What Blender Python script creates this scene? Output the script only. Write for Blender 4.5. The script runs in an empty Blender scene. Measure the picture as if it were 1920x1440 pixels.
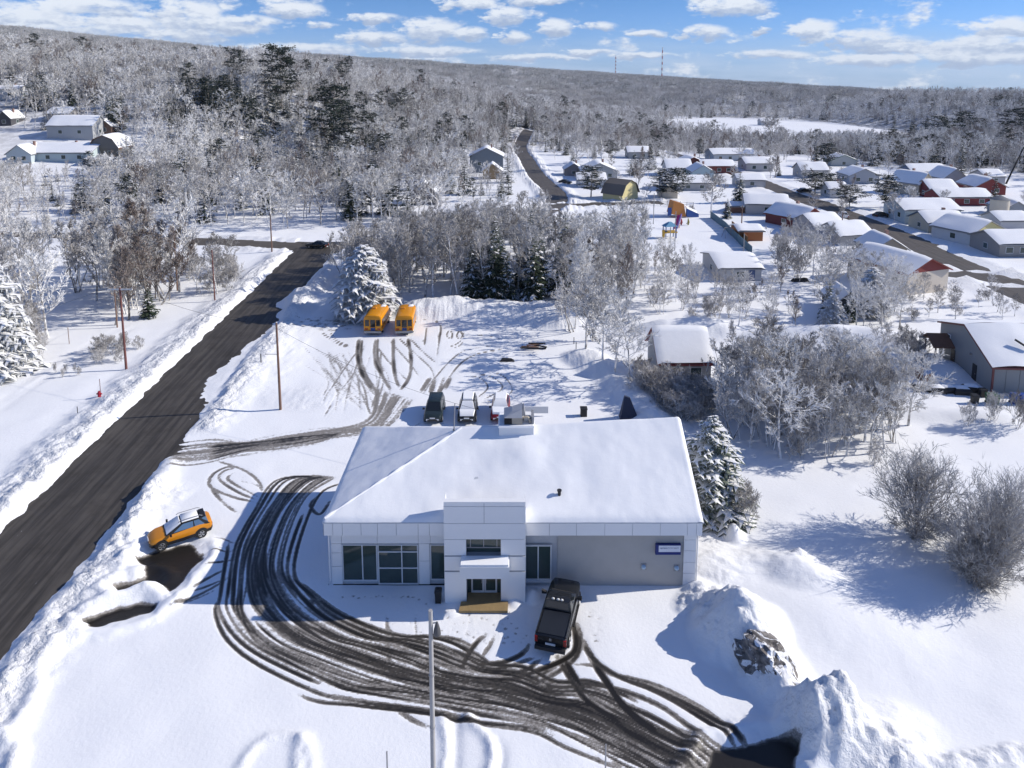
import bpy, math, random
import numpy as np
from mathutils import Vector, Matrix

R = math.radians
scene = bpy.context.scene
COL = scene.collection

# ------------------------------------------------------------------ camera
CAM_H, FPX, PITCH = 34.0, 1330.0, R(8.0)
PX0, PY0 = 960.0, 337.0
cd = bpy.data.cameras.new("camera")
cam = bpy.data.objects.new("camera", cd)
COL.objects.link(cam)
cam.location = (0, 0, CAM_H)
cam.rotation_euler = (R(90) - PITCH, 0, 0)
cd.sensor_width = 36.0
cd.lens = FPX / 1920.0 * 36.0
cd.shift_y = -(720.0 - PY0) / 1920.0
cd.clip_start, cd.clip_end = 0.5, 20000
scene.camera = cam
CT, ST = math.cos(PITCH), math.sin(PITCH)

# ------------------------------------------------------------------ sun, sky, exposure
SUN_EL = R(30.0)
sv = Vector((1.0, 0.13, 0)).normalized()
SUN_DIR = Vector((sv.x * math.cos(SUN_EL), sv.y * math.cos(SUN_EL), math.sin(SUN_EL)))
sl = bpy.data.lights.new("sun", 'SUN')
sl.energy = 4.7
sl.angle = R(0.5)
sl.color = (1.0, 0.935, 0.835)
sun = bpy.data.objects.new("sun", sl)
COL.objects.link(sun)
sun.rotation_euler = (-SUN_DIR).to_track_quat('-Z', 'Y').to_euler()
sun.location = (60, 0, 80)

scene.view_settings.view_transform = 'Standard'
scene.view_settings.look = 'None'
scene.view_settings.exposure = 0.20
scene.view_settings.gamma = 1.0
scene.view_settings.use_curve_mapping = False
scene.cycles.use_denoising = True
scene.cycles.denoiser = 'OPENIMAGEDENOISE'
scene.cycles.denoising_input_passes = 'RGB_ALBEDO_NORMAL'
scene.cycles.max_bounces = 6
scene.cycles.diffuse_bounces = 3
scene.cycles.glossy_bounces = 3
scene.cycles.transmission_bounces = 3
scene.cycles.transparent_max_bounces = 4
scene.cycles.sample_clamp_indirect = 6.0

world = bpy.data.worlds.new("World")
scene.world = world
world.use_nodes = True


class NT:
    """small helper to wire shader nodes"""
    def __init__(self, nt):
        self.nt = nt
        nt.nodes.clear()

    def n(self, typ, **kw):
        nd = self.nt.nodes.new(typ)
        for k, v in kw.items():
            setattr(nd, k, v)
        return nd

    def set(self, sock, v):
        if isinstance(v, bpy.types.NodeSocket):
            self.nt.links.new(v, sock)
        else:
            sock.default_value = v

    def math(self, op, a, b=None, c=None, clamp=False):
        nd = self.n('ShaderNodeMath', operation=op, use_clamp=clamp)
        self.set(nd.inputs[0], a)
        if b is not None:
            self.set(nd.inputs[1], b)
        if c is not None:
            self.set(nd.inputs[2], c)
        return nd.outputs[0]

    def vmath(self, op, a, b=None, out=0):
        nd = self.n('ShaderNodeVectorMath', operation=op)
        self.set(nd.inputs[0], a)
        if b is not None:
            self.set(nd.inputs[1], b)
        return nd.outputs[out]

    def noise(self, vec, scale, detail=4.0, rough=0.55, dist=0.0, out='Fac'):
        nd = self.n('ShaderNodeTexNoise')
        if vec is not None:
            self.set(nd.inputs['Vector'], vec)
        nd.inputs['Scale'].default_value = scale
        nd.inputs['Detail'].default_value = detail
        nd.inputs['Roughness'].default_value = rough
        nd.inputs['Distortion'].default_value = dist
        return nd.outputs[out]

    def mix(self, fac, a, b, blend='MIX'):
        nd = self.n('ShaderNodeMix', data_type='RGBA', blend_type=blend)
        self.set(nd.inputs[0], fac)
        self.set(nd.inputs[6], a)
        self.set(nd.inputs[7], b)
        return nd.outputs[2]

    def smooth(self, x, a, b):
        nd = self.n('ShaderNodeMapRange', interpolation_type='SMOOTHSTEP')
        self.set(nd.inputs[0], x)
        nd.inputs[1].default_value = a
        nd.inputs[2].default_value = b
        return nd.outputs[0]


def c4(c):
    return (c[0], c[1], c[2], 1.0)


# clouds of the photograph: azimuth offset, elevation, half width, half height (pixels of the photograph)
CLOUDS = [(60, 38, 120, 30), (165, 14, 100, 24), (215, 48, 110, 20), (120, 62, 150, 16), (345, 26, 78, 32),
          (400, 50, 130, 22), (330, 68, 120, 14), (545, 18, 80, 18), (470, 40, 70, 12), (705, 34, 70, 10),
          (600, 49, 40, 9), (805, 58, 75, 28), (880, 62, 50, 14), (700, 72, 90, 14), (880, 8, 80, 18),
          (950, 30, 60, 20), (1000, 2, 90, 12), (1038, 52, 48, 19), (1120, 51, 50, 11), (960, 70, 40, 14),
          (1375, 12, 90, 22), (1320, 61, 60, 16), (1210, 63, 45, 8), (1428, 58, 20, 7), (1525, 58, 60, 22),
          (1600, 72, 90, 18), (1660, 82, 90, 16), (1730, 92, 90, 10), (1885, 55, 75, 22), (1830, 82, 100, 14),
          (1900, 88, 90, 14), (1810, 108, 120, 16), (1640, 112, 120, 14), (1440, 103, 90, 10), (1900, 112, 80, 12),
          (1110, 98, 70, 7), (1200, 104, 90, 8), (560, 92, 160, 12), (800, 96, 140, 10), (1000, 108, 120, 8),
          (250, 88, 160, 14), (80, 82, 120, 12)]
w = NT(world.node_tree)
tc = w.n('ShaderNodeTexCoord').outputs['Generated']
sep = w.n('ShaderNodeSeparateXYZ')
w.set(sep.inputs[0], tc)
az = w.math('ARCTAN2', sep.outputs[0], sep.outputs[1])
hyp = w.math('SQRT', w.math('ADD', w.math('MULTIPLY', sep.outputs[0], sep.outputs[0]),
                            w.math('MULTIPLY', sep.outputs[1], sep.outputs[1])))
el = w.math('DIVIDE', sep.outputs[2], w.math('MAXIMUM', hyp, 0.02))
comb = w.n('ShaderNodeCombineXYZ')
w.set(comb.inputs[0], az)
w.set(comb.inputs[1], w.math('MULTIPLY', el, 2.2))
ae = comb.outputs[0]
n_big = w.noise(ae, 22.0, 5.0, 0.58)
n_mid = w.noise(ae, 60.0, 4.0, 0.6)
wob = w.math('MULTIPLY', w.math('SUBTRACT', n_mid, 0.5), 0.05)
ae2n = w.n('ShaderNodeCombineXYZ')
w.set(ae2n.inputs[0], w.math('ADD', az, wob))
w.set(ae2n.inputs[1], w.math('ADD', el, w.math('MULTIPLY', w.math('SUBTRACT', n_big, 0.5), 0.02)))
ae2 = ae2n.outputs[0]
best = None
bestv = None
for (cx, cy, hw_, hh_) in CLOUDS:
    u = (cx - PX0) / FPX
    v = (PY0 - cy) / FPX
    dx, dy, dz = u, CT + v * ST, -ST + v * CT
    a0 = math.atan2(dx, dy)
    e0 = dz / math.hypot(dx, dy)
    df = w.vmath('SUBTRACT', ae2, (a0, e0, 0))
    sc = w.vmath('MULTIPLY', df, (FPX / hw_ * 1.22, FPX / hh_ * 1.0, 0))
    d2 = w.vmath('DOT_PRODUCT', sc, sc, out=1)
    m = w.math('SUBTRACT', 1.0, d2)
    s3 = w.n('ShaderNodeSeparateXYZ')
    w.set(s3.inputs[0], sc)
    wv = w.math('MAXIMUM', m, 0.0)
    if best is None:
        best, bestv, tot = m, w.math('MULTIPLY', s3.outputs[1], wv), wv
    else:
        best = w.math('MAXIMUM', best, m)
        bestv = w.math('MULTIPLY_ADD', s3.outputs[1], wv, bestv)
        tot = w.math('ADD', tot, wv)
vrel = w.math('DIVIDE', bestv, w.math('ADD', tot, 0.05))
# general cloud field that goes on all round the sky
gen = w.math('SUBTRACT', w.noise(ae, 7.0, 5.0, 0.6), w.math('MULTIPLY_ADD', w.math('MINIMUM', el, 0.4), 0.05, 0.545))
gen = w.math('MULTIPLY', gen, 5.0)
lump = w.math('MULTIPLY', w.math('SUBTRACT', n_big, 0.5), 2.6)
lump2 = w.math('MULTIPLY', w.math('SUBTRACT', n_mid, 0.5), 1.5)
best = w.math('MAXIMUM', best, w.math('MINIMUM', gen, 0.5))
dens = w.math('ADD', w.math('ADD', best, lump), lump2)
alpha = w.smooth(dens, -0.15, 0.75)
# low bands of stratified cloud near the horizon
cb = w.n('ShaderNodeCombineXYZ')
w.set(cb.inputs[0], az)
w.set(cb.inputs[1], w.math('MULTIPLY', el, 7.0))
strat = w.noise(cb.outputs[0], 9.0, 5.0, 0.6)
lowm = w.smooth(el, 0.075, 0.005)
alow = w.math('MULTIPLY', w.smooth(strat, 0.30, 0.66), lowm)
shade = w.smooth(w.math('ADD', w.math('MULTIPLY', vrel, 0.9), w.math('MULTIPLY', w.math('SUBTRACT', n_mid, 0.45), 1.6)), -0.55, 0.35)
core = w.smooth(dens, 0.2, 1.5)
ccol = w.mix(shade, c4((4.0, 5.0, 7.0)), c4((9.0, 9.4, 10.0)))
ccol = w.mix(w.math('MULTIPLY', core, w.math('SUBTRACT', 1.0, shade)), ccol, c4((3.7, 4.6, 6.3)))
sky = w.n('ShaderNodeTexSky', sky_type='NISHITA')
sky.sun_disc = False
sky.sun_elevation = SUN_EL
sky.sun_rotation = R(90) - math.atan2(SUN_DIR.y, SUN_DIR.x)
sky.altitude = 100
sky.air_density = 1.15
sky.dust_density = 0.25
sky.ozone_density = 2.2
skyc = w.mix(1.0, sky.outputs[0], w.mix(w.smooth(el, 0.0, 0.16), c4((0.46, 0.80, 1.85)), c4((0.27, 0.57, 1.10))), 'MULTIPLY')
skyc = w.mix(w.math('MULTIPLY', alow, 0.7), skyc, c4((5.2, 6.5, 8.6)))
skyc = w.mix(w.math('MULTIPLY', alpha, 0.92), skyc, ccol)
bg = w.n('ShaderNodeBackground')
w.set(bg.inputs[0], skyc)
bg.inputs[1].default_value = 0.090
wo = w.n('ShaderNodeOutputWorld')
world.node_tree.links.new(bg.outputs[0], wo.inputs[0])

# ------------------------------------------------------------------ noise and terrain
def _hash(ix, iy, seed):
    h = (ix.astype(np.int64) * 374761393 + iy.astype(np.int64) * 668265263 + seed * 1442695041) & 0xFFFFFFFF
    h = ((h ^ (h >> 13)) * 1274126177) & 0xFFFFFFFF
    h = h ^ (h >> 16)
    return (h & 0xFFFFFF) / float(0xFFFFFF)


def vnoise(x, y, seed=0):
    x = np.asarray(x, float)
    y = np.asarray(y, float)
    ix, iy = np.floor(x), np.floor(y)
    fx, fy = x - ix, y - iy
    fx, fy = fx * fx * (3 - 2 * fx), fy * fy * (3 - 2 * fy)
    a = _hash(ix, iy, seed)
    b = _hash(ix + 1, iy, seed)
    c = _hash(ix, iy + 1, seed)
    d = _hash(ix + 1, iy + 1, seed)
    return a + (b - a) * fx + (c - a) * fy + (a - b - c + d) * fx * fy


def fbm(x, y, seed=0, oct=4):
    s, amp, t = 0.0, 0.5, 0.0
    for i in range(oct):
        s = s + amp * vnoise(x * 2 ** i, y * 2 ** i, seed + i * 17)
        t += amp
        amp *= 0.5
    return s / t


def ss(t):
    t = np.clip(t, 0, 1)
    return t * t * (3 - 2 * t)


def terrain(X, Y):
    X = np.asarray(X, float)
    Y = np.asarray(Y, float)
    front = 160 + 1.1 * np.maximum(0, X + 120)
    hill = (41 + 9 * ss((-190 - X) / 120)) * ss((Y - front) / 260) * ss((105 - X) / 280) * (1 - 0.55 * ss((Y - 560) / 320))
    hr = 13 * ss((X - 150) / 250) * ss((Y - 230) / 250)
    dip = -8.6 * ss((Y - 320) / 90) * ss((X - 30) / 90) * (1 - ss((X - 150) / 250) * ss((Y - 230) / 250))
    near = hill + hr + dip
    rr = np.hypot(X, Y)
    u = np.clip(X / np.maximum(Y, 200), -1.2, 1.2)
    ridge = 34 + 3000 * (0.0185 - 0.0600 * u) - 14
    t = ss((rr - 800) / 2300) * (Y > 0)
    h = near + (ridge - near) * t
    roll = (fbm(X / 330, Y / 260, 5, 4) - 0.5) * 42 * ss((rr - 700) / 900) * (1 - 0.55 * ss((rr - 2300) / 700))
    roll += (fbm(X / 90, Y / 80, 9, 3) - 0.5) * 7 * ss((rr - 180) / 250)
    lake = ss((X - 95) / 50) * ss((X * -1 + 420) / 110) * ss((Y - 380) / 50) * ss((980 - Y) / 190)
    roll = roll * (1 - lake)
    h = h + roll
    h = h * (1 - lake) + (-8.6) * lake
    h = h - 60 * ss((rr - 3150) / 1500)
    return h


def P(x, y, h=0.0):
    """point of the real world at height h seen at a pixel of the photograph (for measuring the layout)"""
    v = (y - PY0) / FPX
    u = (x - PX0) / FPX
    dz = -ST - v * CT
    t = (h - CAM_H) / dz
    return (u * t, (CT - v * ST) * t)


def G(x, y):
    """where a pixel's ray meets the terrain"""
    v = (y - PY0) / FPX
    u = (x - PX0) / FPX
    d = np.array([u, CT - v * ST, -ST - v * CT])
    t = np.linspace(25, 4000, 9000)
    pz = CAM_H + d[2] * t
    hz = terrain(d[0] * t, d[1] * t)
    k = np.argmax(pz < hz)
    return float(d[0] * t[k]), float(d[1] * t[k])


def on_plane(x, y, Y):
    """X and height on the vertical plane Y=const seen at a pixel"""
    v = (y - PY0) / FPX
    u = (x - PX0) / FPX
    t = Y / (CT - v * ST)
    return u * t, CAM_H + (-ST - v * CT) * t


def gh(x, y):
    return float(terrain(x, y))


# ------------------------------------------------------------------ materials
MATS = {}


def pmat(name, col, rough=0.6, var=0.12, scale=3.0, bump=0.0, metal=0.0, spec=0.4, bscale=None):
    if name in MATS:
        return MATS[name]
    m = bpy.data.materials.new(name)
    m.use_nodes = True
    t = NT(m.node_tree)
    o = t.n('ShaderNodeOutputMaterial')
    b = t.n('ShaderNodeBsdfPrincipled')
    co = t.n('ShaderNodeTexCoord').outputs['Object']
    nz = t.noise(co, scale, 4.0, 0.6)
    fac = t.math('MULTIPLY_ADD', nz, 2 * var, 1 - var)
    cc = t.vmath('MULTIPLY', c4(col)[:3], fac)
    t.set(b.inputs['Base Color'], cc)
    b.inputs['Roughness'].default_value = rough
    b.inputs['Metallic'].default_value = metal
    b.inputs['Specular IOR Level'].default_value = spec
    if bump > 0:
        bn = t.n('ShaderNodeBump')
        bn.inputs['Strength'].default_value = bump
        bn.inputs['Distance'].default_value = 0.05
        t.set(bn.inputs['Height'], t.noise(co, bscale or scale * 4, 5.0, 0.65))
        t.set(b.inputs['Normal'], bn.outputs[0])
    m.node_tree.links.new(b.outputs[0], o.inputs[0])
    MATS[name] = m
    return m


SNOW_COL = (0.85, 0.858, 0.872)


def make_snow(name, bump=0.35, scale=1.2):
    m = bpy.data.materials.new(name)
    m.use_nodes = True
    t = NT(m.node_tree)
    o = t.n('ShaderNodeOutputMaterial')
    b = t.n('ShaderNodeBsdfPrincipled')
    co = t.n('ShaderNodeNewGeometry').outputs['Position']
    nz = t.noise(co, scale * 0.4, 5.0, 0.6)
    t.set(b.inputs['Base Color'], t.vmath('MULTIPLY', SNOW_COL, t.math('MULTIPLY_ADD', nz, 0.08, 0.96)))
    b.inputs['Roughness'].default_value = 0.7
    b.inputs['Specular IOR Level'].default_value = 0.25
    bn = t.n('ShaderNodeBump')
    bn.inputs['Strength'].default_value = bump
    bn.inputs['Distance'].default_value = 0.08
    t.set(bn.inputs['Height'], t.math('ADD', t.noise(co, scale, 6.0, 0.6), t.math('MULTIPLY', t.noise(co, scale * 9, 3.0, 0.6), 0.25)))
    t.set(b.inputs['Normal'], bn.outputs[0])
    m.node_tree.links.new(b.outputs[0], o.inputs[0])
    return m


M_SNOW = make_snow("roof_snow", 0.25, 1.4)


def make_ground():
    m = bpy.data.materials.new("snow_ground")
    m.use_nodes = True
    t = NT(m.node_tree)
    o = t.n('ShaderNodeOutputMaterial')
    b = t.n('ShaderNodeBsdfPrincipled')
    pos = t.n('ShaderNodeNewGeometry').outputs['Position']
    wear = t.n('ShaderNodeAttribute', attribute_name='wear').outputs['Fac']
    rough_a = t.n('ShaderNodeAttribute', attribute_name='lumpy').outputs['Fac']
    wood = t.n('ShaderNodeAttribute', attribute_name='woodland').outputs['Fac']
    n1 = t.noise(pos, 0.35, 5.0, 0.6)
    n2 = t.noise(pos, 3.5, 5.0, 0.65)
    n3 = t.noise(pos, 12.0, 3.0, 0.6)
    snow = t.vmath('MULTIPLY', SNOW_COL, t.math('MULTIPLY_ADD', n1, 0.07, 0.965))
    # dirt specks thrown on ploughed banks
    dirt = t.math('MULTIPLY', t.smooth(n2, 0.60, 0.72), t.math('MULTIPLY', rough_a, 0.75))
    snow = t.mix(dirt, snow, c4((0.30, 0.27, 0.22)))
    snow = t.mix(t.math('MULTIPLY', rough_a, t.math('MULTIPLY_ADD', n1, 0.5, 0.05)), snow, c4((0.56, 0.555, 0.54)))
    # far woodland floor: litter and brush through thin snow
    snow = t.mix(t.math('MULTIPLY', wood, t.smooth(t.noise(pos, 0.25, 6.0, 0.7), 0.35, 0.6)), snow, c4((0.17, 0.165, 0.165)))
    slush = t.mix(t.smooth(n3, 0.3, 0.7), c4((0.15, 0.135, 0.12)), c4((0.37, 0.35, 0.33)))
    asph = t.mix(t.smooth(n2, 0.3, 0.75), c4((0.028, 0.025, 0.022)), c4((0.072, 0.064, 0.055)))
    wn = t.math('ADD', wear, t.math('MULTIPLY', t.math('SUBTRACT', n2, 0.5), 0.75))
    wn = t.math('ADD', wn, t.math('MULTIPLY', t.math('SUBTRACT', n3, 0.5), 0.35))
    f1 = t.math('MULTIPLY', t.smooth(wn, 0.16, 0.42), t.smooth(wear, 0.02, 0.12))
    f2 = t.math('MULTIPLY', t.smooth(wn, 0.50, 0.86), t.smooth(wear, 0.02, 0.12))
    col = t.mix(f1, snow, slush)
    asph = t.mix(t.smooth(wear, 0.95, 1.15), asph, c4((0.017, 0.015, 0.0135)))
    col = t.mix(f2, col, asph)
    t.set(b.inputs['Base Color'], col)
    t.set(b.inputs['Roughness'], t.math('MULTIPLY_ADD', f2, -0.28, 0.72))
    b.inputs['Specular IOR Level'].default_value = 0.3
    bn = t.n('ShaderNodeBump')
    bn.inputs['Distance'].default_value = 0.16
    t.set(bn.inputs['Strength'], t.math('MULTIPLY_ADD', rough_a, 0.75, 0.16))
    vo = t.n('ShaderNodeTexVoronoi')
    t.set(vo.inputs['Vector'], t.vmath('ADD', pos, t.vmath('MULTIPLY', t.noise(pos, 1.5, 3.0, 0.6, 0.0, 'Color'), (0.8, 0.8, 0.8))))
    vo.inputs['Scale'].default_value = 2.3
    blocks = t.math('MULTIPLY', t.math('MULTIPLY', vo.outputs['Distance'], -0.9), rough_a)
    t.set(bn.inputs['Height'], t.math('ADD', t.math('ADD', n2, t.math('MULTIPLY', n3, 0.3)), blocks))
    t.set(b.inputs['Normal'], bn.outputs[0])
    m.node_tree.links.new(b.outputs[0], o.inputs[0])
    return m


def make_asphalt(name, c0, c1, direction):
    """worn ploughed asphalt with streaks along the driving direction"""
    m = bpy.data.materials.new(name)
    m.use_nodes = True
    t = NT(m.node_tree)
    o = t.n('ShaderNodeOutputMaterial')
    b = t.n('ShaderNodeBsdfPrincipled')
    uv = t.n('ShaderNodeUVMap').outputs[0]
    st = t.noise(t.vmath('MULTIPLY', uv, (2.2, 0.10, 1)), 1.0, 6.0, 0.62)
    pos = t.n('ShaderNodeNewGeometry').outputs['Position']
    n2 = t.noise(pos, 0.5, 5.0, 0.6)
    n3 = t.noise(t.vmath('MULTIPLY', uv, (2.6, 0.6, 1)), 1.3, 4.0, 0.7)
    col = t.mix(t.smooth(st, 0.33, 0.68), c4(c0), c4(c1))
    col = t.mix(t.math('MULTIPLY', t.smooth(n2, 0.45, 0.8), 0.5), col, c4((c0[0] * 0.7, c0[1] * 0.68, c0[2] * 0.65)))
    col = t.mix(t.math('MULTIPLY', t.smooth(n3, 0.70, 0.76), 0.75), col, c4((0.6, 0.61, 0.63)))
    t.set(b.inputs['Base Color'], col)
    t.set(b.inputs['Roughness'], t.math('MULTIPLY_ADD', n2, 0.3, 0.5))
    b.inputs['Specular IOR Level'].default_value = 0.3
    m.node_tree.links.new(b.outputs[0], o.inputs[0])
    return m


M_GROUND = make_ground()
M_ROAD = make_asphalt("road_asphalt", (0.036, 0.032, 0.028), (0.088, 0.078, 0.067), 0)
M_STREET = make_asphalt("street_asphalt", (0.075, 0.066, 0.056), (0.12, 0.105, 0.09), 0)


def make_twig(name, bark, frost, lo, hi):
    """twigs in hoar frost: each tree carries more or less of it, inner wood shows through"""
    m = bpy.data.materials.new(name)
    m.use_nodes = True
    t = NT(m.node_tree)
    o = t.n('ShaderNodeOutputMaterial')
    b = t.n('ShaderNodeBsdfPrincipled')
    rnd = t.n('ShaderNodeObjectInfo').outputs['Random']
    pos = t.n('ShaderNodeTexCoord').outputs['Object']
    nz = t.noise(pos, 1.1, 3.0, 0.6)
    f = t.math('ADD', t.math('MULTIPLY_ADD', rnd, hi - lo, lo), t.math('MULTIPLY', t.math('SUBTRACT', nz, 0.5), 1.1), clamp=True)
    t.set(b.inputs['Base Color'], t.mix(f, c4(bark), c4(frost)))
    b.inputs['Roughness'].default_value = 0.8
    b.inputs['Specular IOR Level'].default_value = 0.1
    m.node_tree.links.new(b.outputs[0], o.inputs[0])
    return m


def make_limb(name, bark, frost, amt):
    """bark with snow lying on the upper side of limbs"""
    m = bpy.data.materials.new(name)
    m.use_nodes = True
    t = NT(m.node_tree)
    o = t.n('ShaderNodeOutputMaterial')
    b = t.n('ShaderNodeBsdfPrincipled')
    ge = t.n('ShaderNodeNewGeometry')
    sp = t.n('ShaderNodeSeparateXYZ')
    t.set(sp.inputs[0], ge.outputs['Normal'])
    nz = t.noise(ge.outputs['Position'], 2.5, 3.0, 0.6)
    f = t.math('MULTIPLY', t.smooth(t.math('ADD', sp.outputs[2], t.math('SUBTRACT', nz, 0.5)), -0.35, 0.25), amt)
    t.set(b.inputs['Base Color'], t.mix(f, c4(bark), c4(frost)))
    b.inputs['Roughness'].default_value = 0.85
    b.inputs['Specular IOR Level'].default_value = 0.1
    m.node_tree.links.new(b.outputs[0], o.inputs[0])
    return m


FROST = (0.87, 0.86, 0.845)
M_LIMB = make_limb("frosted_bark", (0.13, 0.115, 0.105), FROST, 1.0)
M_LIMB_B = make_limb("brown_bark", (0.10, 0.078, 0.062), FROST, 0.4)
M_TWIG = make_twig("frosted_twigs", (0.16, 0.145, 0.13), FROST, 0.55, 1.08)
M_TWIG_G = make_twig("thin_frost_twigs", (0.13, 0.115, 0.105), (0.70, 0.68, 0.66), 0.28, 0.88)
M_TWIG_G2 = make_twig("far_frost_twigs", (0.17, 0.155, 0.145), (0.80, 0.79, 0.78), 0.40, 0.95)
M_TWIG_B = make_twig("brown_twigs", (0.17, 0.13, 0.11), (0.52, 0.47, 0.44), 0.1, 0.65)
M_TWIG_D = make_twig("dark_shrub_twigs", (0.15, 0.135, 0.125), (0.70, 0.69, 0.68), 0.38, 0.66)
M_NEEDLE = pmat("spruce_needles", (0.045, 0.062, 0.040), 0.8, 0.35, 1.5, spec=0.1)
M_NEEDLE_H = pmat("rimed_needles", (0.55, 0.56, 0.55), 0.8, 0.45, 1.2, spec=0.1)
M_NEEDLE_R = pmat("half_rimed_needles", (0.20, 0.23, 0.18), 0.8, 0.5, 1.2, spec=0.1)
M_NEEDLE_D = pmat("pine_needles", (0.026, 0.038, 0.030), 0.8, 0.35, 1.0, spec=0.1)
M_CSNOW = pmat("snow_on_boughs", (0.86, 0.86, 0.87), 0.8, 0.08, 2.0, spec=0.15)
M_GLASS = pmat("window_glass", (0.04, 0.062, 0.058), 0.06, 0.3, 0.8, spec=0.6)
M_GLASS_B = pmat("car_glass", (0.012, 0.016, 0.020), 0.08, 0.2, 0.8, spec=0.6)
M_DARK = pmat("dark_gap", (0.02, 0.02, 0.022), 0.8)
M_TYRE = pmat("tyre_rubber", (0.018, 0.018, 0.018), 0.85)
M_RIM = pmat("alloy_rim", (0.45, 0.45, 0.46), 0.35, metal=0.7)
M_WHITE = pmat("white_panel", (0.80, 0.80, 0.80), 0.4, 0.03, 0.6, spec=0.4)
M_WHITEF = pmat("white_frame", (0.62, 0.64, 0.66), 0.45, 0.04)
M_WOODP = pmat("pole_wood", (0.19, 0.115, 0.085), 0.85, 0.3, 2.0)
M_GREYM = pmat("grey_metal", (0.30, 0.30, 0.31), 0.5, 0.12, 2.0, metal=0.3)
M_BLACK = pmat("black_plastic", (0.016, 0.016, 0.018), 0.5)
M_PLATE = pmat("number_plate", (0.6, 0.62, 0.64), 0.5)
M_LAMPW = pmat("headlamp_lens", (0.75, 0.76, 0.78), 0.15, spec=0.7)
M_LAMPR = pmat("tail_lamp_lens", (0.30, 0.012, 0.012), 0.2, spec=0.6)


# ------------------------------------------------------------------ mesh helper
class MB:
    def __init__(self):
        self.v, self.f, self.m = [], [], []

    def quad(self, a, b, c, d, mi=0):
        n = len(self.v)
        self.v += [tuple(a), tuple(b), tuple(c), tuple(d)]
        self.f.append((n, n + 1, n + 2, n + 3))
        self.m.append(mi)
        return self

    def tri(self, a, b, c, mi=0):
        n = len(self.v)
        self.v += [tuple(a), tuple(b), tuple(c)]
        self.f.append((n, n + 1, n + 2))
        self.m.append(mi)
        return self

    def box(self, x0, x1, y0, y1, z0, z1, mi=0, top=None):
        n = len(self.v)
        self.v += [(x0, y0, z0), (x1, y0, z0), (x1, y1, z0), (x0, y1, z0), (x0, y0, z1), (x1, y0, z1), (x1, y1, z1), (x0, y1, z1)]
        for k, q in enumerate([(0, 3, 2, 1), (4, 5, 6, 7), (0, 1, 5, 4), (1, 2, 6, 5), (2, 3, 7, 6), (3, 0, 4, 7)]):
            self.f.append(tuple(n + i for i in q))
            self.m.append(top if (top is not None and k == 1) else mi)
        return self

    def loft(self, rings, mi=0, closed=True, caps=True):
        n = len(self.v)
        k = len(rings[0])
        for r in rings:
            self.v += [tuple(p) for p in r]
        for i in range(len(rings) - 1):
            for j in range(k if closed else k - 1):
                a, b = n + i * k + j, n + i * k + (j + 1) % k
                self.f.append((a, b, b + k, a + k))
                self.m.append(mi)
        if caps and closed:
            self.f.append(tuple(n + j for j in range(k - 1, -1, -1)))
            self.f.append(tuple(n + (len(rings) - 1) * k + j for j in range(k)))
            self.m += [mi, mi]
        return self

    def tube(self, pts, rad, sides=6, mi=0, caps=True):
        rings = []
        pts = [Vector(p) for p in pts]
        if not hasattr(rad, '__len__'):
            rad = [rad] * len(pts)
        for i, p in enumerate(pts):
            d = (pts[min(i + 1, len(pts) - 1)] - pts[max(i - 1, 0)]).normalized()
            a = d.cross(Vector((0, 0, 1)) if abs(d.z) < 0.9 else Vector((1, 0, 0))).normalized()
            b = d.cross(a)
            rings.append([p + (a * math.cos(q) + b * math.sin(q)) * rad[i] for q in [2 * math.pi * j / sides for j in range(sides)]])
        return self.loft(rings, mi, True, caps)

    def cyl_y(self, c, r, half, sides=16, mi=0):
        """disc or wheel with its axle along y"""
        rings = [[(c[0] + r * math.cos(q), c[1] + s, c[2] + r * math.sin(q)) for q in [2 * math.pi * j / sides for j in range(sides)]] for s in (-half, half)]
        return self.loft(rings, mi)

    def mesh(self, name, mats, smooth=None):
        me = bpy.data.meshes.new(name)
        me.from_pydata(self.v, [], self.f)
        for mm in (mats if isinstance(mats, (list, tuple)) else [mats]):
            me.materials.append(mm)
        if any(self.m):
            me.polygons.foreach_set('material_index', self.m)
        if smooth:
            import bmesh
            bm = bmesh.new()
            bm.from_mesh(me)
            bmesh.ops.remove_doubles(bm, verts=bm.verts, dist=1e-4)
            bmesh.ops.recalc_face_normals(bm, faces=bm.faces)
            bm.to_mesh(me)
            bm.free()
            me.polygons.foreach_set('use_smooth', [True] * len(me.polygons))
            me.set_sharp_from_angle(angle=R(smooth))
        me.update()
        return me

    def build(self, name, mats, parent=None, smooth=None, loc=None, rz=0):
        o = bpy.data.objects.new(name, self.mesh(name, mats, smooth))
        COL.objects.link(o)
        if parent:
            o.parent = parent
        if loc:
            o.location = loc
        o.rotation_euler.z = rz
        return o


def tag(o, label=None, cat=None, group=None, kind=None):
    if label:
        o['label'] = label
    if cat:
        o['category'] = cat
    if group:
        o['group'] = group
    if kind:
        o['kind'] = kind
    return o


def thing(name, label, cat, loc=(0, 0, 0), rz=0, group=None):
    o = bpy.data.objects.new(name, None)
    COL.objects.link(o)
    o.location = loc
    o.rotation_euler = (0, 0, rz)
    o.empty_display_size = 0.3
    return tag(o, label, cat, group)


def copy_tree(o, parent=None):
    c = o.copy()
    COL.objects.link(c)
    if parent:
        c.parent = parent
    for ch in list(o.children):
        copy_tree(ch, c)
    return c

# ------------------------------------------------------------------ ground sheet
def road_x(Y):
    return -31.9 - 0.0565 * np.asarray(Y, float)


ROAD_HW = 4.1


def growth(start, step, rate, limit):
    out, x, s = [], start, step
    while x < limit:
        s *= rate
        x += s
        out.append(x)
    return out


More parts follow.
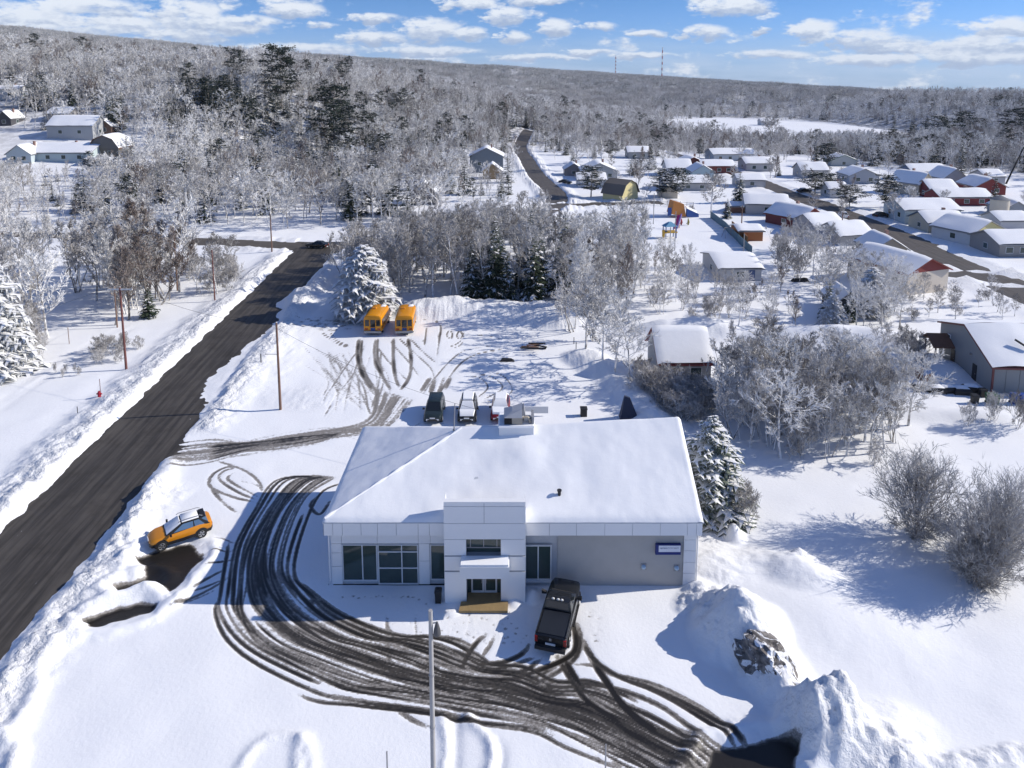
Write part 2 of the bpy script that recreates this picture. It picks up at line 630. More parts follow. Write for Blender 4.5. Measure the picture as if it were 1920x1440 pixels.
xs_mid = list(np.arange(-45, -23, 0.17)) + list(np.arange(-23, 15, 0.082)) + list(np.arange(15, 34, 0.17))
xs = [-45 - (v - 34) for v in growth(34, 0.17, 1.043, 3600)][::-1] + xs_mid + growth(xs_mid[-1], 0.17, 1.043, 3600)
ys_mid = list(np.arange(27.0, 31, 0.17)) + list(np.arange(31, 56, 0.082)) + list(np.arange(56, 62, 0.17))
ys = [27 - v for v in growth(0, 0.17, 1.25, 400)][::-1] + ys_mid + growth(ys_mid[-1], 0.17, 1.0145, 6200)
xs, ys = np.array(xs), np.array(ys)
GX, GY = np.meshgrid(xs, ys)
H = terrain(GX, GY)
WEAR = np.zeros_like(GX)
LUMP = np.zeros_like(GX)


def seg_dist(X, Y, pts):
    d = np.full(X.shape, 1e9)
    for (x0, y0), (x1, y1) in zip(pts[:-1], pts[1:]):
        vx, vy = x1 - x0, y1 - y0
        t = np.clip(((X - x0) * vx + (Y - y0) * vy) / (vx * vx + vy * vy + 1e-9), 0, 1)
        d = np.minimum(d, np.hypot(X - x0 - t * vx, Y - y0 - t * vy))
    return d


def smooth_line(pts, n=8):
    """Catmull-Rom through the points"""
    p = [np.array(q, float) for q in pts]
    p = [2 * p[0] - p[1]] + p + [2 * p[-1] - p[-2]]
    out = []
    for i in range(1, len(p) - 2):
        for k in range(n):
            t = k / n
            out.append(0.5 * (2 * p[i] + (p[i + 1] - p[i - 1]) * t + (2 * p[i - 1] - 5 * p[i] + 4 * p[i + 1] - p[i + 2]) * t * t
                              + (3 * p[i] - p[i - 1] - 3 * p[i + 1] + p[i + 2]) * t ** 3))
    out.append(p[-2])
    return [tuple(q) for q in out]


CROSS = smooth_line([(-190, 158), (-120, 155), (-73, 149), (-39, 143), (-16, 148), (2, 166), (7.5, 180), (12, 192), (13, 214), (9, 250), (6, 305), (4, 350), (10, 420)], 5)
SPUR = [(11, 190), (22, 193), (42, 196)]
STREET = [(82.5, 60), (82.7, 113), (84.5, 145), (86, 176), (84.3, 205), (82.7, 232), (80, 290), (76, 340)]
SIDE = [(86, 118), (74, 123), (66, 124.5)]
hz = fbm(GX / 1.3, GY / 1.3, 3, 4)
hz2 = fbm(GX / 6, GY / 6, 4, 3)
hz3 = fbm(GX / 0.6, GY / 0.6, 8, 3)
# soft drift relief over the whole near field
fade = 1 - ss((np.hypot(GX, GY) - 160) / 120)
H = H + (hz2 - 0.5) * 0.22 * fade

# main road trench and ploughed banks
e = GX - road_x(GY)
side = np.sign(e)
ed = np.abs(e) - ROAD_HW - (hz - 0.5) * 1.1
on = (GY < 141)
left = side < 0
bh = np.where(left, 0.75 + 0.75 * (hz - 0.4), 0.36 + 0.7 * (hz - 0.5))
bw = np.where(left, 5.2, 3.4)
prof = ss((ed + 0.15) / 1.2) * (1 - ss((ed - 1.1) / bw))
drive_gap = ss((np.abs(GY - 60.5) - 3.6) / 2.0)
gap = np.where(left, 1.0, drive_gap) * ss((139 - GY) / 6)
H = H + np.where(on, prof * bh * gap, 0) + np.where(on, prof * gap * (hz3 - 0.5) * np.where(left, 0.38, 0.3), 0)
LUMP = np.maximum(LUMP, np.where(on, prof * gap, 0))
trench = np.where(on, (1 - ss((ed + 0.35) / 0.4)), 0)
H = H * (1 - trench) + (-0.12) * trench
# other roads
for pts, hw in ((CROSS, 3.0), (SPUR, 2.6), (STREET, 3.7), (SIDE, 2.5)):
    pa = np.array(pts)
    msk = (GX > pa[:, 0].min() - 12) & (GX < pa[:, 0].max() + 12) & (GY > pa[:, 1].min() - 12) & (GY < pa[:, 1].max() + 12)
    d = np.full(GX.shape, 99.0)
    d[msk] = seg_dist(GX[msk], GY[msk], pts)
    d2 = d - hw - (hz - 0.5) * 1.0
    bank = ss((d2 + 0.3) / 1.4) * (1 - ss((d2 - 1.2) / 3.0)) * (0.45 + (hz - 0.5))
    notmain = ~((np.abs(e) < ROAD_HW + 1.5) & (GY < 150))
    H = H + np.where(notmain, bank, 0)
    LUMP = np.maximum(LUMP, np.where(notmain, bank * 1.2, 0))
    tr = 1 - ss((d2 + 0.3) / 0.6)
    H = H * (1 - tr) + (terrain(GX, GY) - 0.25) * tr


def mound(cx, cy, rx, ry, h, rz=0.0, rough=0.0, power=1.0):
    global H, LUMP
    c, s = math.cos(rz), math.sin(rz)
    dx, dy = GX - cx, GY - cy
    a, b = (dx * c + dy * s) / rx, (-dx * s + dy * c) / ry
    r = np.sqrt(a * a + b * b) + (hz - 0.5) * 0.22 * (0.3 + rough)
    k = np.clip(1 - r, 0, 1)
    k = (k * k * (3 - 2 * k)) ** power
    H = H + k * h + np.where(k > 0.02, np.minimum(k * 3, 1) * (hz3 - 0.5) * rough, 0)
    LUMP = np.maximum(LUMP, np.minimum(k * 3, 1) * min(1.0, rough * 1.6))


# ploughed piles right of the lot
for (px, py, rx, ry, h, rz, ro) in (
        (1385, 1185, 3.6, 3.0, 2.9, 0.5, 0.35), (1440, 1250, 2.6, 3.2, 1.5, 0.3, 0.35), (1330, 1135, 2.6, 2.0, 0.8, 0, 0.4),
        (1540, 1375, 3.0, 2.6, 2.3, 0.4, 0.5), (1570, 1345, 2.0, 1.8, 1.2, 0.4, 0.5), (1470, 1310, 1.8, 2.4, 0.7, 0.4, 0.2), (1600, 1400, 4.0, 2.4, 0.8, -0.4, 0.45), (1660, 1370, 3.4, 2.6, 0.6, 0, 0.15),
        (1750, 1440, 5.5, 1.3, 0.4, -0.1, 0.3), (1900, 1420, 5.5, 1.0, 0.3, 0.1, 0.3),
        (1490, 1075, 4.5, 2.6, 0.9, -0.5, 0.1), (1500, 1055, 1.6, 1.1, 0.55, 0, 0.3), (1375, 1003, 1.0, 1.4, 0.9, 0, 0.05),
        (1340, 1060, 4.0, 3.0, 0.6, 0, 0.15), (1550, 1150, 9, 6, 0.6, -0.5, 0.0)):
    x, y = P(px, py)
    mound(x, y, rx, ry, h, rz, ro)
def chain(pix, w, h, rough, dy=0.0, var=0.5, seed=1):
    """a long ploughed bank of uneven height along a line"""
    global H, LUMP
    pts = [(p[0], p[1] + dy) for p in smooth_line([P(*q) for q in pix], 6)]
    pa = np.array(pts)
    i0, i1 = np.searchsorted(xs, [pa[:, 0].min() - w - 2, pa[:, 0].max() + w + 2])
    j0, j1 = np.searchsorted(ys, [pa[:, 1].min() - w - 2, pa[:, 1].max() + w + 2])
    sl = (slice(j0, j1), slice(i0, i1))
    X, Y = GX[sl], GY[sl]
    d = seg_dist(X, Y, pts) + (hz[sl] - 0.5) * 0.8
    k = ss(1.15 - d / w)
    hh = h * (1 - var + 2 * var * fbm(X / 3.2 + seed * 7.3, Y / 3.2, seed, 3))
    H[sl] += k * hh + np.minimum(k * 3, 1) * (hz3[sl] - 0.5) * rough
    LUMP[sl] = np.maximum(LUMP[sl], np.minimum(k * 3, 1) * min(1.0, rough * 1.6))


# back of the lot, both sides of the buses, right edge of the lot
chain([(790, 590), (860, 590), (930, 592), (1000, 596), (1062, 606)], 4.6, 1.7, 0.28, 1.5, 0.35, 2)
chain([(540, 577), (600, 576), (660, 577)], 2.6, 1.4, 0.12, 2.0, 0.2, 3)
chain([(548, 590), (585, 555), (615, 515)], 2.6, 0.8, 0.15, 0, 0.3, 4)
chain([(1095, 672), (1150, 705), (1200, 755), (1240, 795)], 2.8, 1.0, 0.15, 0, 0.4, 5)
# rise between road and lot, drifts in the gardens on the right
for (px, py, rx, ry, h, rz, ro) in ((470, 700, 7, 14, 0.45, 0, 0.10), (590, 745, 7, 4, 0.3, 0, 0.10), (520, 640, 6, 9, 0.3, 0, 0.1),
                                    (1250, 622, 7, 4, 1.6, 0, 0.1), (1330, 620, 6, 4, 1.8, 0, 0.1), (1430, 632, 9, 3.5, 1.0, 0, 0.05),
                                    (1520, 640, 9, 4, 1.5, 0, 0.05), (1600, 640, 8, 4, 1.6, 0, 0.05), (1690, 650, 7, 4, 1.5, 0, 0.05),
                                    (1760, 690, 5, 5, 0.9, 0, 0.1), (1640, 700, 9, 5, 0.8, 0, 0.05), (930, 395, 16, 14, 2.4, 0, 0.05),
                                    (1880, 790, 6, 3, 0.8, 0, 0.05), (1780, 780, 6, 2.5, 0.5, 0, 0.05)):
    x, y = P(px, py)
    mound(x, y, rx, ry, h, rz, ro)
# snow shovelled against the front of the building
for (px, py, rx, ry, h) in ((1000, 1118, 0.9, 0.9, 0.45), (965, 1128, 0.8, 0.7, 0.3), (1310, 1105, 1.4, 1.2, 0.5), (845, 1150, 0.8, 0.5, 0.15)):
    x, y = P(px, py)
    mound(x, y, rx, ry, h, 0, 0.08)


def ridge_line(pix, width, h, rough=0.12, groove=0.0, gw=0.4, off=0.0):
    """a low ridge of pushed snow, with an optional wheel groove beside it"""
    global H, LUMP
    pts = smooth_line([P(*q) for q in pix], 6)
    pa = np.array(pts)
    i0, i1 = np.searchsorted(xs, [pa[:, 0].min() - 4, pa[:, 0].max() + 4])
    j0, j1 = np.searchsorted(ys, [pa[:, 1].min() - 4, pa[:, 1].max() + 4])
    sl = (slice(j0, j1), slice(i0, i1))
    d = seg_dist(GX[sl], GY[sl], pts)
    k = np.exp(-(d / width) ** 2)
    H[sl] += k * (h + (hz3[sl] - 0.5) * rough)
    if groove:
        H[sl] -= groove * np.exp(-(d / gw) ** 4)
    LUMP[sl] = np.maximum(LUMP[sl], k * min(1, rough * 2))


ridge_line([(440, 1460), (470, 1410), (505, 1385), (560, 1383), (578, 1400), (585, 1460)], 0.35, 0.12, 0.1)
ridge_line([(560, 1390), (556, 1460)], 0.35, 0.14, 0.12)
ridge_line([(30, 1370), (60, 1310), (70, 1260), (100, 1215)], 0.5, 0.3, 0.1)
ridge_line([(0, 1385), (28, 1410), (20, 1450)], 0.45, 0.4, 0.25)
ridge_line([(0, 1290), (30, 1235), (120, 1120), (200, 1060), (300, 905)], 0.9, 0.3, 0.2)
ridge_line([(830, 1345), (838, 1400), (832, 1460)], 0.3, 0.14, 0.15)
ridge_line([(878, 1345), (915, 1380), (925, 1420), (915, 1460)], 0.35, 0.2, 0.15)
ridge_line([(855, 1345), (850, 1460)], 0.35, -0.1, 0.05)
ridge_line([(895, 1350), (935, 1400), (935, 1460)], 0.3, -0.12, 0.05)
ridge_line([(0, 752), (70, 700), (150, 655), (230, 612)], 0.25, -0.10, 0.03)
ridge_line([(0, 768), (80, 712), (165, 660), (250, 615)], 0.25, -0.10, 0.03)
ridge_line([(320, 870), (300, 905), (255, 965)], 0.9, 0.35, 0.2)
ridge_line([(240, 1000), (250, 1030), (200, 1095), (150, 1165)], 1.1, 0.35, 0.2)
ridge_line([(215, 1100), (300, 1060), (300, 1040)], 0.6, 0.2, 0.1)
ridge_line([(290, 1110), (240, 1125), (190, 1140)], 0.6, 0.25, 0.1)


# ------------------------------------------------------------------ wheel tracks and bare asphalt
def splat(pts, width, strength, depth=0.03, seed=0):
    """wear the snow away along a line"""
    rg = random.Random(seed)
    pa = np.array(pts, float)
    seg = np.hypot(*(pa[1:] - pa[:-1]).T)
    L = np.concatenate([[0], np.cumsum(seg)])
    n = max(2, int(L[-1] / 0.08))
    t = np.linspace(0, L[-1], n)
    X, Y = np.interp(t, L, pa[:, 0]), np.interp(t, L, pa[:, 1])
    ph = rg.uniform(0, 100)
    st = strength * (0.55 + 0.9 * vnoise(t / 2.2 + ph, t * 0 + ph, 7)) * np.clip(np.minimum(t, L[-1] - t) / 1.2, 0, 1)
    ix, iy = np.searchsorted(xs, X), np.searchsorted(ys, Y)
    for dj in range(-4, 5):
        for di in range(-4, 5):
            jj, ii = np.clip(iy + dj, 0, len(ys) - 1), np.clip(ix + di, 0, len(xs) - 1)
            d = np.hypot(xs[ii] - X, ys[jj] - Y)
            v = np.clip(1.5 - d / width, 0, 1) * st
            np.maximum.at(WEAR, (jj, ii), v)


def pixline(pix, n=10):
    return smooth_line([P(*q) for q in pix], n)


INNER = pixline([(640, 893), (618, 902), (573, 933), (542, 1000), (529, 1067), (551, 1111), (600, 1155), (680, 1192), (745, 1203), (809, 1219), (861, 1239),
                 (906, 1255), (970, 1263), (1035, 1290), (1100, 1296), (1164, 1323), (1261, 1374), (1330, 1412), (1400, 1450)], 8)
OUTER = pixline([(600, 890), (511, 900), (467, 964), (440, 1013), (430, 1049), (418, 1111), (413, 1147), (444, 1200), (511, 1244), (622, 1293), (700, 1307),
                 (809, 1323), (906, 1342), (1003, 1358), (1067, 1384), (1132, 1410), (1197, 1440), (1230, 1460), (1260, 1480)], 8)
INNER, OUTER = np.array(INNER), np.array(OUTER)
NL = len(INNER)
rg = random.Random(4)
for k in range(40):
    a0, a1, a2 = rg.random(), rg.random(), rg.random() ** 1.3
    s0 = int(rg.choice([0, 0, 0, 0.2, 0.35, 0.5]) * NL)
    s1 = int(rg.choice([1, 1, 1, 0.8, 0.62, 0.48]) * NL)
    if s1 - s0 < 12:
        continue
    idx = np.arange(s0, s1)
    q = idx / NL
    wv = rg.uniform(0.02, 0.09) * np.sin(q * rg.uniform(6, 16) + rg.uniform(0, 6))
    for off in (0, 0.30):   # the two wheels of one passage
        a = np.interp(q, [0, 0.5, 1], [a0, 0.6 * a1 + 0.4 * a0, a2]) + wv + off * (1 if a0 < 0.6 else -1)
        if abs(a.mean() - 0.5) > 0.62 or rg.random() < 0.3:
            continue
        splat(INNER[idx] * (1 - a[:, None]) + OUTER[idx] * a[:, None], rg.uniform(0.065, 0.10), rg.uniform(0.5, 0.95), seed=k * 2 + int(off * 3))
for k in range(18):   # dense wear beside the building and along the exit
    a0 = rg.uniform(0.0, 1.0)
    idx = np.arange(0, int(NL * rg.uniform(0.24, 0.36))) if k % 2 else np.arange(int(NL * rg.uniform(0.55, 0.68)), NL)
    a = a0 if k % 2 else np.interp(idx / NL, [0.5, 1], [a0 * 0.35 + 0.0, a0 * 0.8])[:, None]
    splat(INNER[idx] * (1 - a) + OUTER[idx] * a, rg.uniform(0.08, 0.14), rg.uniform(0.6, 1.0), seed=200 + k)
for k in range(10):   # greyed thin snow over the middle of the sweep
    a0 = rg.uniform(0.05, 0.95)
    idx = np.arange(int(NL * 0.33), int(NL * rg.uniform(0.55, 0.75)))
    line = INNER[idx] * (1 - a0) + OUTER[idx] * a0
    splat(line, rg.uniform(0.2, 0.4), rg.uniform(0.18, 0.30), seed=300 + k)

for k in range(16):   # single tracks strayed off the beaten sweep
    a0 = rg.choice([rg.uniform(-0.22, 0.02), rg.uniform(0.98, 1.16)])
    s0 = int(NL * rg.uniform(0.05, 0.5))
    idx = np.arange(s0, min(NL, s0 + int(NL * rg.uniform(0.25, 0.5))))
    a = (a0 + 0.12 * np.sin((idx - s0) / NL * 5 + rg.uniform(0, 6)))[:, None]
    splat(INNER[idx] * (1 - a) + OUTER[idx] * a, 0.12, rg.uniform(0.7, 1.0), seed=360 + k)

O6 = lambda q: [(680 + a / 3.097, 1100 + b / 3.097) for a, b in q]
O2 = lambda q: [(a / 2.25, 800 + b / 2.25) for a, b in q]
O3 = lambda q: [(500 + a / 2.4, 500 + b / 2.4) for a, b in q]
EXTRA = [
    # round the pick-up and out to the exit
    (O6([(1205, 130), (1225, 220), (1240, 330), (1200, 400), (1050, 470), (850, 530), (700, 540)]), 0.24, 0.9),
    (O6([(1230, 170), (1262, 290), (1240, 400), (1150, 480), (1000, 560), (900, 590)]), 0.22, 0.9),
    (O6([(1270, 270), (1320, 400), (1430, 500), (1560, 545), (1750, 620), (1920, 700), (2080, 790), (2200, 890), (2260, 960)]), 0.24, 1.0),
    (O6([(1280, 300), (1350, 430), (1500, 530), (1700, 610), (1920, 730), (2060, 820), (2150, 910), (2200, 980)]), 0.2, 1.0),
    (O6([(1115, 375), (1200, 520), (1300, 660), (1450, 760), (1700, 900), (1900, 1000)]), 0.25, 1.0),
    (O6([(1150, 375), (1230, 520), (1330, 640), (1500, 740), (1750, 860)]), 0.22, 1.0),
    (O6([(1310, 400), (1420, 560), (1520, 700), (1680, 830), (1850, 920), (1980, 985)]), 0.26, 1.0),
    (O6([(1350, 440), (1460, 620), (1600, 760), (1800, 890)]), 0.22, 1.0),
    (O6([(980, 310), (930, 380), (820, 430), (690, 445), (560, 480)]), 0.22, 0.8),
    (O6([(1040, 390), (900, 440), (760, 470), (650, 460)]), 0.2, 0.8),
    (O6([(740, 255), (660, 320), (590, 430), (560, 520)]), 0.22, 0.75),
    (O6([(775, 255), (730, 350), (660, 440)]), 0.2, 0.75),
    (O6([(625, 205), (600, 290), (600, 330)]), 0.18, 0.4),
    (O6([(670, 380), (620, 430), (560, 500)]), 0.2, 0.6),
    (O6([(520, 350), (460, 440), (400, 500)]), 0.16, 0.5),
    (O6([(590, 370), (520, 440), (440, 500)]), 0.15, 0.45),
    (O6([(1060, 400), (960, 470), (860, 500), (760, 520)]), 0.22, 0.9),
    (O6([(1180, 430), (1000, 520), (850, 560)]), 0.2, 0.8),
    (O6([(1200, 450), (1330, 460), (1500, 520), (1700, 570), (1920, 670), (2060, 760), (2160, 860), (2220, 950)]), 0.16, 0.7),
    (O6([(1000, 540), (1250, 560), (1450, 590), (1700, 680), (1920, 830), (2020, 940)]), 0.22, 0.9),
    (O6([(960, 560), (1200, 590), (1430, 650), (1650, 740), (1860, 860), (1960, 960)]), 0.22, 0.9),
    (O6([(140, 140), (145, 280), (160, 520)]), 0.2, 0.6),
    (O6([(140, 200), (190, 320), (280, 440)]), 0.16, 0.6),
    (O6([(300, 140), (315, 300), (330, 470)]), 0.13, 0.35),
    (O6([(155, 640), (230, 730), (330, 790), (420, 830)]), 0.2, 0.6),
    (O6([(540, 620), (590, 720), (610, 770)]), 0.2, 0.6),
    (O6([(420, 690), (520, 760)]), 0.3, 0.5),
    (O6([(1420, 980), (1500, 1050), (1540, 1090)]), 0.3, 0.7),
    # curls above the turn
    (O2([(1080, 320), (960, 290), (885, 250), (900, 200), (960, 170), (1000, 180)]), 0.2, 0.6),
    (O2([(1085, 310), (990, 270), (925, 220), (950, 185), (1010, 175)]), 0.18, 0.6),
    (O2([(1100, 300), (1000, 250), (960, 215), (1010, 185)]), 0.18, 0.55),
    (O2([(1110, 290), (1090, 250), (1020, 230), (1040, 200)]), 0.15, 0.45),
    (O2([(900, 140), (1020, 180), (1090, 230), (1110, 290)]), 0.2, 0.6),
    (O2([(1010, 370), (940, 320), (885, 255)]), 0.2, 0.55),
    (O2([(1350, 280), (1310, 330), (1350, 370), (1400, 300)]), 0.18, 0.7),
    (O2([(1000, 560), (900, 580), (850, 600)]), 0.15, 0.7), (O2([(1000, 500), (930, 470), (870, 480)]), 0.12, 0.6),
    (O2([(1000, 530), (900, 525), (860, 540)]), 0.12, 0.6), (O2([(980, 590), (900, 630), (790, 700)]), 0.16, 0.7),
    (O2([(960, 640), (860, 680), (780, 710)]), 0.14, 0.6), (O2([(990, 620), (880, 690), (690, 780)]), 0.16, 0.6),
    (O2([(950, 670), (820, 730), (700, 770)]), 0.14, 0.5), (O2([(1330, 690), (1310, 760), (1310, 800)]), 0.25, 0.7),
    # buses
    (O3([(415, 320), (410, 400), (430, 480), (480, 560)]), 0.34, 0.8), (O3([(430, 320), (425, 410), (450, 490), (490, 550)]), 0.2, 0.6),
    (O3([(490, 320), (485, 400), (510, 470), (560, 560)]), 0.3, 0.7), (O3([(500, 320), (500, 410), (530, 480)]), 0.2, 0.6),
    (O3([(570, 320), (570, 420), (580, 500), (600, 550)]), 0.3, 0.65), (O3([(635, 320), (650, 420), (640, 500), (600, 560)]), 0.3, 0.65),
    (O3([(590, 320), (680, 400), (740, 460), (760, 520)]), 0.2, 0.5), (O3([(640, 320), (700, 380), (770, 440)]), 0.2, 0.5),
    (O3([(660, 250), (720, 245), (780, 260), (775, 340), (765, 410)]), 0.2, 0.6), (O3([(720, 265), (710, 360)]), 0.18, 0.5),
    (O3([(670, 330), (740, 340), (780, 335)]), 0.15, 0.5), (O3([(780, 340), (770, 300)]), 0.3, 0.6),
    (O3([(830, 330), (835, 300), (820, 290), (810, 310), (830, 325), (840, 300)]), 0.16, 0.6),
    (O3([(890, 325), (870, 290), (855, 310), (870, 325), (885, 300), (875, 290)]), 0.16, 0.6),
    (O3([(885, 325), (840, 355), (780, 365)]), 0.15, 0.5), (O3([(890, 330), (860, 360), (800, 375)]), 0.15, 0.45),
    (O3([(890, 300), (980, 310), (1080, 328)]), 0.18, 0.6),
    (O3([(1030, 352), (900, 375), (830, 420), (740, 520), (700, 580)]), 0.18, 0.5), (O3([(1080, 365), (930, 400), (850, 460), (770, 580)]), 0.2, 0.5),
    (O3([(740, 490), (690, 570)]), 0.4, 0.45), (O3([(760, 490), (735, 580)]), 0.4, 0.5), (O3([(800, 490), (770, 585)]), 0.34, 0.5), (O3([(830, 490), (800, 560)]), 0.34, 0.5),
    (O3([(900, 490), (960, 500), (995, 545), (940, 595)]), 0.14, 0.45), (O3([(920, 480), (1010, 495), (1060, 545), (960, 605)]), 0.14, 0.5),
    (O3([(900, 480), (1040, 480), (1105, 545), (1060, 590), (950, 615)]), 0.14, 0.45),
    (O3([(280, 290), (330, 340), (400, 360)]), 0.2, 0.5), (O3([(240, 290), (330, 350), (420, 365)]), 0.2, 0.5),
    (O3([(480, 340), (560, 440), (640, 520)]), 0.2, 0.4), (O3([(550, 330), (640, 430), (690, 500)]), 0.2, 0.45),
    (O3([(440, 540), (490, 580), (470, 630)]), 0.25, 0.35), (O3([(520, 560), (620, 590), (690, 610)]), 0.2, 0.35),
]
for k, (pix, wd, st) in enumerate(EXTRA):
    rear = pix[0][1] < 800 and pix[-1][1] < 800
    splat(pixline(pix, 8), wd * (0.75 if rear else 0.75), st * (0.95 if rear else 1.0), seed=400 + k)
for k in range(30):   # thin scratches fanning across the rear lot
    x0, y0 = rg.uniform(560, 720), rg.uniform(640, 690)
    x1, y1 = rg.uniform(640, 720) + rg.uniform(-60, 60), rg.uniform(740, 790)
    splat(pixline([(x0, y0), ((x0 + x1) / 2 + rg.uniform(-15, 15), (y0 + y1) / 2), (x1, y1)], 6), 0.13, rg.uniform(0.2, 0.36), seed=500 + k)
for k in range(34):   # driveway from the road to the back of the building
    o1, o2, o3 = rg.gauss(0, 9), rg.gauss(0, 6), rg.gauss(0, 9)
    splat(pixline([(300, 858 + o1), (400, 846 + o1), (500, 833 + o2), (600, 817 + o2), (690, 800 + o3), (720 + o3, 770 + o3 * 2), (740 + 3 * o3, 735 + o3)], 8), rg.uniform(0.12, 0.28), rg.uniform(0.18, 0.5), seed=600 + k)
for k in range(14):
    o1 = rg.gauss(0, 10)
    splat(pixline([(380, 850 + o1), (470, 835 + o1 * 0.4), (560, 824 + o1 * 0.4), (650, 812)], 8), 0.18, rg.uniform(0.5, 0.9), seed=650 + k)
for k in range(60):   # scuffed bus apron
    x0, y0 = rg.gauss(600, 30), rg.gauss(606, 6)
    splat(pixline([(x0 - 12, y0 - 1), (x0, y0 + rg.uniform(-1, 2)), (x0 + 18, y0 + 4)], 4), 0.25, rg.uniform(0.15, 0.4), seed=700 + k)


def patch(pix, strength=1.2, soft=0.35, drop=0.22):
    """a patch of bare asphalt with snow edges standing round it"""
    global WEAR, H, LUMP
    p = np.array([P(*q) for q in pix])
    i0, i1 = np.searchsorted(xs, [p[:, 0].min() - 2, p[:, 0].max() + 2])
    j0, j1 = np.searchsorted(ys, [p[:, 1].min() - 2, p[:, 1].max() + 2])
    sl = (slice(j0, j1), slice(i0, i1))
    X, Y = GX[sl], GY[sl]
    ins = np.zeros(X.shape, bool)
    for k in range(len(p)):
        (xa, ya), (xb, yb) = p[k], p[(k + 1) % len(p)]
        c = ((ya > Y) != (yb > Y)) & (X < (xb - xa) * (Y - ya) / (yb - ya + 1e-12) + xa)
        ins ^= c
    d = seg_dist(X, Y, list(map(tuple, p)) + [tuple(p[0])])
    sd = np.where(ins, d, -d) + (hz[sl] - 0.5) * 0.9
    k = ss((sd + soft * 0.3) / soft)
    WEAR[sl] = np.maximum(WEAR[sl], k * strength)
    base = 0.02 + (hz2[sl] - 0.5) * 0.05
    H[sl] = H[sl] * (1 - k) + (base - drop * 0.2) * k + np.exp(-((sd + 0.75) / 0.5) ** 2) * drop
    LUMP[sl] = LUMP[sl] * (1 - k)


patch([(258, 1050), (300, 1032), (358, 1016), (377, 1024), (374, 1050), (345, 1092), (318, 1118), (292, 1104), (276, 1088), (270, 1066)])
patch([(206, 1104), (240, 1092), (285, 1080), (300, 1092), (262, 1102), (222, 1113)], 0.9)
patch([(146, 1170), (196, 1148), (268, 1128), (304, 1132), (282, 1150), (215, 1166), (168, 1180)])
patch([(1290, 1470), (1330, 1408), (1400, 1392), (1480, 1390), (1500, 1402), (1498, 1470)], 1.2, 0.4, 0.3)
# foot prints in front of the doors
for k in range(70):
    x, y = P(rg.gauss(870, 60), rg.uniform(1150, 1225))
    a = rg.gauss(1.2, 0.7)
    splat([(x, y), (x + 0.22 * math.cos(a), y + 0.22 * math.sin(a)), (x + 0.4 * math.cos(a), y + 0.4 * math.sin(a))], 0.11, 1.6, seed=800 + k)
FOOT = [(640, 1121), (650, 1120), (662, 1119), (672, 1122), (684, 1120), (695, 1122), (706, 1119), (717, 1120), (728, 1122), (740, 1118), (752, 1120), (763, 1119), (775, 1121), (786, 1125), (797, 1132), (803, 1138),
        (1107, 1149), (1106, 1157), (1123, 1161), (1121, 1171), (1121, 1183), (1113, 1192), (1119, 1203), (1090, 1396), (1105, 1408), (1120, 1418), (1130, 1425),
        (950, 1160), (958, 1168), (967, 1177), (975, 1185), (982, 1196), (948, 1180), (955, 1192), (962, 1203), (940, 1170), (945, 1205)]
for k, (px, py) in enumerate(FOOT):
    x, y = P(px + rg.uniform(-2, 2), py)
    splat([(x - 0.16, y), (x, y + 0.05), (x + 0.2, y + rg.uniform(-0.1, 0.2))], 0.12, 2.0, seed=900 + k)
H = H - np.clip(WEAR, 0, 1) * 0.05 * fade
# keep the snow off the floor of the buildings and level under parked vehicles
WOOD = np.clip(ss((np.hypot(GX, GY) - 230) / 200), 0, 1) * (terrain(GX, GY) > -8.3)
WOOD = np.where((GX > 10) & (GX < 190) & (GY < 430), 0, WOOD)
WOOD = np.where((GX > -160) & (GX < 10) & (GY < 320), WOOD * 0.5, WOOD)

me = bpy.data.meshes.new("snow_ground")
ny, nx = GX.shape
me.vertices.add(nx * ny)
me.vertices.foreach_set('co', np.stack([GX, GY, H], -1).astype(np.float32).ravel())
ii = np.arange(nx * ny).reshape(ny, nx)
q = np.stack([ii[:-1, :-1], ii[:-1, 1:], ii[1:, 1:], ii[1:, :-1]], -1).reshape(-1, 4)
me.loops.add(q.size)
me.loops.foreach_set('vertex_index', q.astype(np.int32).ravel())
me.polygons.add(len(q))
me.polygons.foreach_set('loop_start', (np.arange(len(q)) * 4).astype(np.int32))
me.polygons.foreach_set('use_smooth', np.ones(len(q), bool))
me.update()
me.validate()
for nm, arr in (('wear', WEAR), ('lumpy', LUMP), ('woodland', WOOD)):
    at = me.attributes.new(nm, 'FLOAT', 'POINT')
    at.data.foreach_set('value', np.clip(arr, 0, 1.5).astype(np.float32).ravel())
me.materials.append(M_GROUND)
ground = bpy.data.objects.new("snow_ground", me)
COL.objects.link(ground)
tag(ground, kind='structure')


def hgt(x, y):
    """height of the finished ground sheet"""
    i = int(np.clip(np.searchsorted(xs, x), 1, len(xs) - 1))
    j = int(np.clip(np.searchsorted(ys, y), 1, len(ys) - 1))
    return float(max(H[j, i], H[j - 1, i - 1], H[j - 1, i], H[j, i - 1]) * 0.5 + 0.5 * (H[j, i] + H[j - 1, i - 1] + H[j - 1, i] + H[j, i - 1]) / 4)


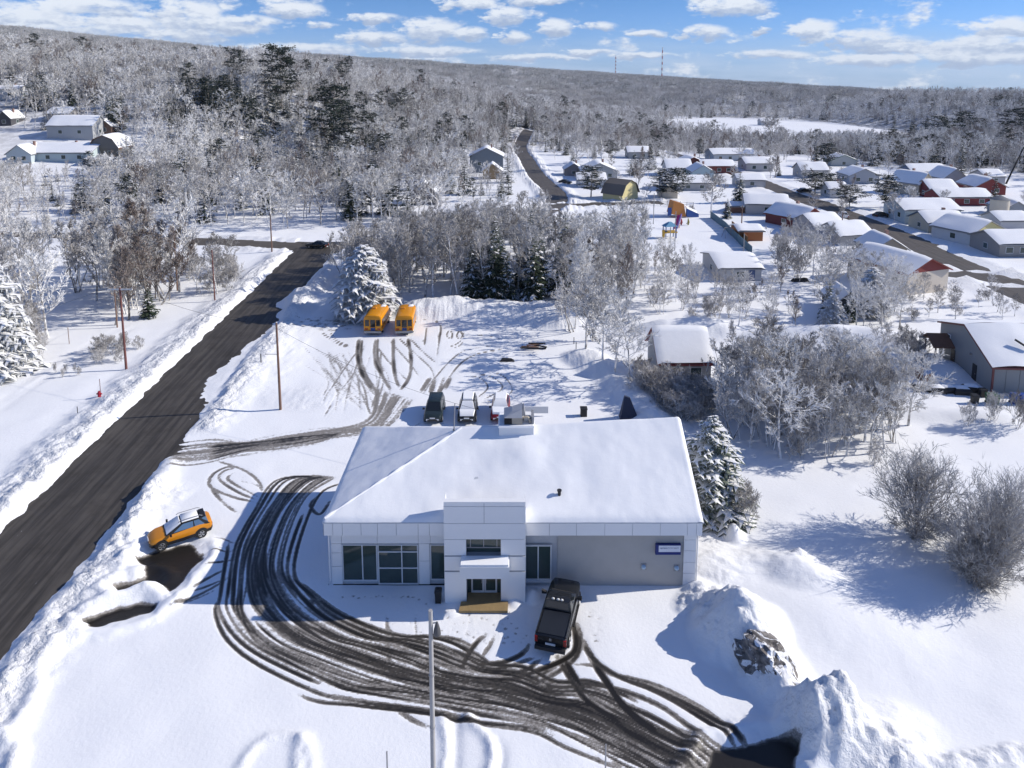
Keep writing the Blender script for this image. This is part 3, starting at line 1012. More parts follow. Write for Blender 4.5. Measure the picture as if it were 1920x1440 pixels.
def strip(name, pts, hw, mat, z=0.0, sub=3.0):
    """a road as one sheet following the terrain"""
    pa = np.array(pts, float)
    seg = np.hypot(*(pa[1:] - pa[:-1]).T)
    L = np.concatenate([[0], np.cumsum(seg)])
    n = max(3, int(L[-1] / sub))
    t = np.linspace(0, L[-1], n)
    X, Y = np.interp(t, L, pa[:, 0]), np.interp(t, L, pa[:, 1])
    tx, ty = np.gradient(X), np.gradient(Y)
    l = np.hypot(tx, ty)
    nxv, nyv = -ty / l, tx / l
    v, f, uv = [], [], []
    K = 6
    for i in range(n):
        for k in range(K + 1):
            s = (k / K * 2 - 1) * hw
            x, y = X[i] + nxv[i] * s, Y[i] + nyv[i] * s
            v.append((x, y, gh(x, y) + z + 0.05 * (1 - (s / hw) ** 2)))
            uv.append((s, t[i]))
    for i in range(n - 1):
        for k in range(K):
            a = i * (K + 1) + k
            f.append((a, a + 1, a + K + 2, a + K + 1))
    me = bpy.data.meshes.new(name)
    me.from_pydata(v, [], f)
    u = me.uv_layers.new(name='UVMap')
    for p in me.polygons:
        for li, vi in zip(p.loop_indices, p.vertices):
            u.data[li].uv = uv[vi]
    me.materials.append(mat)
    me.polygons.foreach_set('use_smooth', [True] * len(me.polygons))
    o = bpy.data.objects.new(name, me)
    COL.objects.link(o)
    return tag(o, kind='structure')


strip("road", [(float(road_x(y)), y) for y in (-60, 0, 40, 80, 120, 147)], 5.2, M_ROAD, 0.0)
strip("cross_road", CROSS, 3.9, M_STREET, -0.02)
strip("side_street", SPUR, 3.4, M_STREET, -0.024)
strip("street", STREET, 4.6, M_STREET, -0.02)
strip("driveway", SIDE, 3.2, M_STREET, -0.028)
# snowed-over lake
lk = MB()
N = 40
ring = []
for k in range(N):
    a = 2 * math.pi * k / N
    r = 1 + 0.10 * math.sin(3 * a + 1) + 0.06 * math.sin(5 * a)
    ring.append((236 + 96 * r * math.cos(a), 600 + 195 * r * math.sin(a), -8.2))
lk.v = ring
lk.f = [tuple(range(N))]
lk.m = [0]
tag(lk.build("frozen_lake", make_snow("lake_snow", 0.05, 0.05)), kind='structure')

# ------------------------------------------------------------------ the showroom building
M_STUCCO = pmat("grey_stucco", (0.40, 0.39, 0.375), 0.9, 0.10, 1.2, 0.25)
M_JOINT = pmat("panel_joint", (0.30, 0.31, 0.33), 0.7)
M_DOORF = pmat("door_frame", (0.55, 0.56, 0.58), 0.45)
M_SLAB = pmat("tan_door_mat", (0.27, 0.19, 0.09), 0.9, 0.25, 2.5, 0.3)
M_TAN = pmat("tan_steel", (0.36, 0.32, 0.26), 0.6, 0.12, 2.0)
M_BLUE = pmat("sign_blue", (0.015, 0.03, 0.17), 0.5)
M_SIGNW = pmat("sign_white", (0.72, 0.73, 0.78), 0.5, 0.03)
M_INK = pmat("sign_ink", (0.06, 0.07, 0.16), 0.6)

BY = 43.8          # front wall plane
FY = 43.32         # fascia plane
TY = 42.30         # tower front plane
XL, XR = -12.25, 12.40
EAVE = 5.05
WB = 4.08          # underside of the fascia
BACK = 56.0
root = thing("showroom_building", "long white panelled showroom with a square entrance tower and snow covered roof", "building")
m = MB()
m.box(XL, 3.1, BY + 0.25, BACK - 0.6, -0.3, EAVE - 0.2, 0)
m.box(3.1, XR, BY + 0.10, BACK - 0.6, -0.3, EAVE - 0.2, 1)
m.build("wall", [pmat("white_backing", (0.5, 0.51, 0.53), 0.6), M_STUCCO], root)
gw = MB()   # gable wall on the right
gw.loft([[(XR - 0.3, BY + 0.2, EAVE - 0.3), (XR - 0.3, 50.2, 8.2), (XR - 0.3, BACK - 0.7, EAVE - 0.3)], [(XR, BY + 0.2, EAVE - 0.3), (XR, 50.2, 8.2), (XR, BACK - 0.7, EAVE - 0.3)]])
gw.build("gable_wall", M_STUCCO, root)


def pw(x, y, Y):
    return on_plane(x, y, Y)


def panel(x0, x1, z0, z1, Y, g=0.012, d=0.035, name="panel", mat=None):
    b = MB()
    b.box(x0 + g, x1 - g, Y - d, Y, z0 + g, z1 - g)
    return b.build(name, mat or M_WHITE, root)


# fascia: backing board and its panels
fb = MB()
fb.box(-12.50, 12.62, FY + 0.002, BY + 0.3, WB, EAVE - 0.03)
fb.box(-12.50, -12.2, BY + 0.3, BACK - 0.2, WB, EAVE - 0.03)
fb.box(12.38, 12.62, BY + 0.3, BACK - 0.2, WB, EAVE - 0.03)
fb.build("fascia_board", M_JOINT, root)
cuts_l = [607, 624, 642, 677, 708, 743, 784, 805, 834]
cuts_r = [985, 1030, 1081, 1134, 1186, 1238, 1289, 1306, 1317]
for cuts in (cuts_l, cuts_r):
    X = [pw(c, 990, FY)[0] for c in cuts]
    for a, b in zip(X[:-1], X[1:]):
        panel(max(a, -12.49), min(b, 12.61), WB, EAVE - 0.05, FY)
# upper wall panels and corner piers of the left front
Z = lambda y, Y=BY: pw(800, y, Y)[1]
XB = lambda x, y=1060, Y=BY: pw(x, y, Y)[0]
zt, zb = 2.95, 0.28
xw = [XB(644), XB(679), XB(709), XB(753), XB(784), XB(807), -4.4]
up = [XL, xw[0] - 0.12, xw[2] - 0.05, xw[4] + 0.02, xw[5], -4.42]
for a, b in zip(up[:-1], up[1:]):
    panel(a, b, zt + 0.08, WB + 0.05, BY + 0.2, mat=M_WHITE)
for z0, z1 in ((0.02, 0.35 + 1.0), (1.35, 2.35), (2.35, zt + 0.08)):
    panel(XL, xw[0] - 0.12, z0, z1, BY + 0.2)
for z0, z1 in ((0.02, 1.75), (1.75, zt + 0.08)):
    panel(xw[4] + 0.02, xw[5] - 0.06, z0, z1, BY + 0.2)
for z0, z1 in ((-0.05, 0.95), (0.95, 1.75), (1.75, 2.6), (2.6, 3.4), (3.4, WB)):
    panel(XB(1281), XR + 0.02, z0, z1, BY + 0.06)


def window(x0, x1, z0, z1, Y, vs=(), hs=(), fw=0.07, name="window"):
    """frame with its panes set behind"""
    b = MB()
    for a, c in ((x0, x0 + fw), (x1 - fw, x1)):
        b.box(a, c, Y - 0.06, Y + 0.05, z0, z1)
    for a, c in ((z0, z0 + fw), (z1 - fw, z1)):
        b.box(x0 + fw, x1 - fw, Y - 0.058, Y + 0.05, a, c)
    for v in vs:
        b.box(v - fw / 2, v + fw / 2, Y - 0.055, Y + 0.05, z0 + fw, z1 - fw)
    for (xa, xb, h) in hs:
        b.box(xa, xb, Y - 0.052, Y + 0.05, h - fw / 2, h + fw / 2)
    fr = b.build(name, M_WHITEF, root)
    e = [x0 + fw] + [v for v in vs] + [x1 - fw]
    for a, c in zip(e[:-1], e[1:]):
        p = MB()
        p.box(a + 0.002, c - 0.002, Y + 0.012, Y + 0.03, z0 + fw, z1 - fw)
        p.build("pane", M_GLASS, fr)
    return fr


WY = BY + 0.17
window(xw[0] - 0.1, xw[2] - 0.07, 0.02 + zb, zt + 0.05, WY, [xw[1]])
window(xw[2] - 0.03, xw[4], 0.05, zt + 0.05, WY, [xw[3]], [(xw[2] + 0.04, xw[4] - 0.06, 2.45), (xw[2] + 0.04, xw[4] - 0.06, 1.25)])
window(xw[5] - 0.02, -4.40, zb + 0.1, zt + 0.05, WY)
x0, x1 = XB(984), XB(1034)
window(x0, x1, 0.45, 3.02, BY + 0.06, [XB(1009)], fw=0.08)
b = MB()
b.box(x0 - 0.05, x1 + 0.05, BY - 0.05, BY + 0.099, 0.30, 0.447)
b.build("sill", M_WHITEF, root)
b = MB()
b.box(XL + 0.1, -4.4, BY + 0.10, BY + 0.22, -0.2, 0.02)
b.build("base_kerb", M_DARK, root)
# downpipe on the left corner
b = MB()
b.tube([(XL - 0.08, BY + 0.1, WB), (XL - 0.08, BY + 0.1, 0.35), (XL - 0.22, BY - 0.05, 0.15)], 0.06, 8)
b.build("downpipe", M_WHITE, root, 50)
b = MB()
b.tube([(XR + 0.1, BY + 0.1, WB), (XR + 0.1, BY + 0.1, 0.2)], 0.05, 8)
b.build("downpipe", M_WHITE, root, 50)

# entrance tower
TX0, TX1, TH = -4.42, 0.88, 7.08
b = MB()
OPX0, OPX1 = pw(875, 1110, TY)[0], pw(939, 1110, TY)[0]
D1, W0, W1 = 2.25, 3.32, 4.48     # door head, window sill and head
yb = TY + 0.04
b.box(TX0 + 0.03, OPX0, yb, BY + 0.6, -0.3, 5.2)
b.box(OPX1, TX1 - 0.03, yb, BY + 0.6, -0.3, 5.2)
b.box(OPX0, OPX1, yb, BY + 0.6, D1, W0)
b.box(OPX0, OPX1, yb, BY + 0.6, W1, 5.2)
b.box(TX0 + 0.03, TX1 - 0.03, yb, yb + 0.3, 5.2, TH - 0.04)
b.build("entrance_tower", M_JOINT, root)
b = MB()
b.box(TX0 + 0.02, TX1 - 0.02, TY - 0.03, yb + 0.32, TH - 0.035, TH + 0.06)
b.build("parapet_cap", M_WHITE, root)
b = MB()
b.box(TX0 + 0.05, TX1 - 0.05, yb + 0.31, BY + 0.58, 5.203, 5.5)
b.build("tower_snow", M_SNOW, root)
XM = (OPX0 + OPX1) / 2 + 0.05
rows = [(-0.05, 2.2), (2.2, 3.36), (3.36, 4.5), (4.5, 5.62), (5.62, 6.80), (6.80, 7.04)]
for (z0, z1) in rows:
    if z1 <= 4.55 and z0 < 4.4:
        if z0 == 2.2:
            parts_ = [(TX0, XM), (XM, TX1)]
        else:
            parts_ = [(TX0, OPX0), (OPX1, TX1)]
    elif z0 == 4.5:
        parts_ = [(TX0, TX1)]
    else:
        parts_ = [(TX0, XM), (XM, TX1)]
    for a, c in parts_:
        zz0 = max(z0, D1 + 0.03) if (z0 == 2.2) else z0
        zz1 = min(z1, W0 - 0.03) if (z0 == 2.2) else z1
        panel(a, c, zz0, zz1, TY + 0.035, g=0.014)
# side panels of the tower
for xx, dx in ((TX0, 1), (TX1, -1)):
    for (z0, z1) in rows[:5]:
        b = MB()
        b.box(min(xx, xx + dx * 0.028), max(xx, xx + dx * 0.028), TY + 0.06, BY + 0.1, z0 + 0.012, z1 - 0.012)
        b.build("panel", M_WHITE, root)
# tower window
b = MB()
fy = TY + 0.35
for a, c, z0, z1 in ((OPX0, OPX1, W0, W0 + 0.06), (OPX0, OPX1, W1 - 0.06, W1)):
    b.box(a, c, fy - 0.05, fy + 0.05, z0, z1)
xc = (OPX0 + OPX1) / 2
for v in (OPX0 + 0.25, xc, OPX1 - 0.25):
    b.box(v - 0.03, v + 0.03, fy - 0.045, fy + 0.05, W0 + 0.38, W1 - 0.06)
b.box(OPX0, OPX1, fy - 0.048, fy + 0.05, W0 + 0.36, W0 + 0.42)
fr = b.build("window", M_GREYM, root)
p = MB()
p.box(OPX0, OPX1, fy + 0.01, fy + 0.03, W0 + 0.06, W1 - 0.06)
p.build("pane", M_GLASS, fr)
# canopy
CX0, CX1 = pw(862, 1060, TY - 0.8)[0], pw(955, 1060, TY - 0.8)[0]
b = MB()
b.box(CX0, CX1, TY - 0.95, TY - 0.002, 2.42, 3.22)
cano = b.build("canopy", M_WHITE, root)
b = MB()
for k in range(1):
    b.box(CX0 + 0.06, CX1 - 0.06, TY - 0.9, TY - 0.01, 3.223, 3.36)
b.build("snow_cover", M_SNOW, cano)
# doors in their recess
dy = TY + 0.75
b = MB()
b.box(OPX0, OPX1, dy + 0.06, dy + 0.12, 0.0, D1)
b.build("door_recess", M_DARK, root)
dw = (OPX1 - OPX0 - 0.5) / 2
for k in range(2):
    a = OPX0 + 0.25 + k * dw
    d = MB()
    for (p0, p1, z0, z1) in ((a + .01, a + 0.12, 0.05, 2.1), (a + dw - 0.12, a + dw - .01, 0.05, 2.1), (a + 0.12, a + dw - 0.12, 0.05, 0.3), (a + 0.12, a + dw - 0.12, 2.0, 2.1), (a + .12, a + dw - .12, 1.2, 1.26)):
        d.box(p0, p1, dy - 0.04, dy + 0.03, z0, z1)
    dr = d.build("door", M_DOORF, root)
    g = MB()
    g.box(a + 0.12, a + dw - 0.12, dy - 0.01, dy + 0.01, 0.3, 2.0)
    g.build("pane", M_GLASS, dr)
    h = MB()
    hx = a + dw - 0.17 if k == 0 else a + 0.17
    h.tube([(hx, dy - 0.06, 0.85), (hx, dy - 0.09, 1.1), (hx, dy - 0.06, 1.35)], 0.018, 6)
    h.build("handle", M_GREYM, dr)
for a, c in ((OPX0, OPX0 + 0.24), (OPX1 - 0.24, OPX1)):
    b = MB()
    b.box(a, c, dy - 0.03, dy + 0.05, 0.0, D1)
    b.build("side_light", M_GLASS, root)
# step in front of the doors
x0, x1 = P(861, 1140)[0], P(952, 1140)[0]
b = MB()
b.box(OPX0 + 0.02, OPX1 - 0.02, TY - 0.1, dy + 0.05, -0.1, 0.16)
b.build("door_step", M_SLAB, root)
mt = MB()
mt.loft([[(x0, TY - 0.95, z), (x1, TY - 0.95, z), (x1 + 0.02, TY - 0.12, z), (x0 + 0.1, TY - 0.12, z)] for z in (0.02, 0.17)])
mt = mt.build("entrance_mat", M_SLAB)
tag(mt, "flat tan brown mat bare of snow before the showroom doors", "mat")
# black bin beside the tower
b = MB()
bx, by_ = P(822, 1128)
b.loft([[(bx - .22 * k, by_ - .22 * k, z), (bx + .22 * k, by_ - .22 * k, z), (bx + .22 * k, by_ + .22 * k, z), (bx - .22 * k, by_ + .22 * k, z)] for k, z in ((0.85, 0), (1, 0.75), (1.08, 0.76), (1.08, 0.84), (0.7, 0.95))])
tag(b.build("litter_bin", M_BLACK), "small black litter bin tucked against the left side of the entrance tower", "bin")
# sign on the grey wall
sx0, sz0 = pw(1229, 1040, BY - 0.1)
sx1, sz1 = pw(1277, 1021, BY - 0.1)
b = MB()
b.box(sx0, sx1, BY - 0.12, BY + 0.08, sz0, sz1)
sg = b.build("wall_sign", M_BLUE, root)
b = MB()
b.box(sx0 + 0.2, sx1 - 0.03, BY - 0.135, BY - 0.1215, sz0 + 0.22, sz1 - 0.06)
b.build("sign_face", M_SIGNW, sg)
b = MB()
rs = random.Random(3)
xk = sx0 + 0.28
zl = sz1 - 0.20
while xk < sx1 - 0.14:   # worn lettering too small to read
    wl = rs.choice([0.05, 0.065, 0.075])
    if rs.random() < 0.88:
        b.box(xk, xk + 0.018, BY - 0.139, BY - 0.1355, zl - 0.09, zl)
        b.box(xk + 0.018, xk + wl, BY - 0.139, BY - 0.1355, zl - 0.018, zl)
        if rs.random() < 0.6:
            b.box(xk + 0.018, xk + wl, BY - 0.139, BY - 0.1355, zl - 0.055, zl - 0.04)
        if rs.random() < 0.5:
            b.box(xk + 0.018, xk + wl, BY - 0.139, BY - 0.1355, zl - 0.09, zl - 0.075)
    xk += wl + 0.028
b.build("lettering", M_INK, sg)
M_LAMPG = pmat("wall_lamp_glass", (0.42, 0.55, 0.66), 0.2, 0.1)
for (px, py) in ((1207, 1064), (1269, 1066)):
    lx, lz = pw(px, py, BY)
    b = MB()
    rings = []
    for k in range(5):
        a = k / 4 * math.pi / 2
        rings.append([(lx + 0.17 * math.cos(a) * math.cos(q), BY + 0.08 - 0.2 * math.sin(a), lz + 0.17 * math.cos(a) * math.sin(q)) for q in [2 * math.pi * j / 12 for j in range(12)]])
    b.loft(rings)
    wl_ = b.build("wall_lamp", M_LAMPG, root, 60)
    b = MB()
    b.box(lx - 0.2, lx + 0.2, BY + 0.06, BY + 0.097, lz - 0.24, lz + 0.2)
    b.build("back_plate", M_GREYM, wl_)
# roof: smooth snow over the hip and the gable
def roof_h(X, Y):
    """height of the roof surface"""
    ry = 50.0 + 0.2 * ss((X + 3.7) / 16)
    rh = 8.05 + 0.7 * np.clip((X + 3.7) / 16.3, 0, 1)
    fr = EAVE + (rh - EAVE) * np.clip((Y - 43.25) / (ry - 43.25), 0, 1.6)
    bk = EAVE + (rh - EAVE) * np.clip((BACK - Y) / (BACK - ry), 0, 1.6)
    hip = EAVE + (8.05 - EAVE) * (X + 12.52) / (12.52 - 3.7)
    return np.minimum(np.minimum(fr, bk), hip)


rx = np.concatenate([np.linspace(-12.55, 12.66, 170)])
ry_ = np.linspace(43.22, BACK + 0.05, 100)
RX, RY = np.meshgrid(rx, ry_)
b0 = roof_h(RX, RY)
edge = np.minimum(np.minimum(RX + 12.55, 12.66 - RX), np.minimum(RY - 43.22, BACK + 0.05 - RY))
th = 0.20 * (1 - np.exp(-np.maximum(edge, 0) / (0.06 + 0.14 * fbm(RX / 1.1, RY / 1.1, 33, 3)))) * (0.6 + 0.8 * fbm(RX / 2.5, RY / 2.5, 31, 3))
th += 0.05 * np.exp(-((12.45 - RX) / 0.12) ** 2) + 0.02 * (fbm(RX / 0.7, RY / 1.6, 37, 3) - 0.5)
cx_, cy_ = 0.35, 47.6
drift = 0.18 * np.exp(-((RX - 0.9) / 1.4) ** 2 - ((RY - 48.0) / 1.2) ** 2)
RZ = b0 + 0.02 + th + drift
v = np.stack([RX, RY, RZ], -1).reshape(-1, 3)
n1, n0 = RX.shape
iid = np.arange(n1 * n0).reshape(n1, n0)
qf = np.stack([iid[:-1, :-1], iid[:-1, 1:], iid[1:, 1:], iid[1:, :-1]], -1).reshape(-1, 4)
rm = bpy.data.meshes.new("roof_snow")
vv = v.tolist()
ff = qf.tolist()
rm.from_pydata(vv, [], ff)
rm.polygons.foreach_set('use_smooth', [True] * len(rm.polygons))
rm.materials.append(M_SNOW)
deck = MB()
C = lambda x, y: (x, y, float(roof_h(np.array(x), np.array(y))) - 0.01)
A, Bc, Cc, D = C(-12.55, 43.22), C(12.66, 43.22), C(12.66, BACK), C(-12.55, BACK)
E1, E2 = (-3.7, 50.0, 8.04), (12.66, 50.2, 8.74)
lowr = [(p[0], p[1], EAVE - 0.06) for p in (A, Bc, Cc, D)]
for a, c in ((0, 1), (1, 2), (2, 3), (3, 0)):
    pts = (A, Bc, Cc, D)
    deck.quad(lowr[a], lowr[c], pts[c], pts[a])
deck.quad(A, Bc, E2, E1)
deck.tri(A, E1, D)
deck.quad(D, E1, E2, Cc)
deck.tri(Bc, Cc, E2)
deck.quad(lowr[3], lowr[2], lowr[1], lowr[0])
rf = deck.build("roof", pmat("roof_edge_metal", (0.55, 0.57, 0.60), 0.5), root)
rs_ = bpy.data.objects.new("snow_cover", rm)
COL.objects.link(rs_)
rs_.parent = rf
# hip cap showing through the snow
hc = MB()
pts = []
for k in range(24):
    t = k / 23
    x, y = -12.4 + 8.6 * t, 43.35 + 6.6 * t
    pts.append((x, y, float(roof_h(np.array(x), np.array(y))) + 0.20 + 0.03 * math.sin(k * 1.7)))
hc.tube(pts, [0.10 + 0.03 * math.sin(k * 2.3) for k in range(24)], 6)
hc.build("hip_ridge", M_SNOW, rf, 60)
# roof vent and the curb
vx, vy = P(1049, 903, 7.0)
z = float(roof_h(np.array(vx), np.array(vy)))
b = MB()
b.tube([(vx, vy, z), (vx, vy, z + 0.5)], 0.11, 10)
b.tube([(vx, vy, z + 0.5), (vx, vy, z + 0.58)], 0.16, 10)
b.build("roof_vent", M_BLACK, root, 50)
b = MB()
b.box(-0.95, 1.6, 49.2, 51.3, 7.0, 8.68)
curb = b.build("roof_curb", M_WHITE, root)
b = MB()
b.loft([[(-1.02, 49.1, 8.683), (1.67, 49.1, 8.683), (1.67, 51.4, 8.683), (-1.02, 51.4, 8.683)], [(-0.95, 49.18, 8.80), (1.6, 49.18, 8.80), (1.6, 51.3, 8.80), (-0.95, 51.3, 8.80)]])
b.build("snow_cover", M_SNOW, curb)
# rooftop ventilation unit
unit = thing("rooftop_unit", "tan ventilation unit with a slanting hood on the showroom roof ridge", "ventilation unit", (0.1, 50.15, 8.80))
unit.scale = (0.9, 0.9, 0.56)
b = MB()
b.box(-0.75, -0.12, -0.9, 0.9, 0.05, 0.95)
b.build("dark_grille_box", M_BLACK, unit)
for k in range(5):
    s = MB()
    s.box(-0.72, -0.15, -0.93, -0.902, 0.14 + k * 0.16, 0.20 + k * 0.16)
    s.build("louvre", M_DARK, unit)
b = MB()
b.box(-0.118, 0.75, -0.9, 0.9, 0.05, 0.95)
b.build("casing", M_TAN, unit)
b = MB()
b.loft([[(-0.78, -0.95, 0.953), (0.72, -0.95, 0.953), (0.72, 0.95, 0.953), (-0.78, 0.95, 0.953)], [(-0.1, -0.35, 1.5), (0.74, -0.6, 1.95), (0.74, 0.6, 1.95), (-0.1, 0.5, 1.5)]])
b.build("hood", pmat("hood_grey", (0.45, 0.45, 0.46), 0.5), unit)
b = MB()
b.loft([[(0.75, -0.6, 1.0), (1.0, -0.6, 1.0), (1.0, 0.4, 1.0), (0.75, 0.4, 1.0)], [(0.76, -0.5, 1.9), (0.86, -0.5, 2.05), (0.86, 0.4, 2.05), (0.76, 0.4, 1.9)]])
b.build("hood_flap", M_GREYM, unit)
b = MB()
b.tube([(0.8, -0.6, 0.75), (1.15, -0.6, 0.85), (1.35, -0.6, 0.6), (1.4, -0.6, 0.03)], 0.14, 8)
b.build("duct", M_TAN, unit, 50)
b = MB()
b.box(1.5, 1.7, -0.8, 0.6, 0.02, 0.95)
b.build("end_panel", M_GREYM, unit)
b = MB()
b.box(0.9, 1.45, -0.3, 0.3, 0.02, 0.9)
b.build("filter_box", M_WHITE, unit)
b = MB()
b.box(-1.3, -0.85, 0.2, 0.8, -0.1, 0.45)
tag(b.build("roof_hatch", M_BLUE), "little dark blue roof box left of the ventilation unit", "roof box")
b = MB()
ax, ay = -4.35, 49.9
b.tube([(ax, ay, 7.6), (ax + 0.1, ay, 10.2)], [0.055, 0.04], 6)
b.tube([(ax, ay, 7.7), (ax, ay, 8.15)], 0.09, 6)
tag(b.build("antenna_mast", M_GREYM, smooth=50), "thin dark mast standing at the left end of the showroom roof ridge", "mast")


# ------------------------------------------------------------------ vehicles
def wheel(par, x, y, r, w, rimmat=M_RIM, sgn=1):
    b = MB()
    rings = []
    for (rr, yy) in ((r * 0.62, -w / 2), (r * 0.93, -w / 2), (r, -w * 0.36), (r, w * 0.36), (r * 0.93, w / 2), (r * 0.62, w / 2)):
        rings.append([(x + rr * math.cos(q), y + yy, r + rr * math.sin(q)) for q in [2 * math.pi * j / 20 for j in range(20)]])
    b.loft(rings)
    wh = b.build("wheel", M_TYRE, par, 40)
    b = MB()
    ro = y + sgn * (w / 2 - 0.03)
    rings = [[(x + rr * math.cos(q), ro + sgn * dd, r + rr * math.sin(q)) for q in [2 * math.pi * j / 20 for j in range(20)]] for rr, dd in ((r * 0.64, 0.02), (r * 0.60, 0.045), (r * 0.52, 0.0))]
    b.loft(rings, caps=False)
    for k in range(5):
        a = 2 * math.pi * k / 5
        ca, sa = math.cos(a), math.sin(a)
        p0, p1 = (x + 0.05 * ca, r + 0.05 * sa), (x + r * 0.57 * ca, r + r * 0.57 * sa)
        ox, oz = -sa * 0.045, ca * 0.045
        yy = ro + sgn * 0.035
        b.quad((p0[0] - ox, yy, p0[1] - oz), (p0[0] + ox, yy, p0[1] + oz), (p1[0] + ox, yy, p1[1] + oz), (p1[0] - ox, yy, p1[1] - oz))
    rim = b.build("rim", rimmat, wh)
    return wh


def body_ring(x, zb, zt, hw, crown=0.03, tuck=0.88):
    """cross-section of the lower body"""
    zm = zb + (zt - zb) * 0.55
    half = [(hw * 0.90, zb), (hw * 0.985, zb + 0.14), (hw, zm), (hw * 0.985, zt - 0.10), (hw * tuck, zt), (hw * 0.45, zt + crown)]
    return [(x, -y, z) for y, z in half] + [(x, y, z) for y, z in half[::-1]]


def greenhouse(par, base, top, zb, zt, wb, wt, paint, pillars, glass=M_GLASS_B, roofmat=None, snow=None, sidewin=True):
    """cabin: base=(rear, front), top=(rear, front); windows stand a little proud of the painted shell"""
    xr0, xf0 = base
    xr1, xf1 = top
    ring0 = [(xr0, -wb, zb), (xf0, -wb * 0.97, zb), (xf0, wb * 0.97, zb), (xr0, wb, zb)]
    xm0 = (xr1 + xf1) / 2
    ring1 = [(xr1, -wt, zt - 0.05), (xf1, -wt * 0.97, zt - 0.05), (xf1, wt * 0.97, zt - 0.05), (xr1, wt, zt - 0.05)]
    ring2 = [(xr1 + 0.12, -wt * 0.86, zt), (xf1 - 0.15, -wt * 0.82, zt), (xf1 - 0.15, wt * 0.82, zt), (xr1 + 0.12, wt * 0.86, zt)]
    b = MB()
    b.loft([ring0, ring1, ring2])
    b.build("cabin", roofmat or paint, par, 35)

    def lerp(a, c, t):
        return tuple(a[i] + (c[i] - a[i]) * t for i in range(3))

    def pane(name, a, bq, c, d, m, s0, s1, t0, t1, proud=0.012, mat=glass):
        # a,b bottom corners, d,c top corners
        P00 = lerp(lerp(a, bq, s0), lerp(d, c, s0), t0)
        P10 = lerp(lerp(a, bq, s1), lerp(d, c, s1), t0)
        P11 = lerp(lerp(a, bq, s1), lerp(d, c, s1), t1)
        P01 = lerp(lerp(a, bq, s0), lerp(d, c, s0), t1)
        n = (Vector(P10) - Vector(P00)).cross(Vector(P01) - Vector(P00)).normalized()
        ctr = Vector(((xr0 + xf0) / 2, 0, (zb + zt) / 2))
        if n.dot(Vector(P00) - ctr) < 0:
            n = -n
        q = MB()
        outer = [tuple(Vector(p) + n * proud) for p in (P00, P10, P11, P01)]
        inner = [tuple(Vector(p) - n * 0.01) for p in (P00, P10, P11, P01)]
        q.loft([inner, outer])
        return q.build(name, mat, par)

    pane("windscreen", ring0[1], ring0[2], ring1[2], ring1[1], 0, 0.06, 0.94, 0.08, 0.96)
    pane("rear_window", ring0[3], ring0[0], ring1[0], ring1[3], 0, 0.08, 0.92, 0.15, 0.92)
    if sidewin:
        for (a, bq, c, d) in ((ring0[0], ring0[1], ring1[1], ring1[0]), (ring0[3], ring0[2], ring1[2], ring1[3])):
            for s0, s1 in pillars:
                pane("side_window", a, bq, c, d, 0, s0, s1, 0.12, 0.90)
    return ring0, ring1, ring2


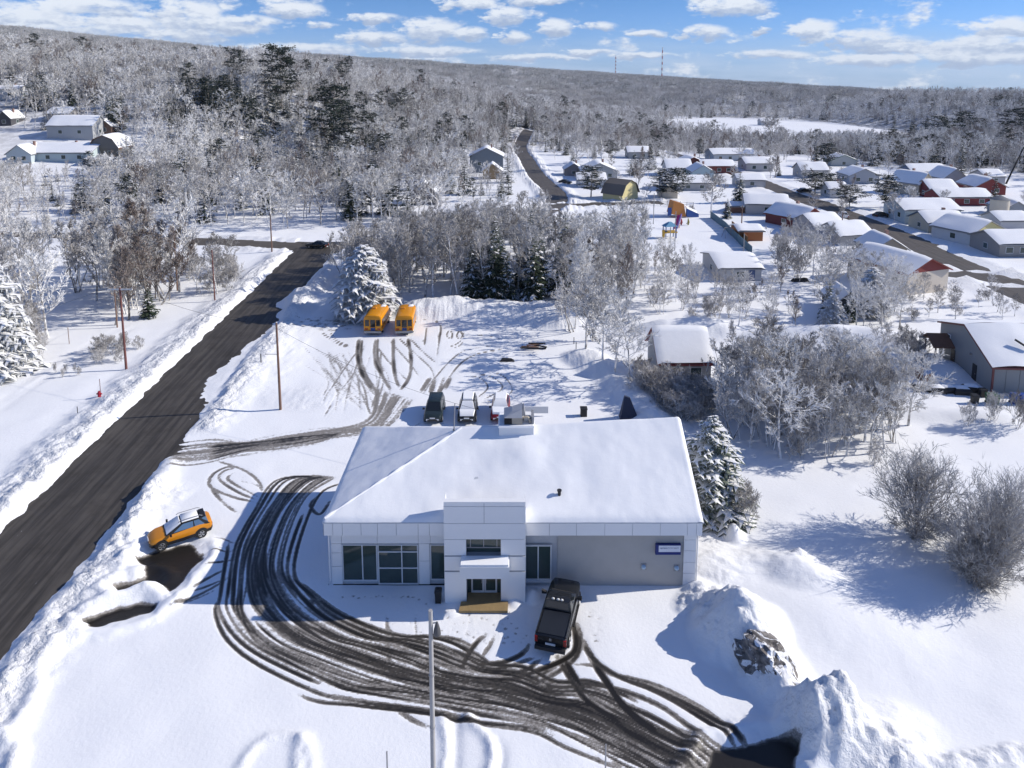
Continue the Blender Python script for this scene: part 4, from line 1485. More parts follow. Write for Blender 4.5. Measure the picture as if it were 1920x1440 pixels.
def vehicle(name, label, loc, heading, paint, stations, cabin, wheels, r, lamps=True, snow_parts=(), group=None, mirror=None, cladding=None):
    """stations: (x, bottom, top, half width) from tail to nose, x is forward"""
    v = thing(name, label, "car", loc, heading, group)
    b = MB()
    b.loft([body_ring(*s) for s in stations])
    b.build("body", paint, v, 40)
    if cladding:
        b = MB()
        b.loft([[(s[0] * 1.004, -s[3] * 1.006, s[1] - 0.03), (s[0] * 1.004, -s[3] * 1.012, s[1] + 0.2), (s[0] * 1.004, s[3] * 1.012, s[1] + 0.2), (s[0] * 1.004, s[3] * 1.006, s[1] - 0.03)] for s in stations])
        b.build("sill_cladding", cladding, v)
    x0, x1 = stations[0][0], stations[-1][0]
    greenhouse(v, **cabin)
    hw = max(s[3] for s in stations)
    for x in wheels:
        for sg_ in (-1, 1):
            a = MB()
            rings = [[(x + rr * math.cos(q), sg_ * yy, r + rr * math.sin(q)) for q in [math.pi * j / 12 - 0.15 for j in range(13)]] + [(x, sg_ * yy, r * 0.6)] for rr, yy in ((r * 1.22, hw - 0.25), (r * 1.22, hw * 1.004), (r * 1.14, hw * 1.012))]
            a.loft(rings)
            a.build("wheel_arch", M_BLACK, v)
            wheel(v, x, sg_ * (hw - 0.09), r, 0.22, sgn=sg_)
    zt0, zt1 = stations[0][2], stations[-1][2]
    for sg_ in (-1, 1):
        a = MB()
        xx, yy = x1 - 0.10, sg_ * stations[-1][3] * 0.72
        a.loft([[(xx - 0.3, yy - 0.18, zt1 - 0.05), (xx - 0.3, yy + 0.18, zt1 - 0.05), (xx - 0.3, yy + 0.18, zt1 + 0.075), (xx - 0.3, yy - 0.18, zt1 + 0.075)],
                [(xx + 0.115, yy - 0.14, zt1 - 0.20), (xx + 0.115, yy + 0.14, zt1 - 0.20), (xx + 0.115, yy + 0.14, zt1 - 0.06), (xx + 0.115, yy - 0.14, zt1 - 0.06)]])
        a.build("headlight", M_LAMPW, v)
        a = MB()
        yy = sg_ * stations[0][3] * 0.88
        a.box(x0 - 0.02, x0 + 0.12, yy - 0.09, yy + 0.09, zt0 - 0.42, zt0 - 0.06)
        a.build("tail_light", M_LAMPR, v)
        if mirror:
            a = MB()
            mx, mz = mirror
            a.loft([[(mx - 0.06 + d, sg_ * (hw - 0.02), mz - s), (mx + 0.08 + d, sg_ * (hw - 0.02), mz - s), (mx + 0.08 + d, sg_ * (hw - 0.02), mz + s), (mx - 0.06 + d, sg_ * (hw - 0.02), mz + s)] if k == 0 else
                    [(mx - 0.07, sg_ * (hw + 0.20), mz - 0.1), (mx + 0.06, sg_ * (hw + 0.20), mz - 0.08), (mx + 0.06, sg_ * (hw + 0.20), mz + 0.1), (mx - 0.07, sg_ * (hw + 0.20), mz + 0.1)] for k, d, s in ((0, 0, 0.05), (1, 0, 0.1))])
            a.build("mirror", M_BLACK, v)
    a = MB()
    a.box(x1 - 0.02, x1 + 0.03, -0.26, 0.26, stations[-1][1] + 0.16, stations[-1][1] + 0.28)
    a.build("number_plate", M_PLATE, v)
    a = MB()
    a.box(x0 - 0.03, x0 + 0.02, -0.26, 0.26, zt0 - 0.62, zt0 - 0.48)
    a.build("number_plate", M_PLATE, v)
    a = MB()
    a.box(x1 - 0.12, x1 + 0.018, -0.5, 0.5, zt1 - 0.26, zt1 - 0.10)
    a.build("grille", M_BLACK, v)
    for (kind, pts) in snow_parts:
        a = MB()
        a.loft(pts)
        a.build("snow_cover", M_SNOW, v, 60)
    return v


def slab(x0, x1, w0, w1, z0, z1, t=0.12):
    """snow lying on a sloping car panel"""
    i = 0.05
    return [[(x0, -w0, z0), (x1, -w1, z1), (x1, w1, z1), (x0, w0, z0)],
            [(x0 + i, -w0 + i, z0 + t), (x1 - i, -w1 + i, z1 + t), (x1 - i, w1 - i, z1 + t), (x0 + i, w0 - i, z0 + t)]]


P_BLACK = pmat("black_paint", (0.012, 0.013, 0.015), 0.22, 0.1, 1.0, spec=0.6)
P_ORANGE = pmat("orange_paint", (0.62, 0.235, 0.012), 0.3, 0.06, 1.0, spec=0.5)
P_DKGREEN = pmat("dark_green_paint", (0.018, 0.028, 0.030), 0.25, 0.1, 1.0, spec=0.6)
P_WHITEC = pmat("white_car_paint", (0.65, 0.66, 0.67), 0.3, 0.05, 1.0)
P_RED = pmat("dark_red_paint", (0.20, 0.010, 0.018), 0.28, 0.1, 1.0)
P_BUS = pmat("bus_orange_paint", (0.68, 0.27, 0.008), 0.35, 0.07, 1.0)

# pick-up nosed up to the building
tx, ty = 2.98, 40.55
pk = thing("pickup_truck", "black crew cab pickup truck parked nose to the grey showroom wall", "pickup truck", (tx, ty, 0.02), R(90 - 15))
L = 2.72
st = [(-L, 0.62, 1.18, 0.93), (-L + 0.08, 0.5, 1.24, 0.98), (-1.6, 0.48, 1.26, 1.0), (-0.55, 0.46, 1.26, 1.0), (0.9, 0.46, 1.24, 1.0), (1.15, 0.46, 1.22, 1.0), (2.1, 0.48, 1.18, 0.97), (2.55, 0.5, 1.08, 0.90), (2.68, 0.58, 0.95, 0.80)]
b = MB()
b.loft([body_ring(*s) for s in st])
b.build("body", P_BLACK, pk, 40)
greenhouse(pk, (-0.62, 1.25), (-0.42, 0.45), 1.22, 1.86, 0.90, 0.74, P_BLACK, [(0.06, 0.40), (0.45, 0.84)])
b = MB()
b.box(-2.60, -0.70, -0.80, 0.80, 1.265, 1.325)
b.build("bed_cover", pmat("bed_cover_vinyl", (0.012, 0.015, 0.022), 0.5, 0.1), pk)
for sg_ in (-1, 1):
    b = MB()
    b.tube([(-2.62, sg_ * 0.90, 1.27), (-0.68, sg_ * 0.90, 1.29)], 0.055, 6)
    b.build("bed_rail", P_BLACK, pk, 50)
    b = MB()
    b.box(-2.76, -2.60, sg_ * 0.87 - 0.085, sg_ * 0.87 + 0.085, 0.80, 1.16)
    b.build("tail_light", M_LAMPR, pk)
    b = MB()
    b.loft([[(0.75, sg_ * 0.98, 1.22), (0.95, sg_ * 0.98, 1.22), (0.95, sg_ * 0.98, 1.3), (0.75, sg_ * 0.98, 1.3)], [(0.72, sg_ * 1.30, 1.2), (0.88, sg_ * 1.30, 1.2), (0.88, sg_ * 1.30, 1.44), (0.72, sg_ * 1.30, 1.44)]])
    b.build("mirror", M_BLACK, pk)
    b = MB()
    b.box(-2.68, -2.66, sg_ * 0.4 - 0.3, sg_ * 0.4 + 0.3, 1.0, 1.03)
    b.build("tailgate_crease", M_DARK, pk)
    b = MB()
    b.box(-0.6, 1.2, sg_ * 1.02 - 0.06, sg_ * 1.02 + 0.06, 0.38, 0.45)
    b.build("side_step", M_BLACK, pk)
    b = MB()
    b.box(2.5, 2.66, sg_ * 0.62 - 0.16, sg_ * 0.62 + 0.16, 0.80, 0.98)
    b.build("headlight", M_LAMPW, pk)
    for x in (-1.75, 1.75):
        a = MB()
        a.loft([[(x + rr * math.cos(q), sg_ * yy, 0.4 + rr * math.sin(q)) for q in [math.pi * j / 12 - 0.15 for j in range(13)]] + [(x, sg_ * yy, 0.3)] for rr, yy in ((0.5, 0.75), (0.5, 1.006), (0.46, 1.015))])
        a.build("wheel_arch", M_BLACK, pk)
        wheel(pk, x, sg_ * 0.88, 0.40, 0.27, sgn=sg_)
for k in (-0.24, 0.0, 0.32):
    b = MB()
    b.loft([[(-0.36 + c * r_, k + s * r_ * 1.3, 1.862 + h) for c, s in [(math.cos(q), math.sin(q)) for q in [2 * math.pi * j / 8 for j in range(8)]]] for r_, h in ((0.075, 0), (0.065, 0.05), (0.03, 0.08))])
    b.build("roof_marker_lamp", pmat("marker_lamp", (0.75, 0.72, 0.66), 0.3), pk)
b = MB()
b.box(-2.95, -2.70, -0.92, 0.92, 0.45, 0.66)
b.build("rear_bumper", pmat("dark_bumper", (0.03, 0.03, 0.032), 0.4), pk)
b = MB()
b.box(-2.74, -2.705, -0.07, 0.07, 0.98, 1.13)
b.build("tailgate_handle", M_RIM, pk)
b = MB()
b.box(-2.775, -2.735, -0.30, 0.30, 0.72, 0.84)
b.build("number_plate", M_PLATE, pk)
b = MB()
b.box(0.98, 1.28, -0.75, 0.75, 1.245, 1.27)
b.build("cowl", M_DARK, pk)
for sg_ in (-1, 1):
    b = MB()
    b.loft([[(1.15, sg_ * 0.25, 1.225), (1.15, sg_ * 0.7, 1.225), (2.4, sg_ * 0.55, 1.14), (2.4, sg_ * 0.3, 1.14)], [(1.2, sg_ * 0.3, 1.262), (1.2, sg_ * 0.65, 1.262), (2.35, sg_ * 0.5, 1.175), (2.35, sg_ * 0.34, 1.175)]])
    b.build("hood_bulge", P_BLACK, pk)

# orange crossover by the road
P_GLASSB = pmat("blue_reflecting_glass", (0.10, 0.17, 0.28), 0.1, 0.2, 0.8, spec=0.6)
ox, oy = -24.75, 48.75
oh = math.atan2(-1.7, -2.6)
orange = vehicle("parked_car", "orange compact crossover with black cladding beside the bare asphalt patches", (ox, oy, 0.12), oh, P_ORANGE,
                 [(-2.12, 0.55, 0.98, 0.70), (-2.0, 0.42, 1.06, 0.84), (-1.2, 0.36, 1.08, 0.92), (0, 0.34, 1.02, 0.92), (0.95, 0.36, 0.98, 0.92), (1.6, 0.38, 0.93, 0.88), (2.0, 0.42, 0.80, 0.78), (2.14, 0.5, 0.70, 0.62)],
                 dict(base=(-1.95, 1.05), top=(-1.30, -0.05), zb=1.0, zt=1.52, wb=0.83, wt=0.60, paint=M_BLACK, pillars=[(0.10, 0.34), (0.38, 0.86)], glass=P_GLASSB, roofmat=M_BLACK),
                 (-1.32, 1.36), 0.38, cladding=M_BLACK, mirror=(0.75, 1.08),
                 snow_parts=[("w", slab(0.0, 1.0, 0.56, 0.74, 1.51, 1.05, 0.05)), ("r", slab(-1.25, -0.08, 0.55, 0.54, 1.53, 1.53, 0.08))])
for sg_ in (-1, 1):
    b = MB()
    b.tube([(-1.5, sg_ * 0.55, 1.60), (-1.3, sg_ * 0.55, 1.70), (0.0, sg_ * 0.55, 1.70), (0.15, sg_ * 0.55, 1.62)], 0.025, 6)
    b.build("roof_rail", M_GREYM, orange, 50)
b = MB()
b.box(-1.72, -1.36, -0.56, 0.56, 1.45, 1.52)
b.build("rear_spoiler", M_BLACK, orange)
# cars in a row behind the building
SUVST = [(-2.15, 0.55, 0.95, 0.72), (-2.05, 0.40, 1.05, 0.86), (-1.2, 0.36, 1.08, 0.93), (0, 0.34, 1.04, 0.93), (0.95, 0.36, 1.02, 0.93), (1.7, 0.38, 0.94, 0.90), (2.1, 0.42, 0.82, 0.80), (2.2, 0.5, 0.70, 0.66)]
cx, cy = P(811, 797)
vehicle("parked_car", "dark green minivan free of snow, leftmost of the cars parked behind the showroom", (cx, cy + 2.1, 0.03), R(-90), P_DKGREEN, SUVST,
        dict(base=(-2.05, 1.25), top=(-1.85, 0.35), zb=1.0, zt=1.68, wb=0.84, wt=0.66, paint=P_DKGREEN, pillars=[(0.05, 0.32), (0.36, 0.62), (0.66, 0.90)]), (-1.35, 1.38), 0.34, mirror=(0.85, 1.1), group="cars parked behind the showroom")
cx, cy = P(875, 797)
vehicle("parked_car", "black and white car with snow over bonnet, windscreen and roof, second behind the showroom", (cx, cy + 2.1, 0.03), R(-90), P_BLACK, SUVST,
        dict(base=(-2.05, 1.05), top=(-1.8, 0.25), zb=1.0, zt=1.66, wb=0.84, wt=0.66, paint=P_BLACK, pillars=[(0.05, 0.32), (0.36, 0.62), (0.66, 0.90)]), (-1.35, 1.38), 0.34, mirror=(0.8, 1.1), group="cars parked behind the showroom",
        snow_parts=[("h", slab(1.1, 2.05, 0.80, 0.68, 1.06, 0.88)), ("w", slab(0.33, 1.05, 0.56, 0.74, 1.62, 1.10)), ("r", slab(-1.7, 0.15, 0.58, 0.52, 1.67, 1.67, 0.14))])
cx, cy = P(938, 795)
vehicle("parked_car", "dark red car buried in snow beside the ventilation unit, third behind the showroom", (cx, cy + 2.1, 0.03), R(-92), P_RED, SUVST,
        dict(base=(-1.9, 0.95), top=(-1.4, 0.1), zb=1.0, zt=1.5, wb=0.84, wt=0.64, paint=P_RED, pillars=[(0.05, 0.5), (0.54, 0.90)]), (-1.35, 1.38), 0.33, mirror=(0.7, 1.08), group="cars parked behind the showroom",
        snow_parts=[("h", slab(0.85, 1.95, 0.86, 0.70, 1.07, 0.92, 0.2)), ("w", slab(0.12, 1.0, 0.6, 0.8, 1.49, 1.08, 0.2)), ("r", slab(-1.5, 0.15, 0.62, 0.58, 1.5, 1.5, 0.2)), ("b", slab(-2.1, -1.45, 0.8, 0.66, 1.1, 1.46, 0.14))])
# car on the junction, cars in the streets
cx, cy = P(592, 467)
SEDST = [(-2.2, 0.5, 0.88, 0.74), (-2.1, 0.38, 0.96, 0.84), (-1.3, 0.34, 1.0, 0.90), (0, 0.32, 0.98, 0.90), (1.0, 0.34, 0.95, 0.90), (1.8, 0.36, 0.86, 0.84), (2.2, 0.42, 0.74, 0.72)]


def sedan(label, x, y, heading, paint, snow=False, z=0.08):
    sp = [("r", slab(-1.1, 0.1, 0.6, 0.56, 1.42, 1.42, 0.14)), ("h", slab(0.95, 2.0, 0.8, 0.68, 1.0, 0.86, 0.1))] if snow else []
    return vehicle("car", label, (x, y, z), heading, paint, SEDST, dict(base=(-1.75, 1.05), top=(-1.15, 0.2), zb=0.94, zt=1.43, wb=0.80, wt=0.60, paint=paint, pillars=[(0.1, 0.48), (0.52, 0.88)]), (-1.35, 1.35), 0.31, snow_parts=sp, mirror=(0.75, 1.0))


sedan("dark car crossing the road junction at the edge of the wood", cx, cy + 1.0, R(180 - 8), P_BLACK, z=0.05)
cx, cy = P(1652, 408)
sedan("dark car on the snowy drive right of the far street", cx, cy, R(20), P_BLACK, z=0.1)
cx, cy = P(1508, 362)
sedan("dark snow topped car by the bushy spruces along the far street", cx, cy, R(10), P_BLACK, True, z=0.1)
cx, cy = P(1060, 345)
sedan("dark car beside the curving street near the yellow barn", cx, cy, R(-30), P_BLACK, z=0.1)
cx, cy = P(1588, 408)
sedan("white snow covered car standing on the far street", cx - 1, cy, R(80), P_WHITEC, True, z=0.06)


def bus(label, x, y, heading):
    v = thing("school_bus", label, "bus", (x, y, 0.02), heading, "orange buses at the back of the lot")
    Lb, W, Hb = 6.4, 1.2, 2.75

    def ring(xx, w, h, zb=0.55):
        pts = [(w * 0.97, zb), (w, zb + 0.2), (w, h - 0.5), (w * 0.93, h - 0.2), (w * 0.72, h - 0.04), (w * 0.3, h + 0.03)]
        return [(xx, -a, c) for a, c in pts] + [(xx, a, c) for a, c in pts[::-1]]
    b = MB()
    b.loft([ring(0, W * 0.95, Hb - 0.12), ring(0.08, W, Hb), ring(4.9, W, Hb), ring(5.15, W * 0.95, Hb - 0.2)])
    b.build("body", P_BUS, v, 40)
    b = MB()
    b.loft([ring(5.1, W * 0.85, 1.55, 0.5), ring(6.0, W * 0.8, 1.4, 0.5), ring(6.25, W * 0.72, 1.2, 0.55)])
    b.build("bonnet", P_BUS, v, 40)
    for (y0, y1, z0, z1) in ((-1.02, -0.50, 1.35, 2.2), (-0.36, 0.28, 1.2, 2.2), (0.46, 1.0, 1.35, 2.2)):
        b = MB()
        b.box(-0.03, 0.05, y0, y1, z0, z1)
        b.build("rear_window", M_GLASS_B, v)
    b = MB()
    b.box(-0.035, 0.04, -0.34, 0.26, 0.62, 1.12)
    b.build("rear_door_panel", pmat("bus_blue_panel", (0.02, 0.06, 0.22), 0.5), v)
    b = MB()
    b.box(-0.02, 0.03, -0.42, -0.38, 0.6, 2.3)
    b.box(-0.02, 0.03, 0.32, 0.36, 0.6, 2.3)
    b.build("door_trim", P_ORANGE, v)
    for sg_ in (-1, 1):
        for k in range(6):
            b = MB()
            b.box(0.35 + k * 0.75, 0.98 + k * 0.75, min(sg_ * (W - 0.03), sg_ * (W + 0.012)), max(sg_ * (W - 0.03), sg_ * (W + 0.012)), 1.45, 2.15)
            b.build("side_window", M_GLASS_B, v)
        b = MB()
        b.box(0.1, 5.0, min(sg_ * (W - 0.03), sg_ * (W + 0.008)), max(sg_ * (W - 0.03), sg_ * (W + 0.008)), 1.1, 1.2)
        b.build("rub_rail", M_BLACK, v)
        b = MB()
        b.box(-0.03, 0.05, sg_ * 0.85 - 0.2, sg_ * 0.85 + 0.2, 0.85, 1.05)
        b.build("tail_light", M_LAMPR, v)
        for xx in (1.3, 5.3):
            wheel(v, xx, sg_ * 1.0, 0.42, 0.28, sgn=sg_)
    b = MB()
    b.box(-0.22, 0.02, -1.18, 1.18, 0.45, 0.72)
    b.build("rear_bumper", M_GREYM, v)
    b = MB()
    b.box(0.3, 4.9, -1.0, 1.0, 0.3, 0.55)
    b.build("chassis", M_BLACK, v)
    b = MB()
    b.loft([[(2.9, 0.15, Hb), (3.6, 0.15, Hb), (3.6, 0.75, Hb), (2.9, 0.75, Hb)], [(2.95, 0.2, Hb + 0.18), (3.5, 0.2, Hb + 0.14), (3.5, 0.7, Hb + 0.14), (2.95, 0.7, Hb + 0.18)]])
    b.build("roof_hatch", P_ORANGE, v)
    b = MB()
    b.loft([[(4.0, -0.9, Hb), (4.9, -0.9, Hb - 0.05), (4.9, -0.2, Hb - 0.03), (4.0, -0.2, Hb + 0.02)], [(4.1, -0.8, Hb + 0.1), (4.8, -0.8, Hb + 0.08), (4.8, -0.3, Hb + 0.1), (4.1, -0.3, Hb + 0.1)]])
    b.build("snow_patch", M_SNOW, v, 60)
    return v


x, y = P(699, 630)
bus("orange school bus standing nearer the road under the snow laden pine, left of the two", x, y, R(88))
x, y = P(758, 630)
bus("orange school bus beside the ploughed bank, right of the two", x, y, R(93))

# ------------------------------------------------------------------ poles, wires and street furniture
M_WIRE = pmat("cable_black", (0.03, 0.03, 0.032), 0.7)
M_REDW = pmat("red_stained_pole", (0.17, 0.07, 0.06), 0.85, 0.3, 2.0)
M_FROSTM = pmat("frosted_timber", (0.55, 0.54, 0.53), 0.85, 0.2, 2.0)


def pole(label, px, py, top, mat=M_WOODP, arm=None, group=None, stub=None, r=0.15, transformer=False):
    x, y = P(px, py)
    z = hgt(x, y)
    t = thing("utility_pole", label, "utility pole", (x, y, z - 0.2), 0, group)
    b = MB()
    b.tube([(0, 0, 0), (0, 0, top * 0.5), (0, 0, top)], [r, r * 0.85, r * 0.7], 8)
    b.build("pole", mat, t, 50)
    if arm:
        b = MB()
        b.box(-arm / 2, arm / 2, -0.07, 0.07, top - 0.35, top - 0.2)
        b.build("crossarm", M_FROSTM, t)
        for k in (-0.47, -0.25, 0.25, 0.47):
            b = MB()
            b.tube([(k * arm, 0, top - 0.2), (k * arm, 0, top - 0.02)], [0.05, 0.03], 6)
            b.build("insulator", M_GREYM, t, 50)
        for s in (-1, 1):
            b = MB()
            b.tube([(0, -0.05, top - 1.1), (s * arm * 0.3, -0.05, top - 0.35)], 0.025, 4)
            b.build("brace", M_GREYM, t)
    if stub:
        b = MB()
        b.tube([(0, 0, stub), (-1.3, -0.1, stub + 0.05)], 0.03, 5)
        b.build("bracket", M_GREYM, t)
    b = MB()
    b.tube([(0, 0, top), (0, 0, top + 0.06)], [r * 0.75, r * 0.4], 8)
    b.build("pole_cap", M_FROSTM, t, 50)
    return x, y, z - 0.2 + top


A1 = pole("slim brown utility pole between the road and the rear lot, with a short bracket", 526, 768, 9.6, M_WOODP, None, None, 6.2)
A2 = pole("utility pole with red stained foot and wide frosted crossarm left of the road", 237, 694, 10.2, M_REDW, 2.9)
A3 = pole("brown utility pole with crossarm standing at the road junction", 510, 474, 7.8, M_WOODP, 2.6)
A4 = pole("tall bare brown pole rising among the trees left of the junction", 333, 545, 11.5, M_WOODP)
A5 = pole("thin reddish pole among the roadside bushes left of the road", 403, 566, 8.2, M_REDW, None, None, None, 0.12)
A6 = pole("thin leaning frosted pole at the edge of the left wood", 220, 614, 6.0, M_WOODP, None, None, None, 0.1)
A7 = pole("utility pole beside the far street above the pale gabled house", 1577, 447, 6.0, M_WOODP)
A8 = pole("utility pole by the snowy yard behind the playground fence", 1390, 432, 6.0, M_WOODP, 0.9)


def wire(label, a, c, sag, r=0.022, n=16):
    b = MB()
    pts = []
    for k in range(n + 1):
        t = k / n
        pts.append((a[0] + (c[0] - a[0]) * t, a[1] + (c[1] - a[1]) * t, a[2] + (c[2] - a[2]) * t - sag * 4 * t * (1 - t)))
    b.tube(pts, r, 4)
    return tag(b.build("overhead_wire", M_WIRE), label, "wire")


wire("thin overhead wire crossing the road from the slim pole to the crossarm pole", (A1[0], A1[1], A1[2] - 0.3), (A2[0] + 1.2, A2[1], A2[2] - 0.1), 0.8, 0.016)
gx, gy = P(690, 700)
wire("overhead wire running from the slim pole down over the rear lot", (A1[0], A1[1], A1[2] - 0.6), (gx + 14, gy - 20, 5.2), 0.8, 0.014)
wire("frosted wire strung from the crossarm pole to the junction pole", (A2[0] + 1.2, A2[1], A2[2] - 0.1), (A3[0] - 1.2, A3[1], A3[2] - 0.2), 1.0, 0.014)
wire("lower wire strung between the junction pole and the tall bare pole", (A3[0] - 0.8, A3[1], A3[2] - 1.5), (A4[0], A4[1], A4[2] - 4.5), 0.5, 0.014)
wire("upper wire strung between the junction pole and the tall bare pole", (A3[0] - 1.1, A3[1], A3[2] - 0.4), (A4[0], A4[1], A4[2] - 3.0), 0.5, 0.014)
wire("wire leaving the crossarm pole towards the snowy left foreground", (A2[0] - 1.3, A2[1], A2[2] - 0.1), (-72, 40, 9.5), 1.2, 0.016)

# lamp post in the foreground
t = thing("street_lamp", "tall grey lamp post in the foreground snow with a dark lamp head on its right", "street lamp", (-3.68, 29.0, -0.1))
b = MB()
b.tube([(0, 0, 0), (0, 0, 5), (0, 0, 10.4)], [0.13, 0.115, 0.095], 10)
b.build("post", pmat("lamp_post_grey", (0.36, 0.35, 0.34), 0.7, 0.2, 1.5), t, 50)
for zz in (4.4, 7.1):
    b = MB()
    b.tube([(0, 0, zz), (0, 0, zz + 0.08)], 0.135, 10)
    b.build("band", M_GREYM, t, 50)
b = MB()
b.tube([(0.05, 0, 9.75), (0.3, 0, 9.8)], 0.03, 6)
b.build("arm", M_GREYM, t, 50)
b = MB()
b.tube([(0.28, 0, 9.82), (0.28, 0, 9.7), (0.28, 0, 9.4), (0.28, 0, 9.2), (0.28, 0, 9.12)], [0.04, 0.08, 0.16, 0.18, 0.10], 10)
b.build("lamp_head", pmat("lamp_head_dark", (0.07, 0.07, 0.075), 0.5), t, 60)


def stake(label, px, py, h, mat, r=0.035):
    x, y = P(px, py)
    b = MB()
    b.tube([(x, y, hgt(x, y) - 0.3), (x, y, hgt(x, y) + h)], r, 6)
    return tag(b.build("marker_stake", mat, smooth=50), label, "stake")


stake("thin dark marker stake at the bottom edge left of the lamp post", 727, 1470, 1.8, M_GREYM, 0.04)
stake("thin grey marker stake at the bottom edge beside the exit tracks", 1135, 1452, 1.7, M_GREYM, 0.04)
stake("short dark stake in the roadside snow nearest the left bank", 146, 778, 0.7, M_BLACK)
stake("short dark stake on the mound between road and slim pole", 490, 688, 1.0, M_BLACK, 0.06)
stake("thin reddish stake in the clearing before the left wood", 130, 645, 2.2, M_WOODP, 0.04)
x, y = P(187, 748)
t = thing("fire_hydrant", "red fire hydrant half sunk in snow with a tall marker rod", "fire hydrant", (x, y, hgt(x, y)))
M_HYD = pmat("hydrant_red", (0.36, 0.012, 0.03), 0.45)
b = MB()
b.tube([(0, 0, -0.2), (0, 0, 0.45), (0, 0, 0.55), (0, 0, 0.66)], [0.17, 0.17, 0.15, 0.05], 12)
b.build("barrel", M_HYD, t, 50)
for s in (-1, 1):
    b = MB()
    b.tube([(0, 0, 0.32), (s * 0.28, 0, 0.32)], 0.08, 8)
    b.build("nozzle", M_HYD, t, 50)
b = MB()
b.tube([(0.15, 0, 0), (0.15, 0, 2.0)], 0.03, 6)
b.build("marker_rod", M_REDW, t, 50)

# radio masts on the far ridge
for (label, px, y0, y1, d) in (("taller red and white lattice radio mast on the far ridge", 1238, 90, 146, 2500), ("shorter faint radio mast left of the taller one on the far ridge", 1152, 105, 138, 2900)):
    X = (px - PX0) / FPX * d
    zt = CAM_H + (150 - y0) / FPX * d
    zb = gh(X, d) - 2
    t = thing("radio_mast", label, "radio mast", (X, d, zb))
    hh = zt - zb
    n = 12
    for k in range(n):
        z0, z1 = hh * k / n, hh * (k + 1) / n
        b = MB()
        w0 = 2.0 - 0.6 * k / n
        cs = [(w0 * math.cos(q), w0 * math.sin(q)) for q in (0.5, 2.6, 4.7)]
        for (cx, cy) in cs:
            b.tube([(cx, cy, z0), (cx, cy, z1)], 0.45, 4)
        for i in range(3):
            a_, c_ = cs[i], cs[(i + 1) % 3]
            b.tube([(a_[0], a_[1], z0), (c_[0], c_[1], z1)], 0.25, 4)
            b.tube([(c_[0], c_[1], z0), (a_[0], a_[1], z1)], 0.25, 4)
        b.build("lattice_section", pmat("mast_red", (0.30, 0.05, 0.05), 0.6) if k % 2 == 0 else M_WHITEF, t)

# boulder of frozen earth in the ploughed pile
x, y = P(1420, 1212, 1.3)
rb = random.Random(8)
import bmesh
bm = bmesh.new()
bmesh.ops.create_icosphere(bm, subdivisions=4, radius=1.0)
for vv_ in bm.verts:
    p = vv_.co.copy()
    n_ = float(fbm(p.x * 1.3 + 5 + p.z * 0.7, p.y * 1.3 + 3 - p.z * 0.9, 21, 4)) - 0.5
    n2_ = float(vnoise(p.x * 6 + 9 + p.z * 4, p.y * 6 + 2 + p.z * 5, 5)) - 0.5
    vv_.co = p * (1 + 1.25 * n_ + 0.22 * n2_)
    vv_.co.x *= 1.15
    vv_.co.y *= 2.3
    vv_.co.z *= 1.05
bmesh.ops.rotate(bm, verts=bm.verts, cent=(0, 0, 0), matrix=Matrix.Rotation(R(28), 3, 'Z'))
mm = bpy.data.meshes.new("boulder")
bm.to_mesh(mm)
bm.free()
mr = bpy.data.materials.new("frozen_earth_rock")
mr.use_nodes = True
t = NT(mr.node_tree)
o_ = t.n('ShaderNodeOutputMaterial')
bs = t.n('ShaderNodeBsdfPrincipled')
ps = t.n('ShaderNodeTexCoord').outputs['Object']
na = t.noise(ps, 2.2, 6.0, 0.7)
nb = t.noise(ps, 1.1, 4.0, 0.6, 1.5)
cc_ = t.mix(t.smooth(na, 0.35, 0.65), c4((0.06, 0.055, 0.052)), c4((0.26, 0.24, 0.225)))
cc_ = t.mix(t.smooth(nb, 0.50, 0.56), cc_, c4(SNOW_COL))
t.set(bs.inputs['Base Color'], cc_)
bs.inputs['Roughness'].default_value = 0.9
bp_ = t.n('ShaderNodeBump')
bp_.inputs['Strength'].default_value = 0.9
bp_.inputs['Distance'].default_value = 0.15
t.set(bp_.inputs['Height'], na)
t.set(bs.inputs['Normal'], bp_.outputs[0])
mr.node_tree.links.new(bs.outputs[0], o_.inputs[0])
mm.materials.append(mr)
bo = bpy.data.objects.new("boulder", mm)
COL.objects.link(bo)
bo.location = (x, y + 0.2, 0.75)
bo.scale = (0.96, 0.96, 0.93)
tag(bo, "dark rough boulder of frozen earth poking out of the ploughed snow heap", "boulder")

# odd things in the rear lot
x, y = P(951, 677)
b = MB()
b.loft([[(-1.0, -0.3, 0), (1.0, -0.2, 0), (0.9, 0.5, 0), (-0.8, 0.5, 0)], [(-0.75, -0.15, 0.35), (0.5, -0.1, 0.28), (0.5, 0.4, 0.28), (-0.6, 0.4, 0.35)]])
tag(b.build("kerb_block", M_DARK, loc=(x, y, hgt(x, y) - 0.05)), "low dark kerb block lying on the open snow of the rear lot", "block")
for k, (px, py, lab) in enumerate(((1000, 657, "dark scrap timbers heaped on the shaded edge of the rear lot"),)):
    x, y = P(px, py)
    t = thing("timber_heap", lab, "timber heap", (x, y, hgt(x, y)), 0)
    for j in range(7):
        b = MB()
        r0 = random.Random(j)
        b.box(-1.1, 1.1, -0.08, 0.08, 0, 0.14)
        q = b.build("timber", M_WOODP if j % 2 else M_DARK, t, loc=(r0.uniform(-0.8, 0.8), r0.uniform(-0.8, 0.8), 0.06 + 0.1 * j), rz=r0.uniform(-0.5, 0.5))
x, y = P(1095, 783)
b = MB()
b.box(-0.32, 0.32, -0.3, 0.3, 0, 0.75)
b.box(-0.36, 0.36, -0.34, 0.34, 0.755, 0.86)
